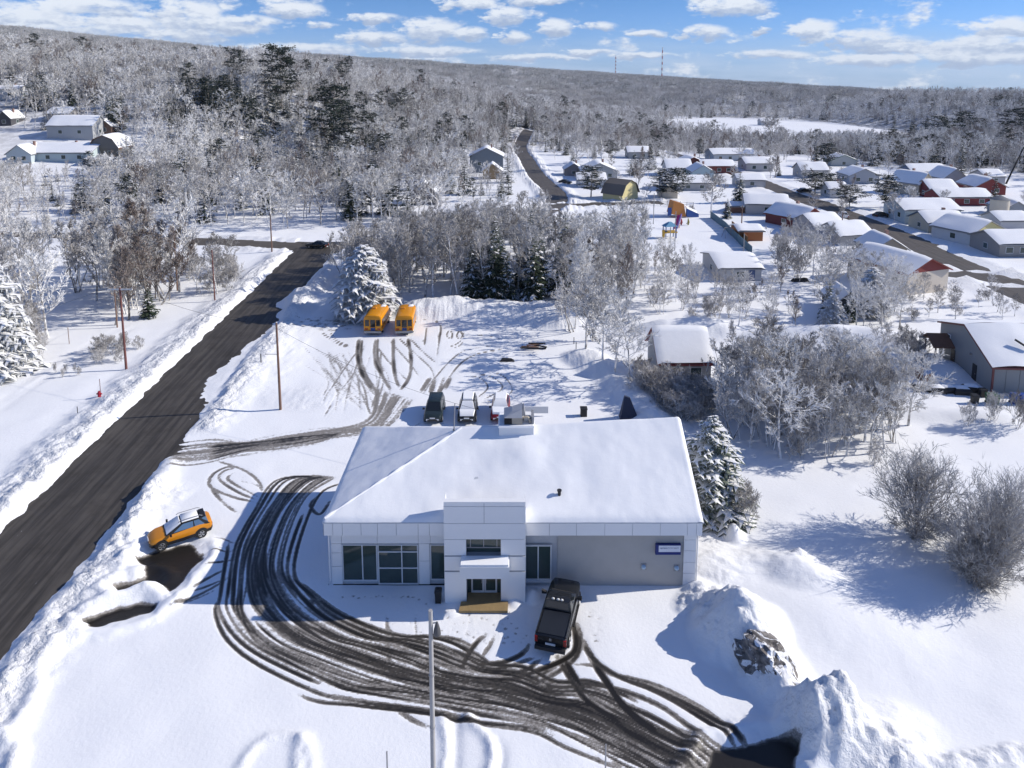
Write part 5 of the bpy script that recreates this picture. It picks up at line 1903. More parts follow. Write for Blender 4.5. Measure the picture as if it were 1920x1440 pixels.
tag(b.build("crate", M_BLACK, loc=(x, y + 0.4, hgt(x, y))), "small dark crate standing behind the showroom roof", "crate")
x, y = P(1181, 790)
b = MB()
b.loft([[(-0.95, -0.5, 0), (0.95, -0.5, 0), (0.95, 0.5, 0), (-0.95, 0.5, 0)], [(-0.5, -0.15, 2.4), (0.05, -0.15, 2.2), (0.05, 0.15, 2.2), (-0.5, 0.15, 2.4)]])
tag(b.build("tarpaulin_stack", pmat("navy_tarpaulin", (0.025, 0.035, 0.07), 0.7, 0.2), loc=(x, y + 0.6, hgt(x, y) - 0.1)), "pointed dark navy tarpaulin covered stack behind the showroom roof", "covered stack")
x, y = P(1008, 785)
b = MB()
b.box(-1.5, 1.1, -0.06, 0.06, 0.3, 1.0)
tag(b.build("board", M_WHITEF, loc=(x, y + 0.6, hgt(x, y))), "low pale board standing right of the ventilation unit behind the roof", "board")
for (lab, px, py) in (("thin bare rod on the shaded snow of the lot edge", 1076, 645), ("slanting dark post at the right edge of the rear lot", 1080, 665)):
    stake(lab, px, py, 0.9, M_BLACK, 0.05)


# ------------------------------------------------------------------ houses
def hmat(col):
    return pmat("siding_%02d_%02d_%02d" % tuple(int(c * 99) for c in col), col, 0.75, 0.08, 1.0)


def roof_slab(b, p00, p10, p11, p01, t, nx=10, ny=6, seed=0, mi=1):
    """snow lying on one roof slope: uneven top, rounded edges, fascia under it"""
    p00, p10, p11, p01 = [Vector(p) for p in (p00, p10, p11, p01)]
    n0 = len(b.v)
    for j in range(ny + 1):
        for i in range(nx + 1):
            u, v = i / nx, j / ny
            p = p00.lerp(p10, u).lerp(p01.lerp(p11, u), v)
            e = min(u, 1 - u, v * 0.8 + 0.06) * 9
            z = t * (1 - math.exp(-e * 2.2)) * (0.75 + 0.6 * float(vnoise(p.x / 2.2 + seed, p.y / 2.2 + seed * 3, seed)))
            b.v.append((p.x, p.y, p.z + 0.04 + z))
    for j in range(ny):
        for i in range(nx):
            a = n0 + j * (nx + 1) + i
            b.f.append((a, a + 1, a + nx + 2, a + nx + 1))
            b.m.append(mi)


def house(label, x, y, wx, dy, hw, hr, axis='x', wall=(0.5, 0.5, 0.5), rz=0.0, gable=None, trim=(0.3, 0.3, 0.3), wins=2,  z=None, door=False, chim=False, over=0.45, gambrel=False, name="house", cat="house", snow=True, front=None, roofcol=None, sidewins=1, group=None):
    """x, y: middle of the near facade on the ground; wx width along X, dy depth, hw wall height, hr roof rise"""
    if z is None:
        z = min(gh(x, y), gh(x - wx / 2, y + dy), gh(x + wx / 2, y + dy)) - 0.1
    t = thing(name, label, cat, (x, y, z), rz, group)
    X0, X1, Y0, Y1 = -wx / 2, wx / 2, 0.0, dy
    wm, tm = hmat(wall), hmat(trim)
    gm = hmat(gable) if gable else wm
    b = MB()
    b.box(X0, X1, Y0, Y1, -0.6, hw)
    b.build("wall", wm, t)
    th = 0.24
    g = MB()
    r = MB()
    d = MB()
    sd = random.Random(label).randint(1, 999)
    if axis == 'x':
        ym = dy / 2
        prof = [(Y0, hw), (ym, hw + hr), (Y1, hw)] if not gambrel else [(Y0, hw), (Y0 + dy * 0.16, hw + hr * 0.68), (ym, hw + hr), (Y1 - dy * 0.16, hw + hr * 0.68), (Y1, hw)]
        g.loft([[(X0 + 0.02, a, c) for a, c in prof], [(X1 - 0.02, a, c) for a, c in prof]])
        sl = hr / ym if not gambrel else 0.4
        pf = [(prof[0][0] - over, prof[0][1] - over * sl)] + prof[1:-1] + [(prof[-1][0] + over, prof[-1][1] - over * sl)]
        for (a, c), (e, f) in zip(pf[:-1], pf[1:]):
            q = [(X0 - over, a, c + 0.03), (X1 + over, a, c + 0.03), (X1 + over, e, f + 0.03), (X0 - over, e, f + 0.03)]
            d.loft([[(p[0], p[1], p[2] - 0.01) for p in q], [(p[0], p[1], p[2] + 0.14) for p in q]])
            q2 = [(p[0], p[1], p[2] + 0.145) for p in q]
            if e <= ym + 0.01:
                roof_slab(r, q2[0], q2[1], q2[2], q2[3], th, 12, 6, sd, 0)
            else:
                roof_slab(r, q2[2], q2[3], q2[0], q2[1], th, 12, 6, sd, 0)
    else:
        xm = 0.0
        prof = [(X0, hw), (xm, hw + hr), (X1, hw)] if not gambrel else [(X0, hw), (X0 + wx * 0.16, hw + hr * 0.68), (xm, hw + hr), (X1 - wx * 0.16, hw + hr * 0.68), (X1, hw)]
        g.loft([[(a, Y0 + 0.02, c) for a, c in prof], [(a, Y1 - 0.02, c) for a, c in prof]])
        sl = hr / (wx / 2) if not gambrel else 0.4
        pf = [(prof[0][0] - over, prof[0][1] - over * sl)] + prof[1:-1] + [(prof[-1][0] + over, prof[-1][1] - over * sl)]
        for (a, c), (e, f) in zip(pf[:-1], pf[1:]):
            q = [(a, Y1 + over, c + 0.03), (a, Y0 - over, c + 0.03), (e, Y0 - over, f + 0.03), (e, Y1 + over, f + 0.03)]
            d.loft([[(p[0], p[1], p[2] - 0.01) for p in q], [(p[0], p[1], p[2] + 0.14) for p in q]])
            q2 = [(p[0], p[1], p[2] + 0.145) for p in q]
            if e <= xm + 0.01:
                roof_slab(r, q2[0], q2[1], q2[2], q2[3], th, 10, 6, sd, 0)
            else:
                roof_slab(r, q2[2], q2[3], q2[0], q2[1], th, 10, 6, sd, 0)
    g.build("gable", gm, t)
    rf = d.build("roof", hmat(roofcol) if roofcol else tm, t)
    if snow:
        r.build("snow_cover", M_SNOW, rf, 180)

    def win(cx, cz, w_, h_, face):
        f = MB()
        k = 0.09
        pn = MB()
        if face == 'f':
            f.box(cx - w_ / 2 - k, cx + w_ / 2 + k, -0.05, -0.003, cz - h_ / 2 - k, cz + h_ / 2 + k)
            pn.box(cx - w_ / 2, cx + w_ / 2, -0.075, -0.053, cz - h_ / 2, cz + h_ / 2)
        else:
            s = -1 if face == 'l' else 1
            xx = X0 if face == 'l' else X1
            lo, hi = sorted((xx + s * 0.003, xx + s * 0.05))
            f.box(lo, hi, cx - w_ / 2 - k, cx + w_ / 2 + k, cz - h_ / 2 - k, cz + h_ / 2 + k)
            lo, hi = sorted((xx + s * 0.053, xx + s * 0.075))
            pn.box(lo, hi, cx - w_ / 2, cx + w_ / 2, cz - h_ / 2, cz + h_ / 2)
        wi = f.build("window", M_WHITEF, t)
        pn.build("pane", M_GLASS, wi)
    for k in range(wins):
        win(X0 + wx * (k + 0.7) / (wins + 0.4), hw * 0.56, min(1.3, wx / (wins + 1) * 0.6), min(1.2, hw * 0.42), 'f')
    for k in range(sidewins):
        face = 'l' if x > 0 else 'r'
        win(Y0 + dy * (k + 0.6) / (sidewins + 0.3), hw * 0.56, 1.1, min(1.1, hw * 0.4), face)
    if door:
        q = MB()
        q.box(X1 - wx * 0.22 - 0.5, X1 - wx * 0.22 + 0.45, -0.06, -0.003, -0.1, 2.05)
        dd = q.build("door", hmat(door) if isinstance(door, tuple) else tm, t)
        q = MB()
        q.box(X1 - wx * 0.22 + 0.27, X1 - wx * 0.22 + 0.33, -0.1, -0.062, 0.95, 1.05)
        q.build("handle", M_GREYM, dd)
    if chim or (cat == 'house' and snow and sd % 3 != 0):
        q = MB()
        q.box(wx * 0.12, wx * 0.12 + 0.6, dy * 0.5, dy * 0.5 + 0.6, hw, hw + hr + 0.9)
        ch = q.build("chimney", hmat((0.26, 0.16, 0.13)), rf)
    return t


def H_(label, px, py, wpx, dy, hw, hr, axis='x', **k):
    """size a house from its width in pixels at the ground line of its near facade"""
    x, y = G(px, py)
    s = FPX / (CT * y + ST * (CAM_H - gh(x, y)))
    return house(label, x, y, wpx / s, dy, hw, hr, axis, **k)


WHT, PALE, GREY, CREAM, REDW, YEL, BLUEG = (0.55, 0.56, 0.57), (0.46, 0.54, 0.58), (0.30, 0.31, 0.32), (0.52, 0.47, 0.39), (0.14, 0.05, 0.045), (0.62, 0.54, 0.28), (0.17, 0.20, 0.23)
BRN = (0.16, 0.10, 0.07)
# on the left slope
H_("long pale turquoise house with a wide snowy roof, lowest on the left slope", 105, 304, 130, 13, 3.0, 2.6, 'x', wall=(0.44, 0.52, 0.54), wins=4, chim=False)
H_("pale gable wing at the left end of the turquoise house", 36, 306, 46, 12, 3.0, 2.8, 'y', wall=(0.46, 0.53, 0.56), wins=2)
H_("tall grey ribbed house with a window high in its right gable, on the left slope", 132, 262, 86, 10, 5.0, 3.2, 'x', wall=(0.36, 0.37, 0.38), wins=2, sidewins=1)
H_("dark brown barn roofed house with big dark windows at the edge of the wood", 196, 298, 54, 10, 3.6, 4.2, 'y', wall=(0.13, 0.12, 0.11), gable=(0.15, 0.14, 0.13), gambrel=True, wins=2, trim=(0.20, 0.10, 0.06))
H_("small dark brown outbuilding behind the grey ribbed house", 196, 252, 26, 7, 3.2, 2.2, 'y', wall=BRN, wins=1)
H_("low carport with a flat dark edged roof below the brown house", 182, 312, 52, 5, 2.0, 0.4, 'x', wall=(0.06, 0.07, 0.09), wins=0, sidewins=0, trim=(0.12, 0.14, 0.17), cat="carport", name="carport")
H_("white building half cut off at the left edge high on the slope", 8, 188, 48, 10, 4.5, 1.5, 'x', wall=WHT, wins=2)
H_("small snow roofed house behind trees at the far left slope", 108, 228, 42, 9, 3.0, 2.2, 'x', wall=(0.32, 0.32, 0.33), wins=2)
H_("dark small house at the left edge among frosted trees", 8, 236, 26, 8, 3.0, 2.6, 'y', wall=(0.07, 0.07, 0.08), wins=1)
# between hill and town
H_("blue grey two storey house with its snowy roof above the wood", 912, 324, 62, 11, 6.2, 3.0, 'y', wall=BLUEG, wins=2, chim=True)
H_("tan gabled garage built before the blue grey house", 923, 336, 36, 6, 3.0, 2.4, 'y', wall=(0.30, 0.22, 0.13), wins=0, door=True, cat="garage", name="garage")
H_("small white shed left of the blue grey house", 858, 300, 30, 6, 3.0, 0.8, 'x', wall=WHT, wins=1, cat="shed", name="shed")
H_("dark house with one snowy roof edge deep in the frosted wood", 794, 385, 48, 9, 3.6, 3.0, 'y', wall=(0.11, 0.11, 0.12), wins=1)
# left street of the town
H_("yellow gambrel barn with a bare grey roof slope beside the curving street", 1148, 376, 44, 8, 2.0, 3.8, 'x', wall=YEL, gambrel=True, wins=0, snow=False, roofcol=(0.16, 0.14, 0.12), sidewins=0, cat="barn", name="barn", rz=-0.75)
H_("grey house with a dark triangular gable window beyond the yellow barn", 1124, 338, 66, 11, 3.2, 2.6, 'y', wall=(0.32, 0.34, 0.36), wins=3)
H_("white house with a low roof just behind the bushy spruce and barn", 1110, 352, 52, 8, 2.6, 1.6, 'x', wall=WHT, wins=2)
H_("small round roofed cream shed in the snow right of the yellow barn", 1253, 372, 34, 6, 1.6, 1.7, 'y', wall=CREAM, wins=0, cat="shed", name="shed", rz=-0.1, roofcol=CREAM, snow=False)
H_("red brown house with snowy twin roofs in the middle of the town", 1300, 322, 56, 10, 3.0, 2.4, 'y', wall=REDW, wins=2, trim=(0.22, 0.06, 0.05))
H_("long low red house right of the red brown one", 1348, 326, 60, 9, 2.8, 1.7, 'x', wall=(0.18, 0.055, 0.045), wins=3, trim=(0.2, 0.05, 0.04))
H_("pale blue gabled house in the middle of the town", 1318, 338, 40, 9, 2.9, 2.2, 'y', wall=(0.36, 0.46, 0.50), wins=2)
H_("white house with a steep snowy roof left of the pale blue one", 1274, 330, 46, 9, 2.9, 2.6, 'x', wall=WHT, wins=2)
H_("wide white roofed building before the lakeside trees", 1378, 302, 80, 14, 3.2, 1.8, 'x', wall=(0.44, 0.47, 0.50), wins=4)
H_("white roofed house right of the wide lakeside building", 1424, 322, 50, 10, 3.0, 1.8, 'x', wall=(0.40, 0.40, 0.41), wins=2)
H_("small snow roofed house behind dark spruces at the lake end of town", 1198, 298, 40, 9, 3.0, 2.0, 'x', wall=GREY, wins=2)
H_("long low snow roofed bungalow behind the round shed", 1290, 358, 88, 9, 2.4, 1.6, 'x', wall=(0.42, 0.42, 0.42), wins=3)
H_("snow roofed garage right of the big bare tree in town", 1410, 352, 50, 7, 2.4, 1.5, 'x', wall=(0.44, 0.44, 0.45), wins=1, cat="garage", name="garage")
H_("tiny snow roofed hut by the curving street's far end", 1076, 330, 34, 7, 2.4, 2.0, 'y', wall=(0.22, 0.2, 0.2), wins=1)
# left side of the far street
H_("grey bungalow with one black window and a snowy curved roof by the far street", 1438, 404, 76, 9, 2.8, 1.9, 'x', wall=(0.38, 0.38, 0.39), wins=1, rz=-0.2)
H_("red house with a red gable under snow on the near side of the far street", 1522, 428, 66, 10, 2.4, 2.3, 'y', wall=(0.17, 0.04, 0.04), wins=2, trim=(0.2, 0.05, 0.04), rz=0.5)
H_("low red brown shed in front of the red house", 1440, 394, 20, 4, 1.8, 0.8, 'x', wall=(0.15, 0.04, 0.035), wins=0, sidewins=0, cat="shed", name="shed")
H_("snow roofed cottage with grey walls below the red house", 1556, 442, 64, 8, 2.3, 1.9, 'x', wall=(0.40, 0.39, 0.38), wins=2, rz=0.25)
H_("domed snow covered cottage next to the street pole", 1606, 460, 70, 8, 2.2, 2.0, 'x', wall=(0.34, 0.34, 0.35), wins=1, rz=0.2)
H_("tan gabled house half hidden behind the cream hall", 1668, 492, 62, 7, 2.6, 2.0, 'y', wall=(0.30, 0.27, 0.23), wins=0)
H_("large cream hall with a red gable band and broad snowy roof", 1738, 550, 104, 12, 3.7, 2.0, 'y', wall=(0.58, 0.52, 0.44), gable=(0.22, 0.045, 0.04), wins=0, trim=(0.2, 0.05, 0.045), rz=0.36, cat="hall", name="hall", sidewins=3)
H_("orange brown plank shed beside the teal fence", 1408, 452, 44, 6, 2.2, 0.7, 'x', wall=(0.28, 0.11, 0.04), wins=0, sidewins=0, cat="shed", name="shed")
H_("low brown shed behind the playground fence", 1386, 400, 36, 4, 1.8, 0.6, 'x', wall=(0.22, 0.10, 0.06), wins=0, sidewins=0, cat="shed", name="shed")
H_("low white playground pavilion with a blue door under a deep snow roof", 1388, 527, 78, 11, 2.2, 1.2, 'x', wall=(0.46, 0.47, 0.49), wins=1, door=(0.08, 0.12, 0.24), cat="pavilion", name="pavilion")
H_("dark little shed with a snowy roof among bare trees right of the pavilion", 1590, 590, 44, 5, 2.0, 1.4, 'y', wall=(0.06, 0.065, 0.08), wins=1, cat="shed", name="shed")
H_("grey house with red edged gable and steep snowy roof behind the dark hedge", 1284, 722, 96, 7.0, 2.6, 2.7, 'x', wall=(0.34, 0.35, 0.36), trim=(0.26, 0.06, 0.05), wins=2, sidewins=0, over=0.35)
# right side of the far street
H_("pale turquoise and grey bungalow right of the far street", 1748, 420, 104, 10, 3.4, 1.8, 'x', wall=(0.42, 0.50, 0.53), wins=1, sidewins=2)
H_("cream bungalow with a blue roof corner right of the far street", 1776, 437, 72, 8, 2.4, 1.8, 'x', wall=(0.46, 0.43, 0.34), wins=2, trim=(0.12, 0.17, 0.24))
H_("pale house with a yellow gable right of the far street", 1852, 458, 92, 9, 2.7, 2.2, 'y', wall=(0.52, 0.54, 0.55), gable=(0.55, 0.50, 0.26), wins=2, rz=0.4)
H_("grey brick bungalow cut off by the right edge", 1918, 482, 90, 9, 2.6, 1.7, 'x', wall=(0.27, 0.26, 0.25), wins=3)
H_("tiny white house with a square snowy roof beside dark shrubs on the far street", 1572, 372, 34, 6, 2.8, 1.4, 'x', wall=(0.50, 0.50, 0.50), wins=1)
H_("beige gabled house highest among the houses at the right edge", 1735, 366, 44, 9, 3.6, 3.0, 'y', wall=(0.48, 0.41, 0.31), wins=1, rz=0.5)
H_("red walled house with a plain snowy roof right of the beige gable", 1772, 374, 52, 9, 2.6, 2.4, 'x', wall=(0.17, 0.04, 0.04), wins=2)
H_("long low dark red house behind the turquoise bungalow", 1812, 386, 96, 8, 2.4, 1.7, 'x', wall=(0.19, 0.035, 0.04), wins=3)
H_("bright red gabled house by the leaning spar at the right edge", 1856, 366, 58, 9, 2.6, 2.4, 'y', wall=(0.20, 0.04, 0.035), wins=2)
H_("dark blue house with a snowy roof above the beige gable", 1744, 340, 66, 9, 3.2, 2.0, 'x', wall=(0.07, 0.11, 0.2), wins=2)
H_("grey house with a pyramid like snowy roof among trees, right part of town", 1790, 352, 46, 9, 3.0, 3.0, 'y', wall=(0.34, 0.34, 0.36), wins=1)
H_("small house with a white roof at the far right of town", 1866, 346, 36, 8, 2.6, 1.8, 'x', wall=(0.40, 0.40, 0.42), wins=1)
H_("house with a green edged roof behind spruces beyond the far street", 1582, 312, 46, 8, 2.8, 2.0, 'y', wall=(0.40, 0.42, 0.42), wins=1, trim=(0.08, 0.22, 0.15))
H_("snow roofed house hidden behind trees left of the green edged roof", 1528, 334, 50, 8, 2.8, 2.2, 'x', wall=(0.40, 0.40, 0.40), wins=2)
H_("snow roofed house beyond the tiny white house on the far street", 1620, 345, 56, 9, 2.8, 2.2, 'y', wall=(0.34, 0.36, 0.4), wins=2)
H_("low white garage by the right edge behind the yellow gable", 1905, 432, 60, 7, 2.2, 1.4, 'x', wall=(0.48, 0.48, 0.50), wins=0, cat="garage", name="garage")
H_("grey shed with a snowy roof cut off by the right edge", 1905, 408, 40, 7, 2.4, 1.6, 'y', wall=(0.28, 0.3, 0.33), wins=1, cat="shed", name="shed")
H_("white house on the far bank of the frozen lake", 1440, 236, 26, 10, 4.0, 3.0, 'x', wall=(0.5, 0.5, 0.5), wins=2)
H_("pale chalet in the trees left of the frozen lake", 1230, 226, 30, 10, 4.0, 5.0, 'y', wall=(0.45, 0.44, 0.43), wins=1)
H_("pale steep roofed house in trees at the top of the curving street", 1122, 258, 26, 9, 4.0, 4.0, 'y', wall=(0.4, 0.4, 0.4), wins=1)
# silo
x, y = G(1872, 408)
t = thing("silo", "cream round tank with a dark conical roof among the right hand houses", "silo", (x, y, gh(x, y)))
b = MB()
b.tube([(0, 0, -0.3), (0, 0, 4.6)], 2.1, 16)
b.build("tank", hmat(CREAM), t, 50)
b = MB()
b.tube([(0, 0, 4.6), (0, 0, 5.6)], [2.3, 0.2], 16)
b.build("roof", hmat((0.14, 0.15, 0.17)), t, 50)

# warehouse on the right
wx0, wy0 = 52.6, 73.9
t = thing("warehouse", "long grey metal warehouse with red trim and a smooth snowy roof at the right edge", "warehouse", (wx0, wy0, -0.1), R(-4))
M_CLAD = pmat("grey_cladding", (0.24, 0.255, 0.265), 0.6, 0.06, 0.6)
M_TRIM = pmat("oxide_red_trim", (0.17, 0.055, 0.05), 0.6)
WD, WL, WE, WR, WRY = 11.0, 34.0, 3.0, 5.7, 5.6
b = MB()
pr = [(0, 0 - 0.5), (0, WE), (WRY, WR), (WD, 4.2), (WD, -0.5)]
b.loft([[(0, a, c) for a, c in pr], [(WL, a, c) for a, c in pr]])
b.build("wall", M_CLAD, t)
for k in range(22):   # standing ribs of the cladding
    b = MB()
    b.box(1.4 + k * 1.45, 1.46 + k * 1.45, -0.045, -0.002, -0.3, WE - 0.15)
    b.build("cladding_rib", M_CLAD, t)
b = MB()
for (a, c), (e, f) in (((-0.35, WE - 0.12), (WRY, WR)), ((WRY, WR), (WD + 0.35, 4.1))):
    b.loft([[(-0.3, a, c + 0.02), (WL, a, c + 0.02), (WL, e, f + 0.02), (-0.3, e, f + 0.02)], [(-0.3, a, c + 0.2), (WL, a, c + 0.2), (WL, e, f + 0.2), (-0.3, e, f + 0.2)]])
rf = b.build("roof", M_TRIM, t)
b = MB()
roof_slab(b, (-0.3, -0.35, WE + 0.09), (WL, -0.35, WE + 0.09), (WL, WRY, WR + 0.21), (-0.3, WRY, WR + 0.21), 0.28, 60, 16, 3, 0)
roof_slab(b, (WL, WD + 0.35, 4.31), (-0.3, WD + 0.35, 4.31), (-0.3, WRY, WR + 0.21), (WL, WRY, WR + 0.21), 0.28, 60, 12, 4, 0)
b.build("snow_cover", M_SNOW, rf, 180)
b = MB()
b.box(-0.10, 0.10, -0.14, -0.003, -0.3, WE - 0.1)
b.build("corner_trim", M_TRIM, t)
for (y0, y1, z0, z1, nm) in ((2.9, 3.7, -0.2, 2.0, "door"), (7.4, 8.2, -0.2, 2.0, "door")):
    b = MB()
    b.box(-0.06, -0.003, y0, y1, z0, z1)
    dr = b.build(nm, M_BLACK, t)
    b = MB()
    b.box(-0.1, -0.062, y0 + 0.1, y0 + 0.18, 0.9, 1.0)
    b.build("handle", M_GREYM, dr)
b = MB()
b.box(-0.06, -0.003, 8.6, 9.3, 2.5, 3.5)
f_ = b.build("window", M_WHITEF, t)
b = MB()
b.box(-0.075, -0.062, 8.7, 9.2, 2.6, 3.4)
b.build("pane", M_GLASS, f_)
b = MB()
b.tube([(-0.02, 4.2, 2.9), (-0.25, 4.2, 2.85)], 0.1, 8)
b.build("wall_lamp", M_GREYM, t)
# timber porch
b = MB()
for yy in (8.0, 10.4):
    b.box(-2.0, -1.85, yy, yy + 0.15, -0.3, 2.3)
b.build("porch_post", M_WOODP, t)
b = MB()
b.loft([[(-2.5, 7.5, 2.2), (-0.01, 7.5, 2.2), (-0.01, 9.3, 3.3), (-2.5, 9.3, 3.3)], [(-2.5, 7.5, 2.35), (-0.01, 7.5, 2.35), (-0.01, 9.3, 3.48), (-2.5, 9.3, 3.48)]])
b.loft([[(-2.5, 9.3, 3.3), (-0.01, 9.3, 3.3), (-0.01, 11.0, 2.2), (-2.5, 11.0, 2.2)], [(-2.5, 9.3, 3.48), (-0.01, 9.3, 3.48), (-0.01, 11.0, 2.35), (-2.5, 11.0, 2.35)]])
b.build("porch_roof", pmat("brown_shingle", (0.17, 0.09, 0.06), 0.85, 0.25, 3.0), t)
b = MB()
b.tube([(4.5, 1.6, WE + 0.9), (4.5, 1.6, WE + 1.7)], 0.14, 8)
b.tube([(4.5, 1.6, WE + 1.7), (3.6, 2.6, WE + 2.3)], 0.12, 8)
b.build("roof_vent", M_BLACK, rf)
b = MB()
b.tube([(10.0, 2.2, WE + 1.2), (10.0, 2.2, WE + 1.75)], 0.13, 8)
b.build("roof_vent", M_BLACK, rf)
b = MB()
b.box(11.2, 13.2, 4.6, 6.6, WR - 0.3, WR + 1.1)
b.build("roof_unit", M_GREYM, rf)


def bin_(label, px, py, col, w_, h_, group=None):
    x, y = P(px, py)
    m_ = pmat("bin_" + "_".join(str(int(c * 100)) for c in col), col, 0.5)
    t = thing("wheelie_bin", label, "bin", (x, y, hgt(x, y) - 0.03), 0, group)
    b = MB()
    b.loft([[(-w_ * k, -w_ * .8 * k, z_), (w_ * k, -w_ * .8 * k, z_), (w_ * k, w_ * .8 * k, z_), (-w_ * k, w_ * .8 * k, z_)] for k, z_ in ((0.82, 0), (1.0, h_))])
    b.build("tub", m_, t)
    b = MB()
    b.loft([[(-w_ * 1.06, -w_ * .86, h_ + .003), (w_ * 1.06, -w_ * .86, h_ + .003), (w_ * 1.06, w_ * .86, h_ + .003), (-w_ * 1.06, w_ * .86, h_ + .003)], [(-w_ * .95, -w_ * .7, h_ + 0.12), (w_ * .95, -w_ * .7, h_ + 0.14), (w_ * .95, w_ * .75, h_ + 0.16), (-w_ * .95, w_ * .75, h_ + 0.16)]])
    b.build("lid", m_, t)
    for s in (-1, 1):
        b = MB()
        b.cyl_y((s * w_ * 0.75, w_ * 0.75, 0.12), 0.12, 0.05, 10)
        b.build("wheel", M_TYRE, t)


bin_("black bin nearest the drive left of the green one", 1827, 756, (0.015, 0.015, 0.017), 0.34, 0.85)
bin_("black bin against the warehouse corner behind the other black one", 1842, 744, (0.015, 0.016, 0.018), 0.36, 0.8)
bin_("green waste bin standing right of the black bins", 1860, 757, (0.02, 0.09, 0.035), 0.55, 0.95)
bin_("blue recycling bin nearest the right edge, first of two", 1902, 756, (0.03, 0.07, 0.25), 0.42, 1.0)
bin_("blue recycling bin cut by the right edge of the view", 1917, 757, (0.02, 0.06, 0.28), 0.42, 1.0)
# stacked junk before the warehouse
x, y = P(1780, 737)
t = thing("scrap_heap", "long black scrap heap under snow before the grey warehouse", "scrap heap", (x, y + 0.3, hgt(x, y) - 0.05), R(-6))
for j in range(5):
    r0 = random.Random(j + 4)
    b = MB()
    b.loft([[(-0.9 * k + r0.uniform(-.1, .1), -0.5 * k, z_), (0.9 * k, -0.5 * k + r0.uniform(-.1, .1), z_), (0.9 * k, 0.6 * k, z_), (-0.9 * k, 0.6 * k, z_)] for k, z_ in ((1, 0), (1.03, 0.45), (0.8, 0.7))])
    q = b.build("scrap_bundle", M_BLACK, t, loc=(-2.6 + 1.3 * j, r0.uniform(-0.3, 0.3), 0), rz=r0.uniform(-0.3, 0.3))
    b = MB()
    b.loft([[(-0.7, -0.35, 0.705), (0.7, -0.35, 0.705), (0.7, 0.5, 0.705), (-0.7, 0.5, 0.705)], [(-0.4, -0.15, 0.86), (0.5, -0.2, 0.84), (0.4, 0.4, 0.86), (-0.5, 0.3, 0.85)]])
    b.build("snow_cap", M_SNOW, q, 60)
x, y = P(1740, 718)
b = MB()
b.loft([[(-0.6, -0.3, 0), (0.5, -0.4, 0), (0.6, 0.4, 0), (-0.4, 0.3, 0)], [(-0.5, -0.2, 0.5), (0.3, -0.3, 0.6), (0.7, 0.2, 0.75), (-0.3, 0.3, 0.5)]])
tag(b.build("wheelbarrow", pmat("faded_orange_plastic", (0.42, 0.12, 0.06), 0.6), loc=(x, y, hgt(x, y) + 0.1), rz=0.3), "faded orange tub lying on the drift before the warehouse porch", "tub")
x, y = P(1723, 715)
b = MB()
b.box(-0.15, 0.15, -0.4, 0.4, 0, 1.5)
b.box(-0.2, -0.155, -0.5, 0.5, 0.2, 1.3)
tag(b.build("pallet", M_WOODP, loc=(x, y, hgt(x, y) - 0.1), rz=0.2), "upright brown wooden pallet left of the warehouse porch", "pallet")

# playground beyond the middle trees
M_PORG = pmat("play_orange", (0.50, 0.20, 0.05), 0.6)
M_PBLU = pmat("play_blue", (0.03, 0.08, 0.28), 0.5)
M_PPNK = pmat("play_pink", (0.50, 0.04, 0.18), 0.5)
M_PYEL = pmat("play_yellow", (0.55, 0.32, 0.03), 0.5)
M_PCYA = pmat("play_light_blue", (0.12, 0.30, 0.46), 0.5)
x, y = P(1278, 408)
t = thing("play_house", "orange roofed play house with dark blue side panels on the snowy playground", "play house", (x, y, hgt(x, y)), 0.15)
b = MB()
b.loft([[(-2.6, 0, 1.0), (1.2, 0, 0.2), (1.2, 3.5, 0.2), (-2.6, 3.5, 1.0)], [(-2.0, 0.3, 4.2), (0.6, 0.3, 3.4), (0.6, 3.2, 3.4), (-2.0, 3.2, 4.2)]])
b.build("roof", M_PORG, t)
b = MB()
b.box(-3.6, -2.65, 0.1, 0.3, 0.6, 2.6)
b.build("side_panel", M_PBLU, t)
b = MB()
b.loft([[(1.25, -0.2, 0.3), (4.6, 0.2, -0.3), (4.6, 0.4, -0.3), (1.25, 0.4, 0.3)], [(1.25, -0.2, 2.3), (4.6, 0.2, 0.8), (4.6, 0.4, 0.8), (1.25, 0.4, 2.3)]])
b.build("side_panel", M_PBLU, t)
b = MB()
b.loft([[(1.3, -0.1, 2.35), (4.5, 0.2, 0.85), (4.5, 1.4, 1.2), (1.3, 1.6, 2.7)], [(1.3, 0.0, 2.6), (4.4, 0.3, 1.05), (4.4, 1.3, 1.4), (1.3, 1.5, 2.9)]])
b.build("snow_cap", M_SNOW, t, 60)
x, y = P(1268, 428)
t = thing("slide", "pink and pale playground slide standing in the snow before the play house", "slide", (x, y, hgt(x, y)), -0.3)
b = MB()
b.loft([[(0.2, 0, 3.0), (0.9, 0, 3.0), (0.9, 0.1, 3.2), (0.2, 0.1, 3.2)], [(-0.6, -1.8, 0.2), (0.2, -1.8, 0.2), (0.2, -1.7, 0.45), (-0.6, -1.7, 0.45)]])
b.build("chute", M_PPNK, t)
b = MB()
b.loft([[(0.9, 0, 3.1), (1.2, 0, 3.1), (1.2, 0.1, 3.5), (0.9, 0.1, 3.5)], [(0.2, -1.8, 0.3), (0.5, -1.8, 0.3), (0.5, -1.7, 0.8), (0.2, -1.7, 0.8)]])
b.build("side_rail", pmat("play_violet", (0.36, 0.25, 0.5), 0.5), t)
b = MB()
b.tube([(0.6, 0.4, 0), (0.6, 0.4, 3.2)], 0.12, 6)
b.build("ladder_post", M_PYEL, t)
x, y = P(1258, 447)
t = thing("climbing_frame", "blue and yellow climbing frame on thin posts, lowest on the playground", "climbing frame", (x, y, hgt(x, y)), 0.2)
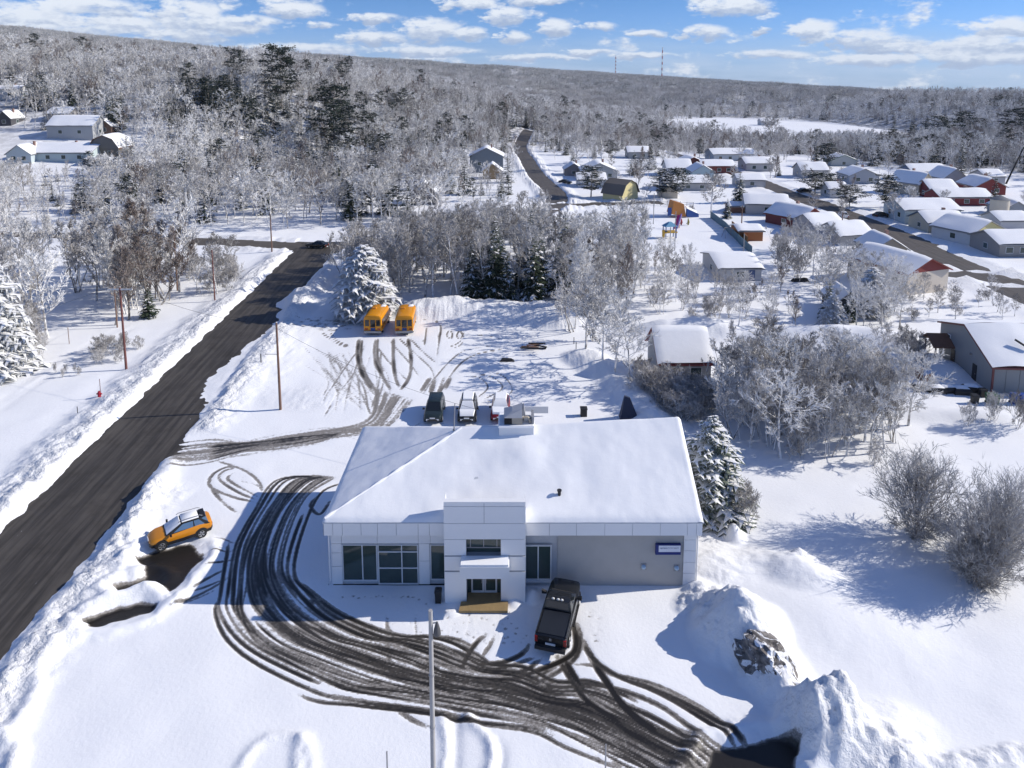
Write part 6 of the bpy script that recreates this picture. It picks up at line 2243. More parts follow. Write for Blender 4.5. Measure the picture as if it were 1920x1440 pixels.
for (xx, yy) in ((-1.2, 0), (1.2, 0), (-1.2, 1.5), (1.2, 1.5)):
    b = MB()
    b.tube([(xx, yy, -0.2), (xx, yy, 2.6)], 0.1, 6)
    b.build("post", M_PBLU, t)
b = MB()
b.box(-1.4, 1.4, -0.2, 1.7, 1.2, 1.45)
b.build("platform", M_PYEL, t)
b = MB()
b.loft([[(-1.5, -0.3, 2.6), (1.5, -0.3, 2.6), (1.5, 1.8, 2.6), (-1.5, 1.8, 2.6)], [(-0.3, 0.4, 3.5), (0.3, 0.4, 3.5), (0.3, 1.0, 3.5), (-0.3, 1.0, 3.5)]])
b.build("roof", M_PCYA, t)
b = MB()
b.box(-1.9, -1.45, -0.1, 0.4, 0.2, 1.9)
b.build("side_panel", M_PYEL, t)
for (lab, px, py, m_) in (("small olive spring rider right of the pink slide", 1290, 422, pmat("play_olive", (0.28, 0.26, 0.08), 0.6)), ("small red spring rider next to the pink slide", 1277, 422, pmat("play_red", (0.4, 0.06, 0.06), 0.6))):
    x, y = P(px, py)
    b = MB()
    b.tube([(0, 0, -0.1), (0.1, 0, 0.7), (0.0, 0, 1.6)], [0.12, 0.28, 0.1], 8)
    b.tube([(-0.4, 0, 0.3), (0.1, 0, 0.8)], 0.09, 6)
    tag(b.build("spring_rider", m_, loc=(x, y, hgt(x, y)), smooth=50), lab, "spring rider")
x, y = P(1320, 447)
t = thing("swing", "thin grey swing frame on the right of the snowy playground", "swing", (x + 6, y + 1, hgt(x, y)), 0.2)
for s in (-1, 1):
    b = MB()
    b.tube([(s * 1.6, -0.8, 0), (s * 1.4, 0, 2.2), (s * 1.6, 0.8, 0)], 0.06, 5)
    b.build("leg", M_GREYM, t)
b = MB()
b.tube([(-1.5, 0, 2.2), (1.5, 0, 2.2)], 0.07, 6)
b.build("top_bar", M_GREYM, t)
for k, (px, py, h) in enumerate(((1225, 420, 7.5), (1256, 468, 4.6), (1265, 470, 8.0), (1394, 478, 4.2))):
    lab = ["slender grey post at the left rear of the playground", "shorter slim post left of a pair below the climbing frame", "taller slim post right of a pair below the climbing frame", "lone slim post by the lower end of the teal fence"][k]
    stake(lab, px, py, h, M_GREYM, 0.09)
# fences
FA = thing("fence", "long teal panel fence down the right side of the playground", "fence", (0, 0, 0))
pts = [P(1332, 408), P(1360, 430), P(1388, 458), P(1410, 478)]
for (a, c) in zip(pts[:-1], pts[1:]):
    a, c = Vector((a[0], a[1], 0)), Vector((c[0], c[1], 0))
    L = (c - a).length
    k = max(1, int(L / 2.6))
    for j in range(k):
        p, q = a.lerp(c, j / k), a.lerp(c, (j + 0.94) / k)
        n_ = (q - p).cross(Vector((0, 0, 1))).normalized() * 0.04
        b = MB()
        z0 = hgt(p.x, p.y) - 0.2
        b.loft([[tuple(p - n_ + Vector((0, 0, z0))), tuple(q - n_ + Vector((0, 0, z0))), tuple(q + n_ + Vector((0, 0, z0))), tuple(p + n_ + Vector((0, 0, z0)))], [tuple(p - n_ + Vector((0, 0, z0 + 1.9))), tuple(q - n_ + Vector((0, 0, z0 + 1.9))), tuple(q + n_ + Vector((0, 0, z0 + 1.9))), tuple(p + n_ + Vector((0, 0, z0 + 1.9)))]])
        b.build("panel", pmat("teal_fence", (0.10, 0.18, 0.22), 0.7), FA)
FB = thing("fence", "orange brown plank fence behind the teal one", "fence", (0, 0, 0))
a, c = P(1372, 432), P(1400, 462)
for j in range(16):
    t_ = j / 16
    x, y = a[0] + (c[0] - a[0]) * t_, a[1] + (c[1] - a[1]) * t_
    b = MB()
    b.box(x + 0.35, x + 0.45, y, y + 1.4, 0, 1.9)
    b.build("plank", pmat("orange_planks", (0.30, 0.13, 0.05), 0.8, 0.2), FB)
FC = thing("fence", "low chain fence along the back of the playground", "fence", (0, 0, 0))
a, c = P(1130, 384), P(1300, 388)
for j in range(15):
    t_ = j / 14
    x, y = a[0] + (c[0] - a[0]) * t_, a[1] + (c[1] - a[1]) * t_
    b = MB()
    b.box(x - 0.05, x + 0.05, y - 0.05, y + 0.05, hgt(x, y) - 0.2, hgt(x, y) + 1.3)
    b.build("post", M_GREYM, FC)
for zz in (0.6, 1.2):
    b = MB()
    b.tube([(a[0], a[1], zz), ((a[0] + c[0]) / 2, (a[1] + c[1]) / 2, zz), (c[0], c[1], zz)], 0.04, 4)
    b.build("rail", M_GREYM, FC)
# leaning spar at the right edge
x, y = G(1884, 345)
b = MB()
b.tube([(x, y, gh(x, y) - 1), (x + 5, y, gh(x, y) + 12)], [0.3, 0.18], 6)
tag(b.build("leaning_spar", M_DARK), "dark leaning spar rising among trees at the right edge", "spar")
# trailer boxes near the hall
x, y = P(1502, 528)
b = MB()
b.loft([[(-1.6, -0.3, 0), (1.4, -0.3, 0), (1.4, 0.6, 0), (-1.6, 0.6, 0)], [(-1.2, -0.2, 0.5), (0.4, -0.2, 0.8), (1.2, 0.5, 0.5), (-1.2, 0.5, 0.5)]])
tag(b.build("log_heap", M_DARK, loc=(x, y, hgt(x, y))), "small dark heap on the open snowy garden between bare trees", "heap")

# ------------------------------------------------------------------ trees
class TM:
    """collects branches quickly"""
    def __init__(self):
        self.v, self.f, self.m = [], [], []

    def seg(self, p, q, r0, r1, sides=4, mi=0):
        d = (q - p)
        if d.length < 1e-6:
            return
        d.normalize()
        a = d.cross(Vector((0.3, 0.2, 1)) if abs(d.z) < 0.9 else Vector((1, 0.1, 0))).normalized()
        b = d.cross(a)
        n = len(self.v)
        for (c, r) in ((p, r0), (q, r1)):
            for k in range(sides):
                t = 2 * math.pi * k / sides
                self.v.append(tuple(c + (a * math.cos(t) + b * math.sin(t)) * r))
        for k in range(sides):
            k2 = (k + 1) % sides
            self.f.append((n + k, n + k2, n + sides + k2, n + sides + k))
            self.m.append(mi)

    def ribbon(self, p, q, w0, w1, rg, mi=1):
        d = (q - p)
        a = d.cross(Vector((rg.uniform(-1, 1), rg.uniform(-1, 1), rg.uniform(-1, 1))))
        if a.length < 1e-6:
            return
        a.normalize()
        n = len(self.v)
        self.v += [tuple(p - a * w0), tuple(p + a * w0), tuple(q + a * w1), tuple(q - a * w1)]
        self.f.append((n, n + 1, n + 2, n + 3))
        self.m.append(mi)

    def tri(self, a, b, c, mi=1):
        n = len(self.v)
        self.v += [tuple(a), tuple(b), tuple(c)]
        self.f.append((n, n + 1, n + 2))
        self.m.append(mi)

    def mesh(self, name, mats):
        me = bpy.data.meshes.new(name)
        me.from_pydata(self.v, [], self.f)
        for mm in mats:
            me.materials.append(mm)
        me.polygons.foreach_set('material_index', self.m)
        me.update()
        return me


def rdir(rg, d, ang):
    """a direction at about ang radians from d"""
    a = d.cross(Vector((rg.gauss(0, 1), rg.gauss(0, 1), rg.gauss(0, 1)))).normalized()
    return (d * math.cos(ang) + a * math.sin(ang)).normalized()


def deciduous(seed, Hh, spread, limbs=15, subs=7, twigs=6, stems=1, tw=0.026, base=0.22, up=0.55, sprays=3, droop=0.0, fat=1.0, ball=False):
    """trunk and crown of a leafless tree; returns two branch collections"""
    rg = random.Random(seed)
    T, C = TM(), TM()
    for s in range(stems):
        lean = Vector((rg.gauss(0, 0.05), rg.gauss(0, 0.05), 1)) if stems == 1 else Vector((rg.gauss(0, 0.26), rg.gauss(0, 0.26), 1))
        lean.normalize()
        p = Vector((0, 0, -0.3)) if stems == 1 else Vector((rg.gauss(0, 0.35), rg.gauss(0, 0.35), -0.3))
        hs = Hh * (1.0 if stems == 1 else rg.uniform(0.7, 1.0))
        r = 0.015 * Hh * fat * (1.0 if stems == 1 else 0.55)
        n = 7
        pts, rad = [p.copy()], [r * 1.15]
        d = lean.copy()
        for k in range(n):
            d = (d + Vector((rg.gauss(0, 0.07), rg.gauss(0, 0.07), 0.06))).normalized()
            p = p + d * (hs * 0.93 / n)
            pts.append(p.copy())
            rad.append(max(0.02, r * (1 - 0.88 * (k + 1) / n)))
        for k in range(n):
            T.seg(pts[k], pts[k + 1], rad[k], rad[k + 1], 6, 0)
        nl = limbs if stems == 1 else max(4, int(limbs * 1.6 / stems))
        for i in range(nl):
            t = base + (1 - base) * ((i + rg.random()) / nl) ** 0.85
            k = min(n - 1, int(t * n))
            o = pts[k].lerp(pts[k + 1], t * n - k) if t * n - k <= 1 else pts[k + 1]
            az_ = i * 2.4 + rg.gauss(0, 0.4)
            prof = math.sin(math.pi * min(1, max(0.06, (t - base * 0.8) / (1.08 - base * 0.8)) ** 0.75))
            ll = spread * (0.25 + 0.85 * prof) * rg.uniform(0.75, 1.15)
            el_ = up + 0.5 * (t - 0.4) + rg.gauss(0, 0.12)
            dd = Vector((math.cos(az_) * math.cos(el_), math.sin(az_) * math.cos(el_), math.sin(el_)))
            if ball:
                o = pts[0].lerp(pts[3], rg.uniform(0.05, 0.75))
                el_ = rg.uniform(-0.12, 1.5) ** 1.0
                dd = Vector((math.cos(az_) * math.cos(el_), math.sin(az_) * math.cos(el_), math.sin(el_)))
                oc = Vector((o.x / spread, o.y / spread, (o.z - Hh * 0.52) / (Hh * 0.5)))
                de = Vector((dd.x / spread, dd.y / spread, dd.z / (Hh * 0.5)))
                qa, qb, qc = de.dot(de), 2 * oc.dot(de), oc.dot(oc) - 1
                ll = max(0.5, (-qb + math.sqrt(max(0, qb * qb - 4 * qa * qc))) / (2 * qa)) * rg.uniform(0.72, 0.95)
            q = o.copy()
            lp = [q.copy()]
            for m_ in range(3):
                dd = (dd + Vector((rg.gauss(0, 0.12), rg.gauss(0, 0.12), rg.gauss(0.08, 0.08) - droop))).normalized()
                q = q + dd * ll / 3
                lp.append(q.copy())
            lr = max(0.022, 0.0052 * Hh * fat * (1.1 - 0.5 * t))
            for m_ in range(3):
                C.seg(lp[m_], lp[m_ + 1], lr * (1 - 0.28 * m_), lr * (1 - 0.28 * (m_ + 1)), 4, 0)
            for j in range(subs):
                u = 0.22 + 0.78 * (j + rg.random()) / subs
                m_ = min(2, int(u * 3))
                a = lp[m_].lerp(lp[m_ + 1], u * 3 - m_)
                sd = rdir(rg, (lp[m_ + 1] - lp[m_]).normalized(), rg.uniform(0.35, 0.95))
                sd = (sd + Vector((0, 0, 0.18 - droop))).normalized()
                sl = ll * rg.uniform(0.22, 0.46) * (1.15 - 0.4 * u)
                b1 = a + sd * sl * 0.5
                sd2 = (sd + Vector((rg.gauss(0, 0.2), rg.gauss(0, 0.2), 0.1 - droop))).normalized()
                b2 = b1 + sd2 * sl * 0.5
                C.seg(a, b1, lr * 0.42, lr * 0.30, 3, 0)
                C.ribbon(b1, b2, tw * 1.1, tw * 0.7, rg)
                for w_ in range(twigs):
                    v_ = rg.uniform(0.15, 1.0)
                    e_ = a.lerp(b1, v_ * 2) if v_ < 0.5 else b1.lerp(b2, v_ * 2 - 1)
                    td = (rdir(rg, sd2, rg.uniform(0.35, 1.0)) + Vector((0, 0, 0.12 - droop))).normalized()
                    tl = sl * rg.uniform(0.25, 0.6) + 0.12
                    f_ = e_ + td * tl
                    C.ribbon(e_, f_, tw, tw * 0.45, rg)
                    for x_ in range(sprays):
                        g_ = e_.lerp(f_, rg.uniform(0.3, 0.95))
                        h_ = g_ + rdir(rg, td, rg.uniform(0.4, 1.0)) * tl * rg.uniform(0.3, 0.6)
                        ww = td.cross(Vector((rg.gauss(0, 1), rg.gauss(0, 1), rg.gauss(0, 1)))).normalized() * tw * 0.8
                        C.tri(g_ - ww, g_ + ww, h_)
    return T, C


def spruce(seed, Hh, Rm, levels=22, per=9, snow=0.5, droop=0.28, ex=0.85):
    rg = random.Random(seed)
    T, C = TM(), TM()
    T.seg(Vector((0, 0, -0.3)), Vector((0, 0, Hh * 0.5)), 0.016 * Hh, 0.009 * Hh, 6)
    T.seg(Vector((0, 0, Hh * 0.5)), Vector((0, 0, Hh)), 0.009 * Hh, 0.01, 5)
    for l in range(levels):
        t = 0.06 + 0.93 * l / (levels - 1)
        z = Hh * t
        rad = Rm * (1 - t) ** ex * rg.uniform(0.82, 1.12) + 0.12
        for k in range(max(4, int(per * (1 - 0.5 * t)))):
            a = k * 2 * math.pi / per * (1 + 0.5 * t) + l * 1.7 + rg.gauss(0, 0.25)
            L_ = rad * rg.uniform(0.7, 1.15)
            o = Vector((0, 0, z + rg.gauss(0, 0.08)))
            d = Vector((math.cos(a), math.sin(a), -droop * rg.uniform(0.4, 1.4)))
            side = Vector((-math.sin(a), math.cos(a), 0))
            mid = o + d * L_ * 0.55 + Vector((0, 0, 0.03 * L_))
            tip = o + d * L_ + Vector((0, 0, 0.12 * L_))
            w = L_ * 0.20 + 0.05
            white = rg.random() < snow
            C.tri(o, mid - side * w, tip, 1)
            C.tri(o, tip, mid + side * w, 1)
            for sgn in (-1, 1):
                for q in (0.35, 0.6, 0.82):
                    e = o.lerp(tip, q)
                    ft = e + side * sgn * L_ * (0.46 - 0.3 * q) + d * L_ * 0.17 + Vector((0, 0, -0.10 * L_ - rg.random() * 0.08))
                    wv = d * L_ * 0.08
                    C.tri(e - wv, e + wv, ft, 1)
                    if white or rg.random() < snow * 0.7:
                        u_ = Vector((0, 0, 0.05 + 0.02 * L_))
                        C.tri(e - wv + u_, e + wv * 1.2 + u_, e.lerp(ft, 0.85) + u_, 2)
            if white:
                u_ = Vector((0, 0, 0.07 + 0.025 * L_))
                C.tri(o.lerp(mid, 0.25) + u_, mid - side * w * 0.8 + u_, tip + u_ * 0.7, 2)
                C.tri(o.lerp(mid, 0.25) + u_, tip + u_ * 0.7, mid + side * w * 0.8 + u_, 2)
    return T, C


def pine(seed, Hh, Rm, limbs=34, snow=0.22):
    rg = random.Random(seed)
    T, C = TM(), TM()
    T.seg(Vector((0, 0, -0.3)), Vector((0.2, 0.1, Hh * 0.97)), 0.016 * Hh, 0.03, 6)
    for l in range(limbs):
        t = 0.22 + 0.77 * (l + rg.random()) / limbs
        a = l * 2.4 + rg.gauss(0, 0.4)
        L_ = Rm * (0.35 + 0.75 * math.sin(math.pi * min(1, (1.02 - t) * 1.25))) * rg.uniform(0.5, 1.2)
        o = Vector((0, 0, Hh * t))
        d = Vector((math.cos(a), math.sin(a), rg.uniform(-0.05, 0.35)))
        e = o + d * L_
        C.seg(o, e, 0.05, 0.03, 3, 0)
        for c in range(4):
            ctr = o.lerp(e, 0.4 + 0.2 * c + rg.gauss(0, 0.05)) + Vector((rg.gauss(0, 0.25), rg.gauss(0, 0.25), 0.1))
            rr = (0.30 + 0.075 * Rm) * rg.uniform(0.7, 1.25)
            for n_ in range(15):
                v_ = Vector((rg.gauss(0, 1), rg.gauss(0, 1), rg.gauss(0, 0.45))).normalized()
                p_ = ctr + v_ * rr * rg.uniform(0.5, 1.2)
                w_ = Vector((rg.gauss(0, 1), rg.gauss(0, 1), rg.gauss(0, 0.6))).normalized() * rr * 0.34
                C.tri(ctr + v_ * 0.1 - w_ * 0.4, ctr + v_ * 0.1 + w_ * 0.4, p_, 1)
                C.tri(p_ - w_, p_ + w_ * 0.7, p_ + v_ * rr * 0.5, 1)
            if rg.random() < snow * 2:
                for n_ in range(5):
                    p_ = ctr + Vector((rg.gauss(0, 0.5) * rr, rg.gauss(0, 0.5) * rr, rr * 0.4))
                    C.tri(p_ + Vector((-rr * .4, -rr * .2, 0)), p_ + Vector((rr * .4, -rr * .25, 0.04)), p_ + Vector((0, rr * .45, 0.02)), 2)
    return T, C


DM = [M_LIMB, M_TWIG]
GM = [M_LIMB, M_TWIG_G]
BM = [M_LIMB_B, M_TWIG_B]
SM = [M_LIMB_B, M_NEEDLE, M_CSNOW]
PM = [M_LIMB_B, M_NEEDLE_D, M_CSNOW]
PROTO = {}


def proto(key, tc, mats):
    T, C = tc
    PROTO.setdefault(key, []).append((T.mesh(key + "_trunk", mats), C.mesh(key + "_crown", mats)))


for k in range(5):
    proto('frost', deciduous(100 + k, 10, 3.3 + 0.3 * (k % 3), 17, 8, 7, 1, 0.040, 0.22, 0.5, 3, 0.03), DM)
for k in range(3):
    proto('birch', deciduous(120 + k, 10, 2.2, 19, 7, 7, 1, 0.036, 0.28, 0.8, 3, 0.0), DM)
for k in range(3):
    proto('clump', deciduous(130 + k, 10, 2.6, 17, 7, 7, 5, 0.034, 0.22, 0.85, 3, 0.0), GM)
for k in range(3):
    proto('grey', deciduous(140 + k, 10, 2.8, 17, 8, 7, 1, 0.030, 0.22, 0.7, 3, 0.0), GM)
for k in range(3):
    proto('brown', deciduous(150 + k, 10, 2.0, 20, 8, 7, 1 + 2 * (k % 2), 0.030, 0.22, 0.95, 3, 0.0), BM)
for k in range(3):
    proto('shrub', deciduous(160 + k, 4, 1.5, 28, 7, 6, 9, 0.018, 0.12, 0.8, 3, 0.0), GM)
for k in range(2):
    proto('ball', deciduous(170 + k, 6, 3.1, 64, 9, 7, 1 + 4 * k, 0.015, 0.06, 0.62, 3, 0.0, 1.0, True), [M_LIMB_B, M_TWIG_D])
for k in range(4):
    proto('spruce', spruce(200 + k, 10, 2.2 + 0.3 * (k % 2), 24, 10, 0.14 + 0.09 * (k % 3)), SM)
for k in range(2):
    proto('heavy', spruce(220 + k, 10, 4.0, 30, 18, 1.0, 0.24, 0.42), [M_LIMB_B, M_NEEDLE_H, M_CSNOW])
for k in range(2):
    proto('snowy', spruce(240 + k, 10, 3.3, 34, 20, 0.80, 0.24, 0.55), [M_LIMB_B, M_NEEDLE_R, M_CSNOW])
for k in range(3):
    proto('pine', pine(230 + k, 12, 3.2 + 0.5 * k, 44, 0.32), PM)

NAMES = {'frost': 'frosted_tree', 'birch': 'frosted_tree', 'clump': 'frosted_tree', 'grey': 'bare_tree', 'brown': 'bare_tree', 'shrub': 'shrub', 'ball': 'shrub', 'spruce': 'spruce_tree', 'heavy': 'spruce_tree', 'snowy': 'spruce_tree', 'pine': 'pine_tree'}
REFH = {'shrub': 4.0, 'ball': 6.0, 'pine': 12.0}
CATS = {'frosted_tree': 'tree', 'bare_tree': 'tree', 'shrub': 'shrub', 'spruce_tree': 'spruce', 'pine_tree': 'pine'}
trg = random.Random(77)
PLACED = []
NTREE = {}


def plant(key, x, y, h, label, group=None, wide=1.0, z=None, which=None):
    lst = PROTO[key]
    T, C = lst[trg.randrange(len(lst)) if which is None else which]
    nm = NAMES[key]
    NTREE[nm] = NTREE.get(nm, 0) + 1
    if z is None:
        z = hgt(x, y) if abs(x) < 60 and y < 160 else gh(x, y)
    s = h / REFH.get(key, 10.0)
    t = thing(nm, label, CATS[nm], (x, y, z - 0.05), trg.uniform(0, 6.28), group)
    t.scale = (s * wide, s * wide, s)
    for part, me_ in (("trunk", T), ("crown", C)):
        o = bpy.data.objects.new(part, me_)
        COL.objects.link(o)
        o.parent = t
    PLACED.append((x, y))
    return t


def one(key, px, py, h, label, **k):
    x, y = G(px, py) if py < 470 else P(px, py)
    return plant(key, x, y, h, label, **k)


def poly_in(poly, x, y):
    c = False
    for i in range(len(poly)):
        (xa, ya), (xb, yb) = poly[i], poly[i - 1]
        if (ya > y) != (yb > y) and x < (xb - xa) * (y - ya) / (yb - ya + 1e-12) + xa:
            c = not c
    return c


HOUSES = [(o.matrix_basis.translation.x, o.matrix_basis.translation.y, o) for o in scene.objects if o.parent is None and o.get('category') in ('house', 'shed', 'barn', 'garage', 'hall', 'pavilion', 'carport', 'warehouse', 'silo')]
HXY = np.array([(a, b + 5) for a, b, o in HOUSES])
ROADS = [CROSS, SPUR, STREET, SIDE, [(float(road_x(y)), y) for y in (20, 80, 150)]]


def clear_of(x, y, mind, hd=8.0, rd=6.5):
    for (a, b) in PLACED:
        if abs(a - x) < mind and abs(b - y) < mind and math.hypot(a - x, b - y) < mind:
            return False
    if len(HXY) and np.min(np.hypot((HXY[:, 0] - x), (HXY[:, 1] - y) * 0.85)) < hd:
        return False
    if hd > 5 and len(HXY) and y > 110 and np.any((np.abs(HXY[:, 0] - 1.0 * x - (HXY[:, 1] - y) * 0.3) < 7) & (HXY[:, 1] - y > 0) & (HXY[:, 1] - y < 19)) and trg.random() < 0.85:
        return False
    for rpts in ROADS:
        if float(seg_dist(np.array([x]), np.array([y]), rpts)[0]) < rd:
            return False
    return True


def zone(pix, n, kinds, h0, h1, labels, group, mind=2.2, wide=(0.9, 1.15), world=False, hd=7.0):
    """scatter individual trees over a patch of ground; kinds: [(key, weight)]"""
    poly = [p if world else P(*p) for p in pix]
    xs_, ys_ = [p[0] for p in poly], [p[1] for p in poly]
    k = tries = 0
    got = []
    while k < n and tries < n * 40:
        tries += 1
        x, y = trg.uniform(min(xs_), max(xs_)), trg.uniform(min(ys_), max(ys_))
        if not poly_in(poly, x, y) or not clear_of(x, y, mind, hd):
            continue
        key = trg.choices([a for a, b in kinds], [b for a, b in kinds])[0]
        if NAMES[key] == 'frosted_tree' and NTREE.get('frosted_tree', 0) >= 300:
            key = 'grey'
        if NAMES[key] == 'bare_tree' and NTREE.get('bare_tree', 0) >= 298:
            key = 'shrub'
        hh = trg.uniform(h0, h1) * (0.45 if key == 'shrub' else 1.0)
        got.append((plant(key, x, y, hh, labels[NAMES[key]], group, trg.uniform(*wide)), x, y, (hh / (0.45 if key == 'shrub' else 1.0) - h0) / (h1 - h0)))
        k += 1
    # say where in the patch each one stands and how tall it is beside the others
    if len(got) < 4:
        return
    u = sorted(x / y for o, x, y, q in got)
    v = sorted(y for o, x, y, q in got)
    cut = lambda a, f: a[min(len(a) - 1, int(f * len(a)))]
    many = len(got) > 30
    for o, x, y, q in got:
        d = x / y
        if many:
            sd = ["far left", "left", "middle", "right", "far right"][sum(d >= cut(u, f) for f in (0.2, 0.4, 0.6, 0.8))]
            dp = ["front", "second", "third", "rear"][sum(y >= cut(v, f) for f in (0.25, 0.5, 0.75))]
        else:
            sd = ["left", "middle", "right"][sum(d >= cut(u, f) for f in (0.34, 0.67))]
            dp = ["front", "rear"][int(y >= cut(v, 0.5))]
        sz = ["short", "mid-sized", "tall"][int(min(2, q * 3))]
        o['label'] = "%s %s, %s row, %s part" % (sz, o['label'], dp, sd)


def LAB(where, gname):
    return {'frosted_tree': "white frosted tree " + where, 'bare_tree': "grey bare tree " + where, 'spruce_tree': "dark snowy spruce " + where,
            'shrub': "low frosted shrub " + where, 'pine_tree': "dark pine " + where}


# single trees one can point to
one('heavy', 686, 590, 10.5, "broad pine white with heavy snow standing behind the left orange bus", wide=1.25)
one('heavy', -4, 700, 13.5, "snow laden spruce cut off by the left edge at the front of the wood", wide=0.9)
one('snowy', 1330, 952, 7.8, "green spruce with snowy boughs at the right rear corner of the showroom", wide=1.3, which=0)
one('shrub', 1388, 982, 3.4, "low olive grey shrub at the foot of the green spruce beside the showroom", wide=1.1)
one('ball', 1718, 1006, 6.6, "round grey leafless shrub standing alone on the open snow field", which=0, wide=1.12)
one('ball', 1838, 1098, 6.0, "loose multi stemmed shrub nearest the right edge, front one of a pair", which=1, wide=0.95)
one('ball', 1872, 1056, 6.8, "dense dark leafless shrub rear one of the pair near the right edge", which=0, wide=0.9)
one('frost', 336, 548, 15.0, "tall frosted tree with a round white crown around the bare pole left of the junction", wide=0.85)
one('frost', 1152, 712, 9.6, "pale frosted tree with a dark trunk at the right edge of the rear lot", wide=1.0, which=0)
one('frost', 1098, 668, 9.0, "white frosted tree on the corner of the rear lot, left of the dark trunked one", wide=1.1, which=1)
one('clump', 1112, 640, 9.0, "upright frosted clump right behind the lot corner tree", wide=1.0)
one('spruce', 945, 446, 9.0, "narrow spruce left one of two before the snowy mound", wide=0.8)
one('spruce', 982, 458, 9.0, "very slim dark spruce right one of two before the snowy mound", wide=0.55)
for (px, py, hpx, key, wd, lab) in (
        (528, 205, 112, 'pine', 1.15, "tallest dark pine rising above the frosted hillside"),
        (628, 300, 132, 'pine', 1.05, "broad dark snow flecked pine in the middle of the hillside"),
        (447, 165, 68, 'pine', 0.8, "slim dark spire like pine left of the tallest pine on the hill"),
        (642, 165, 48, 'pine', 1.2, "short wide pine right of the tallest pine near the hilltop"),
        (655, 150, 42, 'pine', 0.9, "small pine just behind the short wide one near the hilltop"),
        (752, 222, 46, 'pine', 1.2, "dark rounded pine on the bright frosted slope"),
        (876, 215, 42, 'spruce', 0.8, "lone dark spruce low on the right of the bright frosted slope"),
        (585, 190, 52, 'spruce', 0.9, "spruce between the two great pines of the hillside"),
        (215, 245, 75, 'spruce', 1.2, "dark spruce with snow flecks directly right of the hillside houses"),
        (205, 235, 60, 'spruce', 1.0, "dark spruce behind the hillside houses"),
        (230, 228, 60, 'spruce', 1.0, "spruce right behind the snow flecked spruce by the hillside houses"),
        (1674, 268, 44, 'spruce', 1.3, "dark conifer leftmost of the group on the right hand slope"),
        (1706, 262, 36, 'spruce', 1.1, "small dark conifer second of the group on the right hand slope"),
        (1760, 274, 54, 'pine', 1.5, "broad dark pine in the middle of the right hand slope"),
        (1806, 266, 54, 'pine', 1.4, "dark pine right of the broad one on the right hand slope"),
        (1840, 272, 34, 'pine', 1.2, "small dark pine between two larger ones on the right hand slope"),
        (1900, 272, 66, 'pine', 1.5, "large dark pine cut by the right edge on the right hand slope"),
        (1862, 398, 70, 'spruce', 0.8, "dark spruce behind the round cream tank"),
        (1108, 370, 56, 'pine', 1.6, "bushy dark spruce left of the yellow barn"),
        (1240, 372, 54, 'pine', 1.4, "left one of two wide dark conifers behind the round cream shed"),
        (1268, 372, 54, 'pine', 1.4, "right one of two wide dark conifers behind the round cream shed"),
        (1386, 380, 60, 'spruce', 1.5, "broad dark spruce in the garden left of the far street"),
        (1660, 392, 62, 'pine', 1.3, "dark open crowned pine right of the far street"),
        (1592, 390, 42, 'pine', 1.9, "round dark green bush on the far street verge"),
        (1528, 364, 40, 'pine', 2.0, "dark bushy conifer behind the parked car on the far street"),
        (1556, 360, 34, 'pine', 1.8, "dark conifer close behind the tiny white house"),
        (1550, 312, 42, 'pine', 1.4, "dark conifer far up the far street beside the green edged roof"),
        (1530, 308, 40, 'spruce', 1.3, "dark spruce left of the green edged roof"),
        (1196, 292, 34, 'spruce', 1.5, "dark spruce left one at the lake end of town"),
        (1220, 318, 44, 'spruce', 1.3, "dark spruce behind the grey gabled house in town"),
        (1188, 328, 46, 'spruce', 1.3, "dark spruce close behind the white low roofed house"),
        (1312, 288, 40, 'spruce', 0.9, "thin dark spruce at the lakeside end of the red houses"),
        (1750, 410, 30, 'heavy', 1.6, "snow covered conifer between the turquoise and cream bungalows"),
        (1720, 402, 26, 'heavy', 1.5, "low snow covered conifer before the long dark red house"),
        (1334, 402, 78, 'grey', 1.5, "big dark grey bare tree standing right behind the play house"),
        (1445, 290, 70, 'grey', 1.5, "large bare tree at the top of the far street"),
        (1470, 300, 60, 'grey', 1.4, "large bare tree right of the top of the far street"),
        (1076, 320, 74, 'grey', 1.4, "big bare vase shaped tree beside the curving street"),
        (1130, 310, 66, 'grey', 1.5, "big grey bare tree beyond the curving street"),
        (1196, 352, 56, 'grey', 1.3, "bare grey tree between barn and round shed"),
        (1210, 372, 28, 'frost', 1.4, "little white frosted tree left of the round cream shed")):
    x, y = G(px, py)
    s = FPX / (CT * y + ST * (CAM_H - gh(x, y)))
    plant(key, x, y, hpx / s * 1.03, lab, None, wd)

W1 = "in the wood left of the road"
zone([(-330, 760), (0, 695), (60, 660), (150, 622), (235, 605), (300, 590), (318, 545), (300, 478), (-700, 478)], 94, [('frost', 4), ('birch', 3), ('clump', 1.5), ('grey', 1.5), ('spruce', 0.25)], 8.5, 14.0, LAB(W1, 0), "trees of the wood left of the road", 2.4)
zone([(215, 612), (300, 594), (318, 550), (300, 500), (225, 520)], 20, [('brown', 5), ('clump', 1)], 11, 15.0, LAB("in the thicket behind the crossarm pole", 0), "brown thicket behind the crossarm pole", 1.5)
one('spruce', 280, 596, 5.5, "small dark conifer with brown foot at the end of the brown thicket", wide=1.1)
zone([(10, 692), (75, 680), (90, 640), (20, 640)], 14, [('grey', 2), ('shrub', 3)], 5, 7.5, LAB("at the front corner of the left wood", 0), "thin trees at the front corner of the left wood", 1.2)
zone([(345, 545), (395, 560), (455, 540), (450, 500), (360, 500)], 16, [('shrub', 3), ('grey', 1)], 6, 9, LAB("on the roadside verge before the junction", 0), "bushes on the verge before the junction", 1.4)
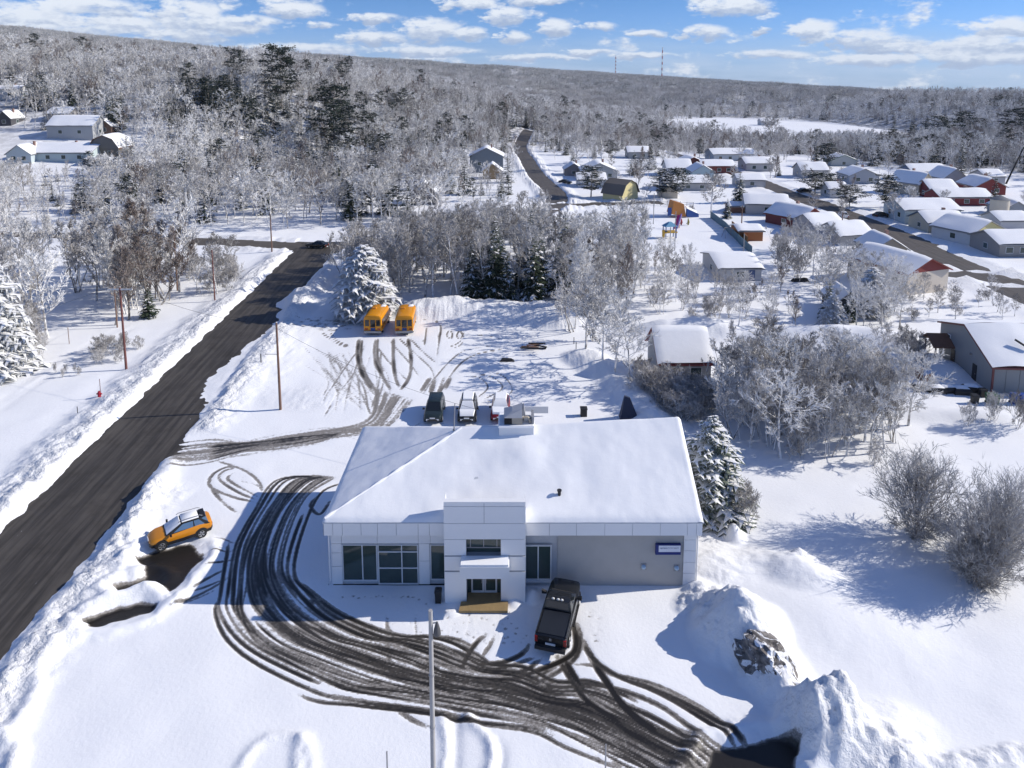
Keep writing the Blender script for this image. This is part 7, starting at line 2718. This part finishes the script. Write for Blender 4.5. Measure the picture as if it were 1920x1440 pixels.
zone([(170, 690), (230, 680), (270, 655), (240, 640), (175, 660)], 9, [('shrub', 1)], 3.5, 6, LAB("around the foot of the crossarm pole", 0), "shrubs around the crossarm pole", 1.2)
zone([(100, 715), (150, 705), (148, 690), (95, 700)], 5, [('shrub', 1)], 2.0, 3.5, LAB("before the left wood", 0), "small shrubs before the left wood", 1.0, (0.4, 0.6))
zone([(625, 548), (650, 560), (735, 566), (760, 520), (700, 490), (655, 500)], 24, [('grey', 4), ('clump', 1), ('shrub', 1)], 7, 11, LAB("in the thicket behind the orange buses", 0), "thicket behind the orange buses", 1.8)
zone([(735, 562), (800, 566), (890, 566), (890, 500), (750, 490)], 32, [('grey', 5), ('birch', 2)], 9, 13, LAB("behind the bank right of the buses", 0), "bare trees behind the ploughed bank", 1.8)
zone([(870, 567), (1060, 572), (1060, 520), (880, 510)], 38, [('spruce', 6), ('grey', 2)], 7, 12, LAB("in the belt behind the rear lot", 0), "dark belt behind the rear lot", 1.25)
GROVE = [('birch', 4), ('frost', 2), ('brown', 1.2), ('clump', 2)]
zone([(1200, 604), (1250, 604), (1330, 560), (1310, 500), (1200, 500)], 20, GROVE, 4, 6.2, LAB("in the lower grove before the playground", 0), "lower grove before the playground", 2.0)
zone([(1050, 575), (1090, 600), (1200, 604), (1200, 478), (1060, 478)], 34, [('birch', 4), ('frost', 2), ('brown', 1.2), ('clump', 2)], 8, 12.5, LAB("in the grove between lot and playground", 0), "grove between rear lot and playground", 2.0)
zone([(690, 482), (1050, 505), (1040, 440), (720, 466)], 38, [('grey', 3), ('frost', 3), ('spruce', 0.5)], 7, 11, LAB("in the belt along the cross road", 0), "belt of trees along the cross road", 2.2)
zone([(1190, 722), (1235, 775), (1290, 800), (1340, 770), (1310, 738), (1230, 728)], 30, [('shrub', 1)], 5, 7.5, LAB("in the hedge beside the rear lot", 0), "dark hedge beside the rear lot", 1.0, (1.0, 1.4), hd=4.5)
zone([(1345, 800), (1400, 838), (1500, 872), (1640, 858), (1712, 805), (1650, 745), (1480, 725), (1350, 745)], 62, [('clump', 3), ('grey', 2.5), ('frost', 3), ('shrub', 1.5)], 6, 9.0, LAB("in the copse right of the showroom", 0), "frosted copse right of the showroom", 1.7)
zone([(1530, 622), (1690, 632), (1680, 545), (1540, 540)], 18, [('frost', 4), ('spruce', 1), ('heavy', 0.4)], 5, 7.5, LAB("round the dark little shed", 0), "tangle round the dark little shed", 2.0, hd=4)
zone([(1290, 625), (1500, 625), (1500, 540), (1290, 540)], 26, [('frost', 2), ('clump', 2), ('brown', 0.6), ('shrub', 1)], 3, 5.6, LAB("in the gardens below the playground", 0), "garden trees below the playground", 2.2)
zone([(1460, 540), (1600, 540), (1590, 470), (1440, 470)], 18, [('frost', 2), ('clump', 2), ('grey', 1)], 5, 8, LAB("between the playground and the cream hall", 0), "trees between playground and cream hall", 2.4)
zone([(1690, 612), (1920, 612), (1920, 560), (1700, 560)], 16, [('grey', 2), ('frost', 1), ('shrub', 2)], 2.8, 5, LAB("behind the warehouse roof", 0), "trees behind the warehouse", 2.2)
zone([(1700, 690), (1740, 700), (1735, 660), (1690, 650)], 6, [('shrub', 1)], 4, 7, LAB("beside the warehouse porch", 0), "shrubs beside the warehouse porch", 1.3, hd=4)
for (px, py, h, lab) in ((1815, 800, 2.4, "small twiggy shrub in the snow before the bins, leftmost of three"), (1858, 798, 3.2, "twiggy shrub in the snow below the green bin"), (1905, 806, 3.8, "upright twiggy shrub in the snow at the right edge below the blue bins"), (1640, 870, 2.2, "small twiggy shrub at the right tip of the copse")):
    one('shrub', px, py, h, lab, wide=0.8)
for k, (px, py, h, key) in enumerate(((1130, 690, 8.0, 'frost'), (1180, 730, 7.0, 'frost'), (1075, 622, 8.5, 'clump'), (1090, 604, 9.5, 'birch'))):
    one(key, px, py, h, ["full frosted tree between the two lot corner trees", "pale frosted tree at the top end of the dark hedge", "frosted clump at the far corner of the rear lot", "slender frosted tree rising behind the far corner of the rear lot"][k], wide=1.25)
gp = lambda *q: [G(*p) for p in q]
zone(gp((330, 245), (480, 250), (490, 200), (320, 195)), 12, [('spruce', 4), ('pine', 0.4)], 9, 14, LAB("in the conifer stand on the hillside", 0), "conifer stand on the hillside", 3.0, (0.9, 1.2), True)
zone(gp((930, 215), (1075, 232), (1080, 205), (940, 190)), 22, [('spruce', 4), ('pine', 0.3)], 9, 13, LAB("on the low end of the ridge", 0), "conifers on the low end of the ridge", 3.0, (0.9, 1.2), True)
zone(gp((0, 215), (240, 205), (240, 170), (0, 170)), 16, [('spruce', 4), ('pine', 0.3)], 9, 13, LAB("above the hillside houses", 0), "conifers above the hillside houses", 3.0, (0.9, 1.2), True)
# gardens of the town
TOWN = [(14, 205), (100, 120), (150, 120), (185, 170), (185, 380), (20, 380)]
zone(TOWN, 205, [('grey', 5), ('frost', 2), ('brown', 1.4), ('shrub', 2), ('spruce', 2), ('pine', 0.5)], 4.5, 8.5, LAB("in the gardens of the town", 0), "garden trees of the town", 3.0, (1.0, 1.5), True, 6.5)
# foot of the hillside
zone([(-150, 166), (-60, 158), (-20, 168), (-8, 200), (-60, 200), (-150, 196)], 48, [('frost', 5), ('birch', 2), ('grey', 2), ('spruce', 1.2)], 9, 14, LAB("at the hill foot across the road", 0), "trees along the foot of the hillside", 2.8, (0.9, 1.2), True)

# the woods further off: one mass, thousands of trees
FCOL = bpy.data.collections.new("forest_kinds")


def joined(key, tc, mats):
    T, C = tc
    J = TM()
    J.v = T.v + C.v
    J.f = T.f + [tuple(i + len(T.v) for i in f) for f in C.f]
    J.m = T.m + C.m
    o = bpy.data.objects.new(key, J.mesh(key, mats))
    FCOL.objects.link(o)


def patch_of(seed, n, rad, dark):
    """a far patch of woodland: many coarse crowns in one light mesh"""
    rg = random.Random(seed)
    J = TM()
    for i in range(n):
        a, r = rg.uniform(0, 6.28), rad * math.sqrt(rg.random())
        c = Vector((r * math.cos(a), r * math.sin(a), 0))
        h = rg.uniform(7, 12)
        if rg.random() < dark:
            for k in range(14):
                t = k / 14
                q = rg.uniform(0, 6.28)
                rr = 2.0 * (1 - t)
                p = c + Vector((0, 0, h * (0.15 + 0.85 * t)))
                for s in (0, 2.1, 4.2):
                    d = Vector((math.cos(q + s), math.sin(q + s), -0.4))
                    sd = Vector((-d.y, d.x, 0)) * (0.4 * rr + .1)
                    J.tri(p, p + d * rr - sd, p + d * rr + sd, 2 if rg.random() < 0.75 else 3)
        else:
            J.seg(c, c + Vector((0, 0, h * 0.6)), 0.14, 0.08, 3, 0)
            w = rg.uniform(2.0, 3.0)
            for k in range(52):
                v = Vector((rg.gauss(0, 1), rg.gauss(0, 1), rg.gauss(0, 1))).normalized() * rg.uniform(0.3, 1.0)
                p = c + Vector((v.x * w, v.y * w, h * 0.62 + v.z * h * 0.36))
                d = Vector((v.x, v.y, v.z + 0.5)).normalized() * rg.uniform(0.7, 1.5)
                s = d.cross(Vector((rg.gauss(0, 1), rg.gauss(0, 1), rg.gauss(0, 1)))).normalized() * 0.17
                J.tri(p - s, p + s, p + d, 1)
    return J


LOD = dict(limbs=13, subs=5, twigs=5, sprays=2)
for k in range(4):
    joined("a_frosted", deciduous(300 + k, 10, 3.2, 13, 5, 5, 1, 0.055, 0.24, 0.5, 2, 0.03), DM)
for k in range(2):
    joined("b_grey", deciduous(310 + k, 10, 2.7, 13, 5, 5, 1, 0.045, 0.24, 0.75, 2, 0.0), GM)
joined("c_brown", deciduous(320, 10, 2.2, 14, 5, 5, 1, 0.045, 0.2, 0.95, 2, 0.0), BM)
for k in range(2):
    joined("d_spruce", spruce(330 + k, 10.5, 2.1, 18, 9, 0.16), PM)
joined("e_pine", pine(340, 11, 3.2, 22, 0.2), PM)
for k in range(4):
    o = bpy.data.objects.new("f_patch", patch_of(350 + k, 15, 12.0, 0.10).mesh("f_patch", [M_LIMB, M_TWIG_G, M_NEEDLE, M_CSNOW]))
    FCOL.objects.link(o)
for k in range(2):
    o = bpy.data.objects.new("g_darkpatch", patch_of(360 + k, 15, 12.0, 0.5).mesh("g_darkpatch", [M_LIMB, M_TWIG_G, M_NEEDLE, M_CSNOW]))
    FCOL.objects.link(o)
ORDER = sorted(o.name for o in FCOL.objects)
IDX = lambda p: [i for i, n in enumerate(ORDER) if n.startswith(p)]


def forest_density(X, Y):
    r = np.hypot(X, Y)
    lft = ss((6 - X) / 14) * ss((Y - 160) / 8)
    right = ss((X - 118 - 0.10 * (Y - 200)) / 40) * ss((Y - 235) / 60)
    right = np.maximum(right, ss((X - 175) / 20) * ss((Y - 180) / 40))
    belt = ss((Y - 322) / 8) * (X > 5)
    d = np.maximum(np.maximum(lft, right), belt)
    street = np.full(X.shape, 99.0)
    near = (r < 480)
    for rp in ROADS:
        street[near] = np.minimum(street[near], seg_dist(X[near], Y[near], rp))
    d = d * ss((street - 4.5) / 3)
    hd = np.full(X.shape, 99.0)
    for (a, b) in HXY:
        hd = np.minimum(hd, np.hypot(X - a, (Y - b - 1) * 0.9))
    d = d * ss((hd - 9) / 3)
    # clearings below the houses on the slope and the snowy knoll by the street
    for (px, py, rr) in ((90, 300, 15), (150, 285, 12), (60, 270, 13), (20, 258, 9), (120, 318, 8)):
        x0, y0 = G(px, py)
        d = d * ss((np.hypot(X - x0, Y - y0) - rr) / 4)
    x0, y0 = P(930, 398)
    d = d * ss((np.hypot((X - x0) / 1.1, Y - y0) - 15) / 4)
    lake = ((X - 236) / 102) ** 2 + ((Y - 600) / 203) ** 2
    d = d * (lake > 1)
    return d


ftr = np.random.RandomState(12)
pts_, idx_, scl_ = [], [], []
for (r0, r1, step, patchy) in ((150, 470, 4.3, False), (470, 900, 7.0, False), (900, 3700, 23.0, True)):
    gx = np.arange(-0.82 * r1 - 40, 0.82 * r1 + 40, step)
    gy = np.arange(100 if r0 < 200 else r0 * 0.6, r1, step)
    X, Y = np.meshgrid(gx, gy)
    X = (X + ftr.uniform(-0.45, 0.45, X.shape) * step).ravel()
    Y = (Y + ftr.uniform(-0.45, 0.45, Y.shape) * step).ravel()
    r = np.hypot(X, Y)
    ok = (r >= r0) & (r < r1) & (np.abs(X) < 0.78 * Y + 30) & (Y > 158)
    X, Y = X[ok], Y[ok]
    d = forest_density(X, Y)
    ok = ftr.uniform(0, 1, X.shape) < d * 0.97
    X, Y = X[ok], Y[ok]
    pa = np.array(PLACED)
    if r0 < 200:
        near = np.array([np.min(np.hypot(pa[:, 0] - a, pa[:, 1] - b)) > 3.0 if b < 260 else True for a, b in zip(X, Y)])
        X, Y = X[near], Y[near]
    Z = terrain(X, Y)
    r = np.hypot(X, Y)
    con = fbm(X / 60 + 11, Y / 60 + 5, 41, 3)
    tone = fbm(X / 45 + 3, Y / 70 + 8, 47, 3)
    u = ftr.uniform(0, 1, X.shape)
    ids = np.zeros(len(X), int)
    for i in range(len(X)):
        if patchy:
            pdark = 0.16 + 1.3 * max(0, con[i] - 0.45) + 0.55 * min(1, max(0, (r[i] - 1300) / 900))
            ids[i] = ftr.choice(IDX('g_') if u[i] < pdark else IDX('f_'))
        else:
            pc = 0.10 + 2.4 * max(0, con[i] - 0.52)
            if u[i] < pc:
                ids[i] = ftr.choice(IDX('d_') if u[i] < pc * 0.88 else IDX('e_'))
            else:
                v_ = ftr.uniform()
                gshare = 0.38 + 2.2 * max(0, tone[i] - 0.48)
                ids[i] = ftr.choice(IDX('a_')) if v_ > gshare else ftr.choice(IDX('b_') if v_ > gshare * 0.22 else IDX('c_'))
    pts_.append(np.stack([X, Y, Z - 0.1], -1))
    idx_.append(ids)
    uu = X / np.maximum(Y, 1)
    low = np.where(((uu < -0.55) & (uu > -0.76) & (Y < 232)) | ((uu < -0.008) & (uu > -0.062) & (Y < 318)) | ((np.abs(X - 160) < 190) & (X > 5) & (Y < 372) & (X < 150)), 0.58, 1.0)
    base = {4.3: (0.75, 1.35), 7.0: (0.85, 1.45), 23.0: (0.9, 1.25)}[step]
    scl_.append(ftr.uniform(base[0], base[1], len(X)) * low)
PTS, IDS, SCL = np.concatenate(pts_), np.concatenate(idx_), np.concatenate(scl_)
fm = bpy.data.meshes.new("forest")
fm.vertices.add(len(PTS))
fm.vertices.foreach_set('co', PTS.astype(np.float32).ravel())
fm.attributes.new('kind_index', 'INT', 'POINT').data.foreach_set('value', IDS.astype(np.int32))
fm.attributes.new('size', 'FLOAT', 'POINT').data.foreach_set('value', SCL.astype(np.float32))
fm.attributes.new('turn', 'FLOAT', 'POINT').data.foreach_set('value', ftr.uniform(0, 6.28, len(PTS)).astype(np.float32))
forest = bpy.data.objects.new("forest", fm)
COL.objects.link(forest)
tag(forest, "frosted woods covering the hillside and the far ridges", None, None, 'stuff')
ng = bpy.data.node_groups.new("forest_scatter", 'GeometryNodeTree')
ng.interface.new_socket('Geometry', in_out='INPUT', socket_type='NodeSocketGeometry')
ng.interface.new_socket('Geometry', in_out='OUTPUT', socket_type='NodeSocketGeometry')
gi, go = ng.nodes.new('NodeGroupInput'), ng.nodes.new('NodeGroupOutput')
iop = ng.nodes.new('GeometryNodeInstanceOnPoints')
ci = ng.nodes.new('GeometryNodeCollectionInfo')
ci.inputs['Collection'].default_value = FCOL
ci.inputs['Separate Children'].default_value = True
ci.inputs['Reset Children'].default_value = True


def named(nm, ty):
    nd = ng.nodes.new('GeometryNodeInputNamedAttribute')
    nd.data_type = ty
    nd.inputs['Name'].default_value = nm
    return nd.outputs['Attribute']


cx = ng.nodes.new('ShaderNodeCombineXYZ')
ng.links.new(named('turn', 'FLOAT'), cx.inputs[2])
ng.links.new(gi.outputs[0], iop.inputs['Points'])
ng.links.new(ci.outputs[0], iop.inputs['Instance'])
iop.inputs['Pick Instance'].default_value = True
ng.links.new(named('kind_index', 'INT'), iop.inputs['Instance Index'])
ng.links.new(cx.outputs[0], iop.inputs['Rotation'])
ng.links.new(named('size', 'FLOAT'), iop.inputs['Scale'])
ng.links.new(iop.outputs[0], go.inputs[0])
md = forest.modifiers.new("scatter", 'NODES')
md.node_group = ng
print("TREES", NTREE, "forest points", len(PTS))

# thin winter air over the valley
m = bpy.data.materials.new("valley_air")
m.use_nodes = True
t = NT(m.node_tree)
o_ = t.n('ShaderNodeOutputMaterial')
pv = t.n('ShaderNodeVolumePrincipled')
pv.inputs['Color'].default_value = (0.78, 0.89, 1.0, 1)
pv.inputs['Density'].default_value = 0.00005
pv.inputs['Anisotropy'].default_value = 0.0
m.node_tree.links.new(pv.outputs[0], o_.inputs['Volume'])
b = MB()
b.box(-6500, 6500, -1500, 9000, float(H.min()) - 2, 420)
hz_ = b.build("haze", m)
tag(hz_, kind='stuff')
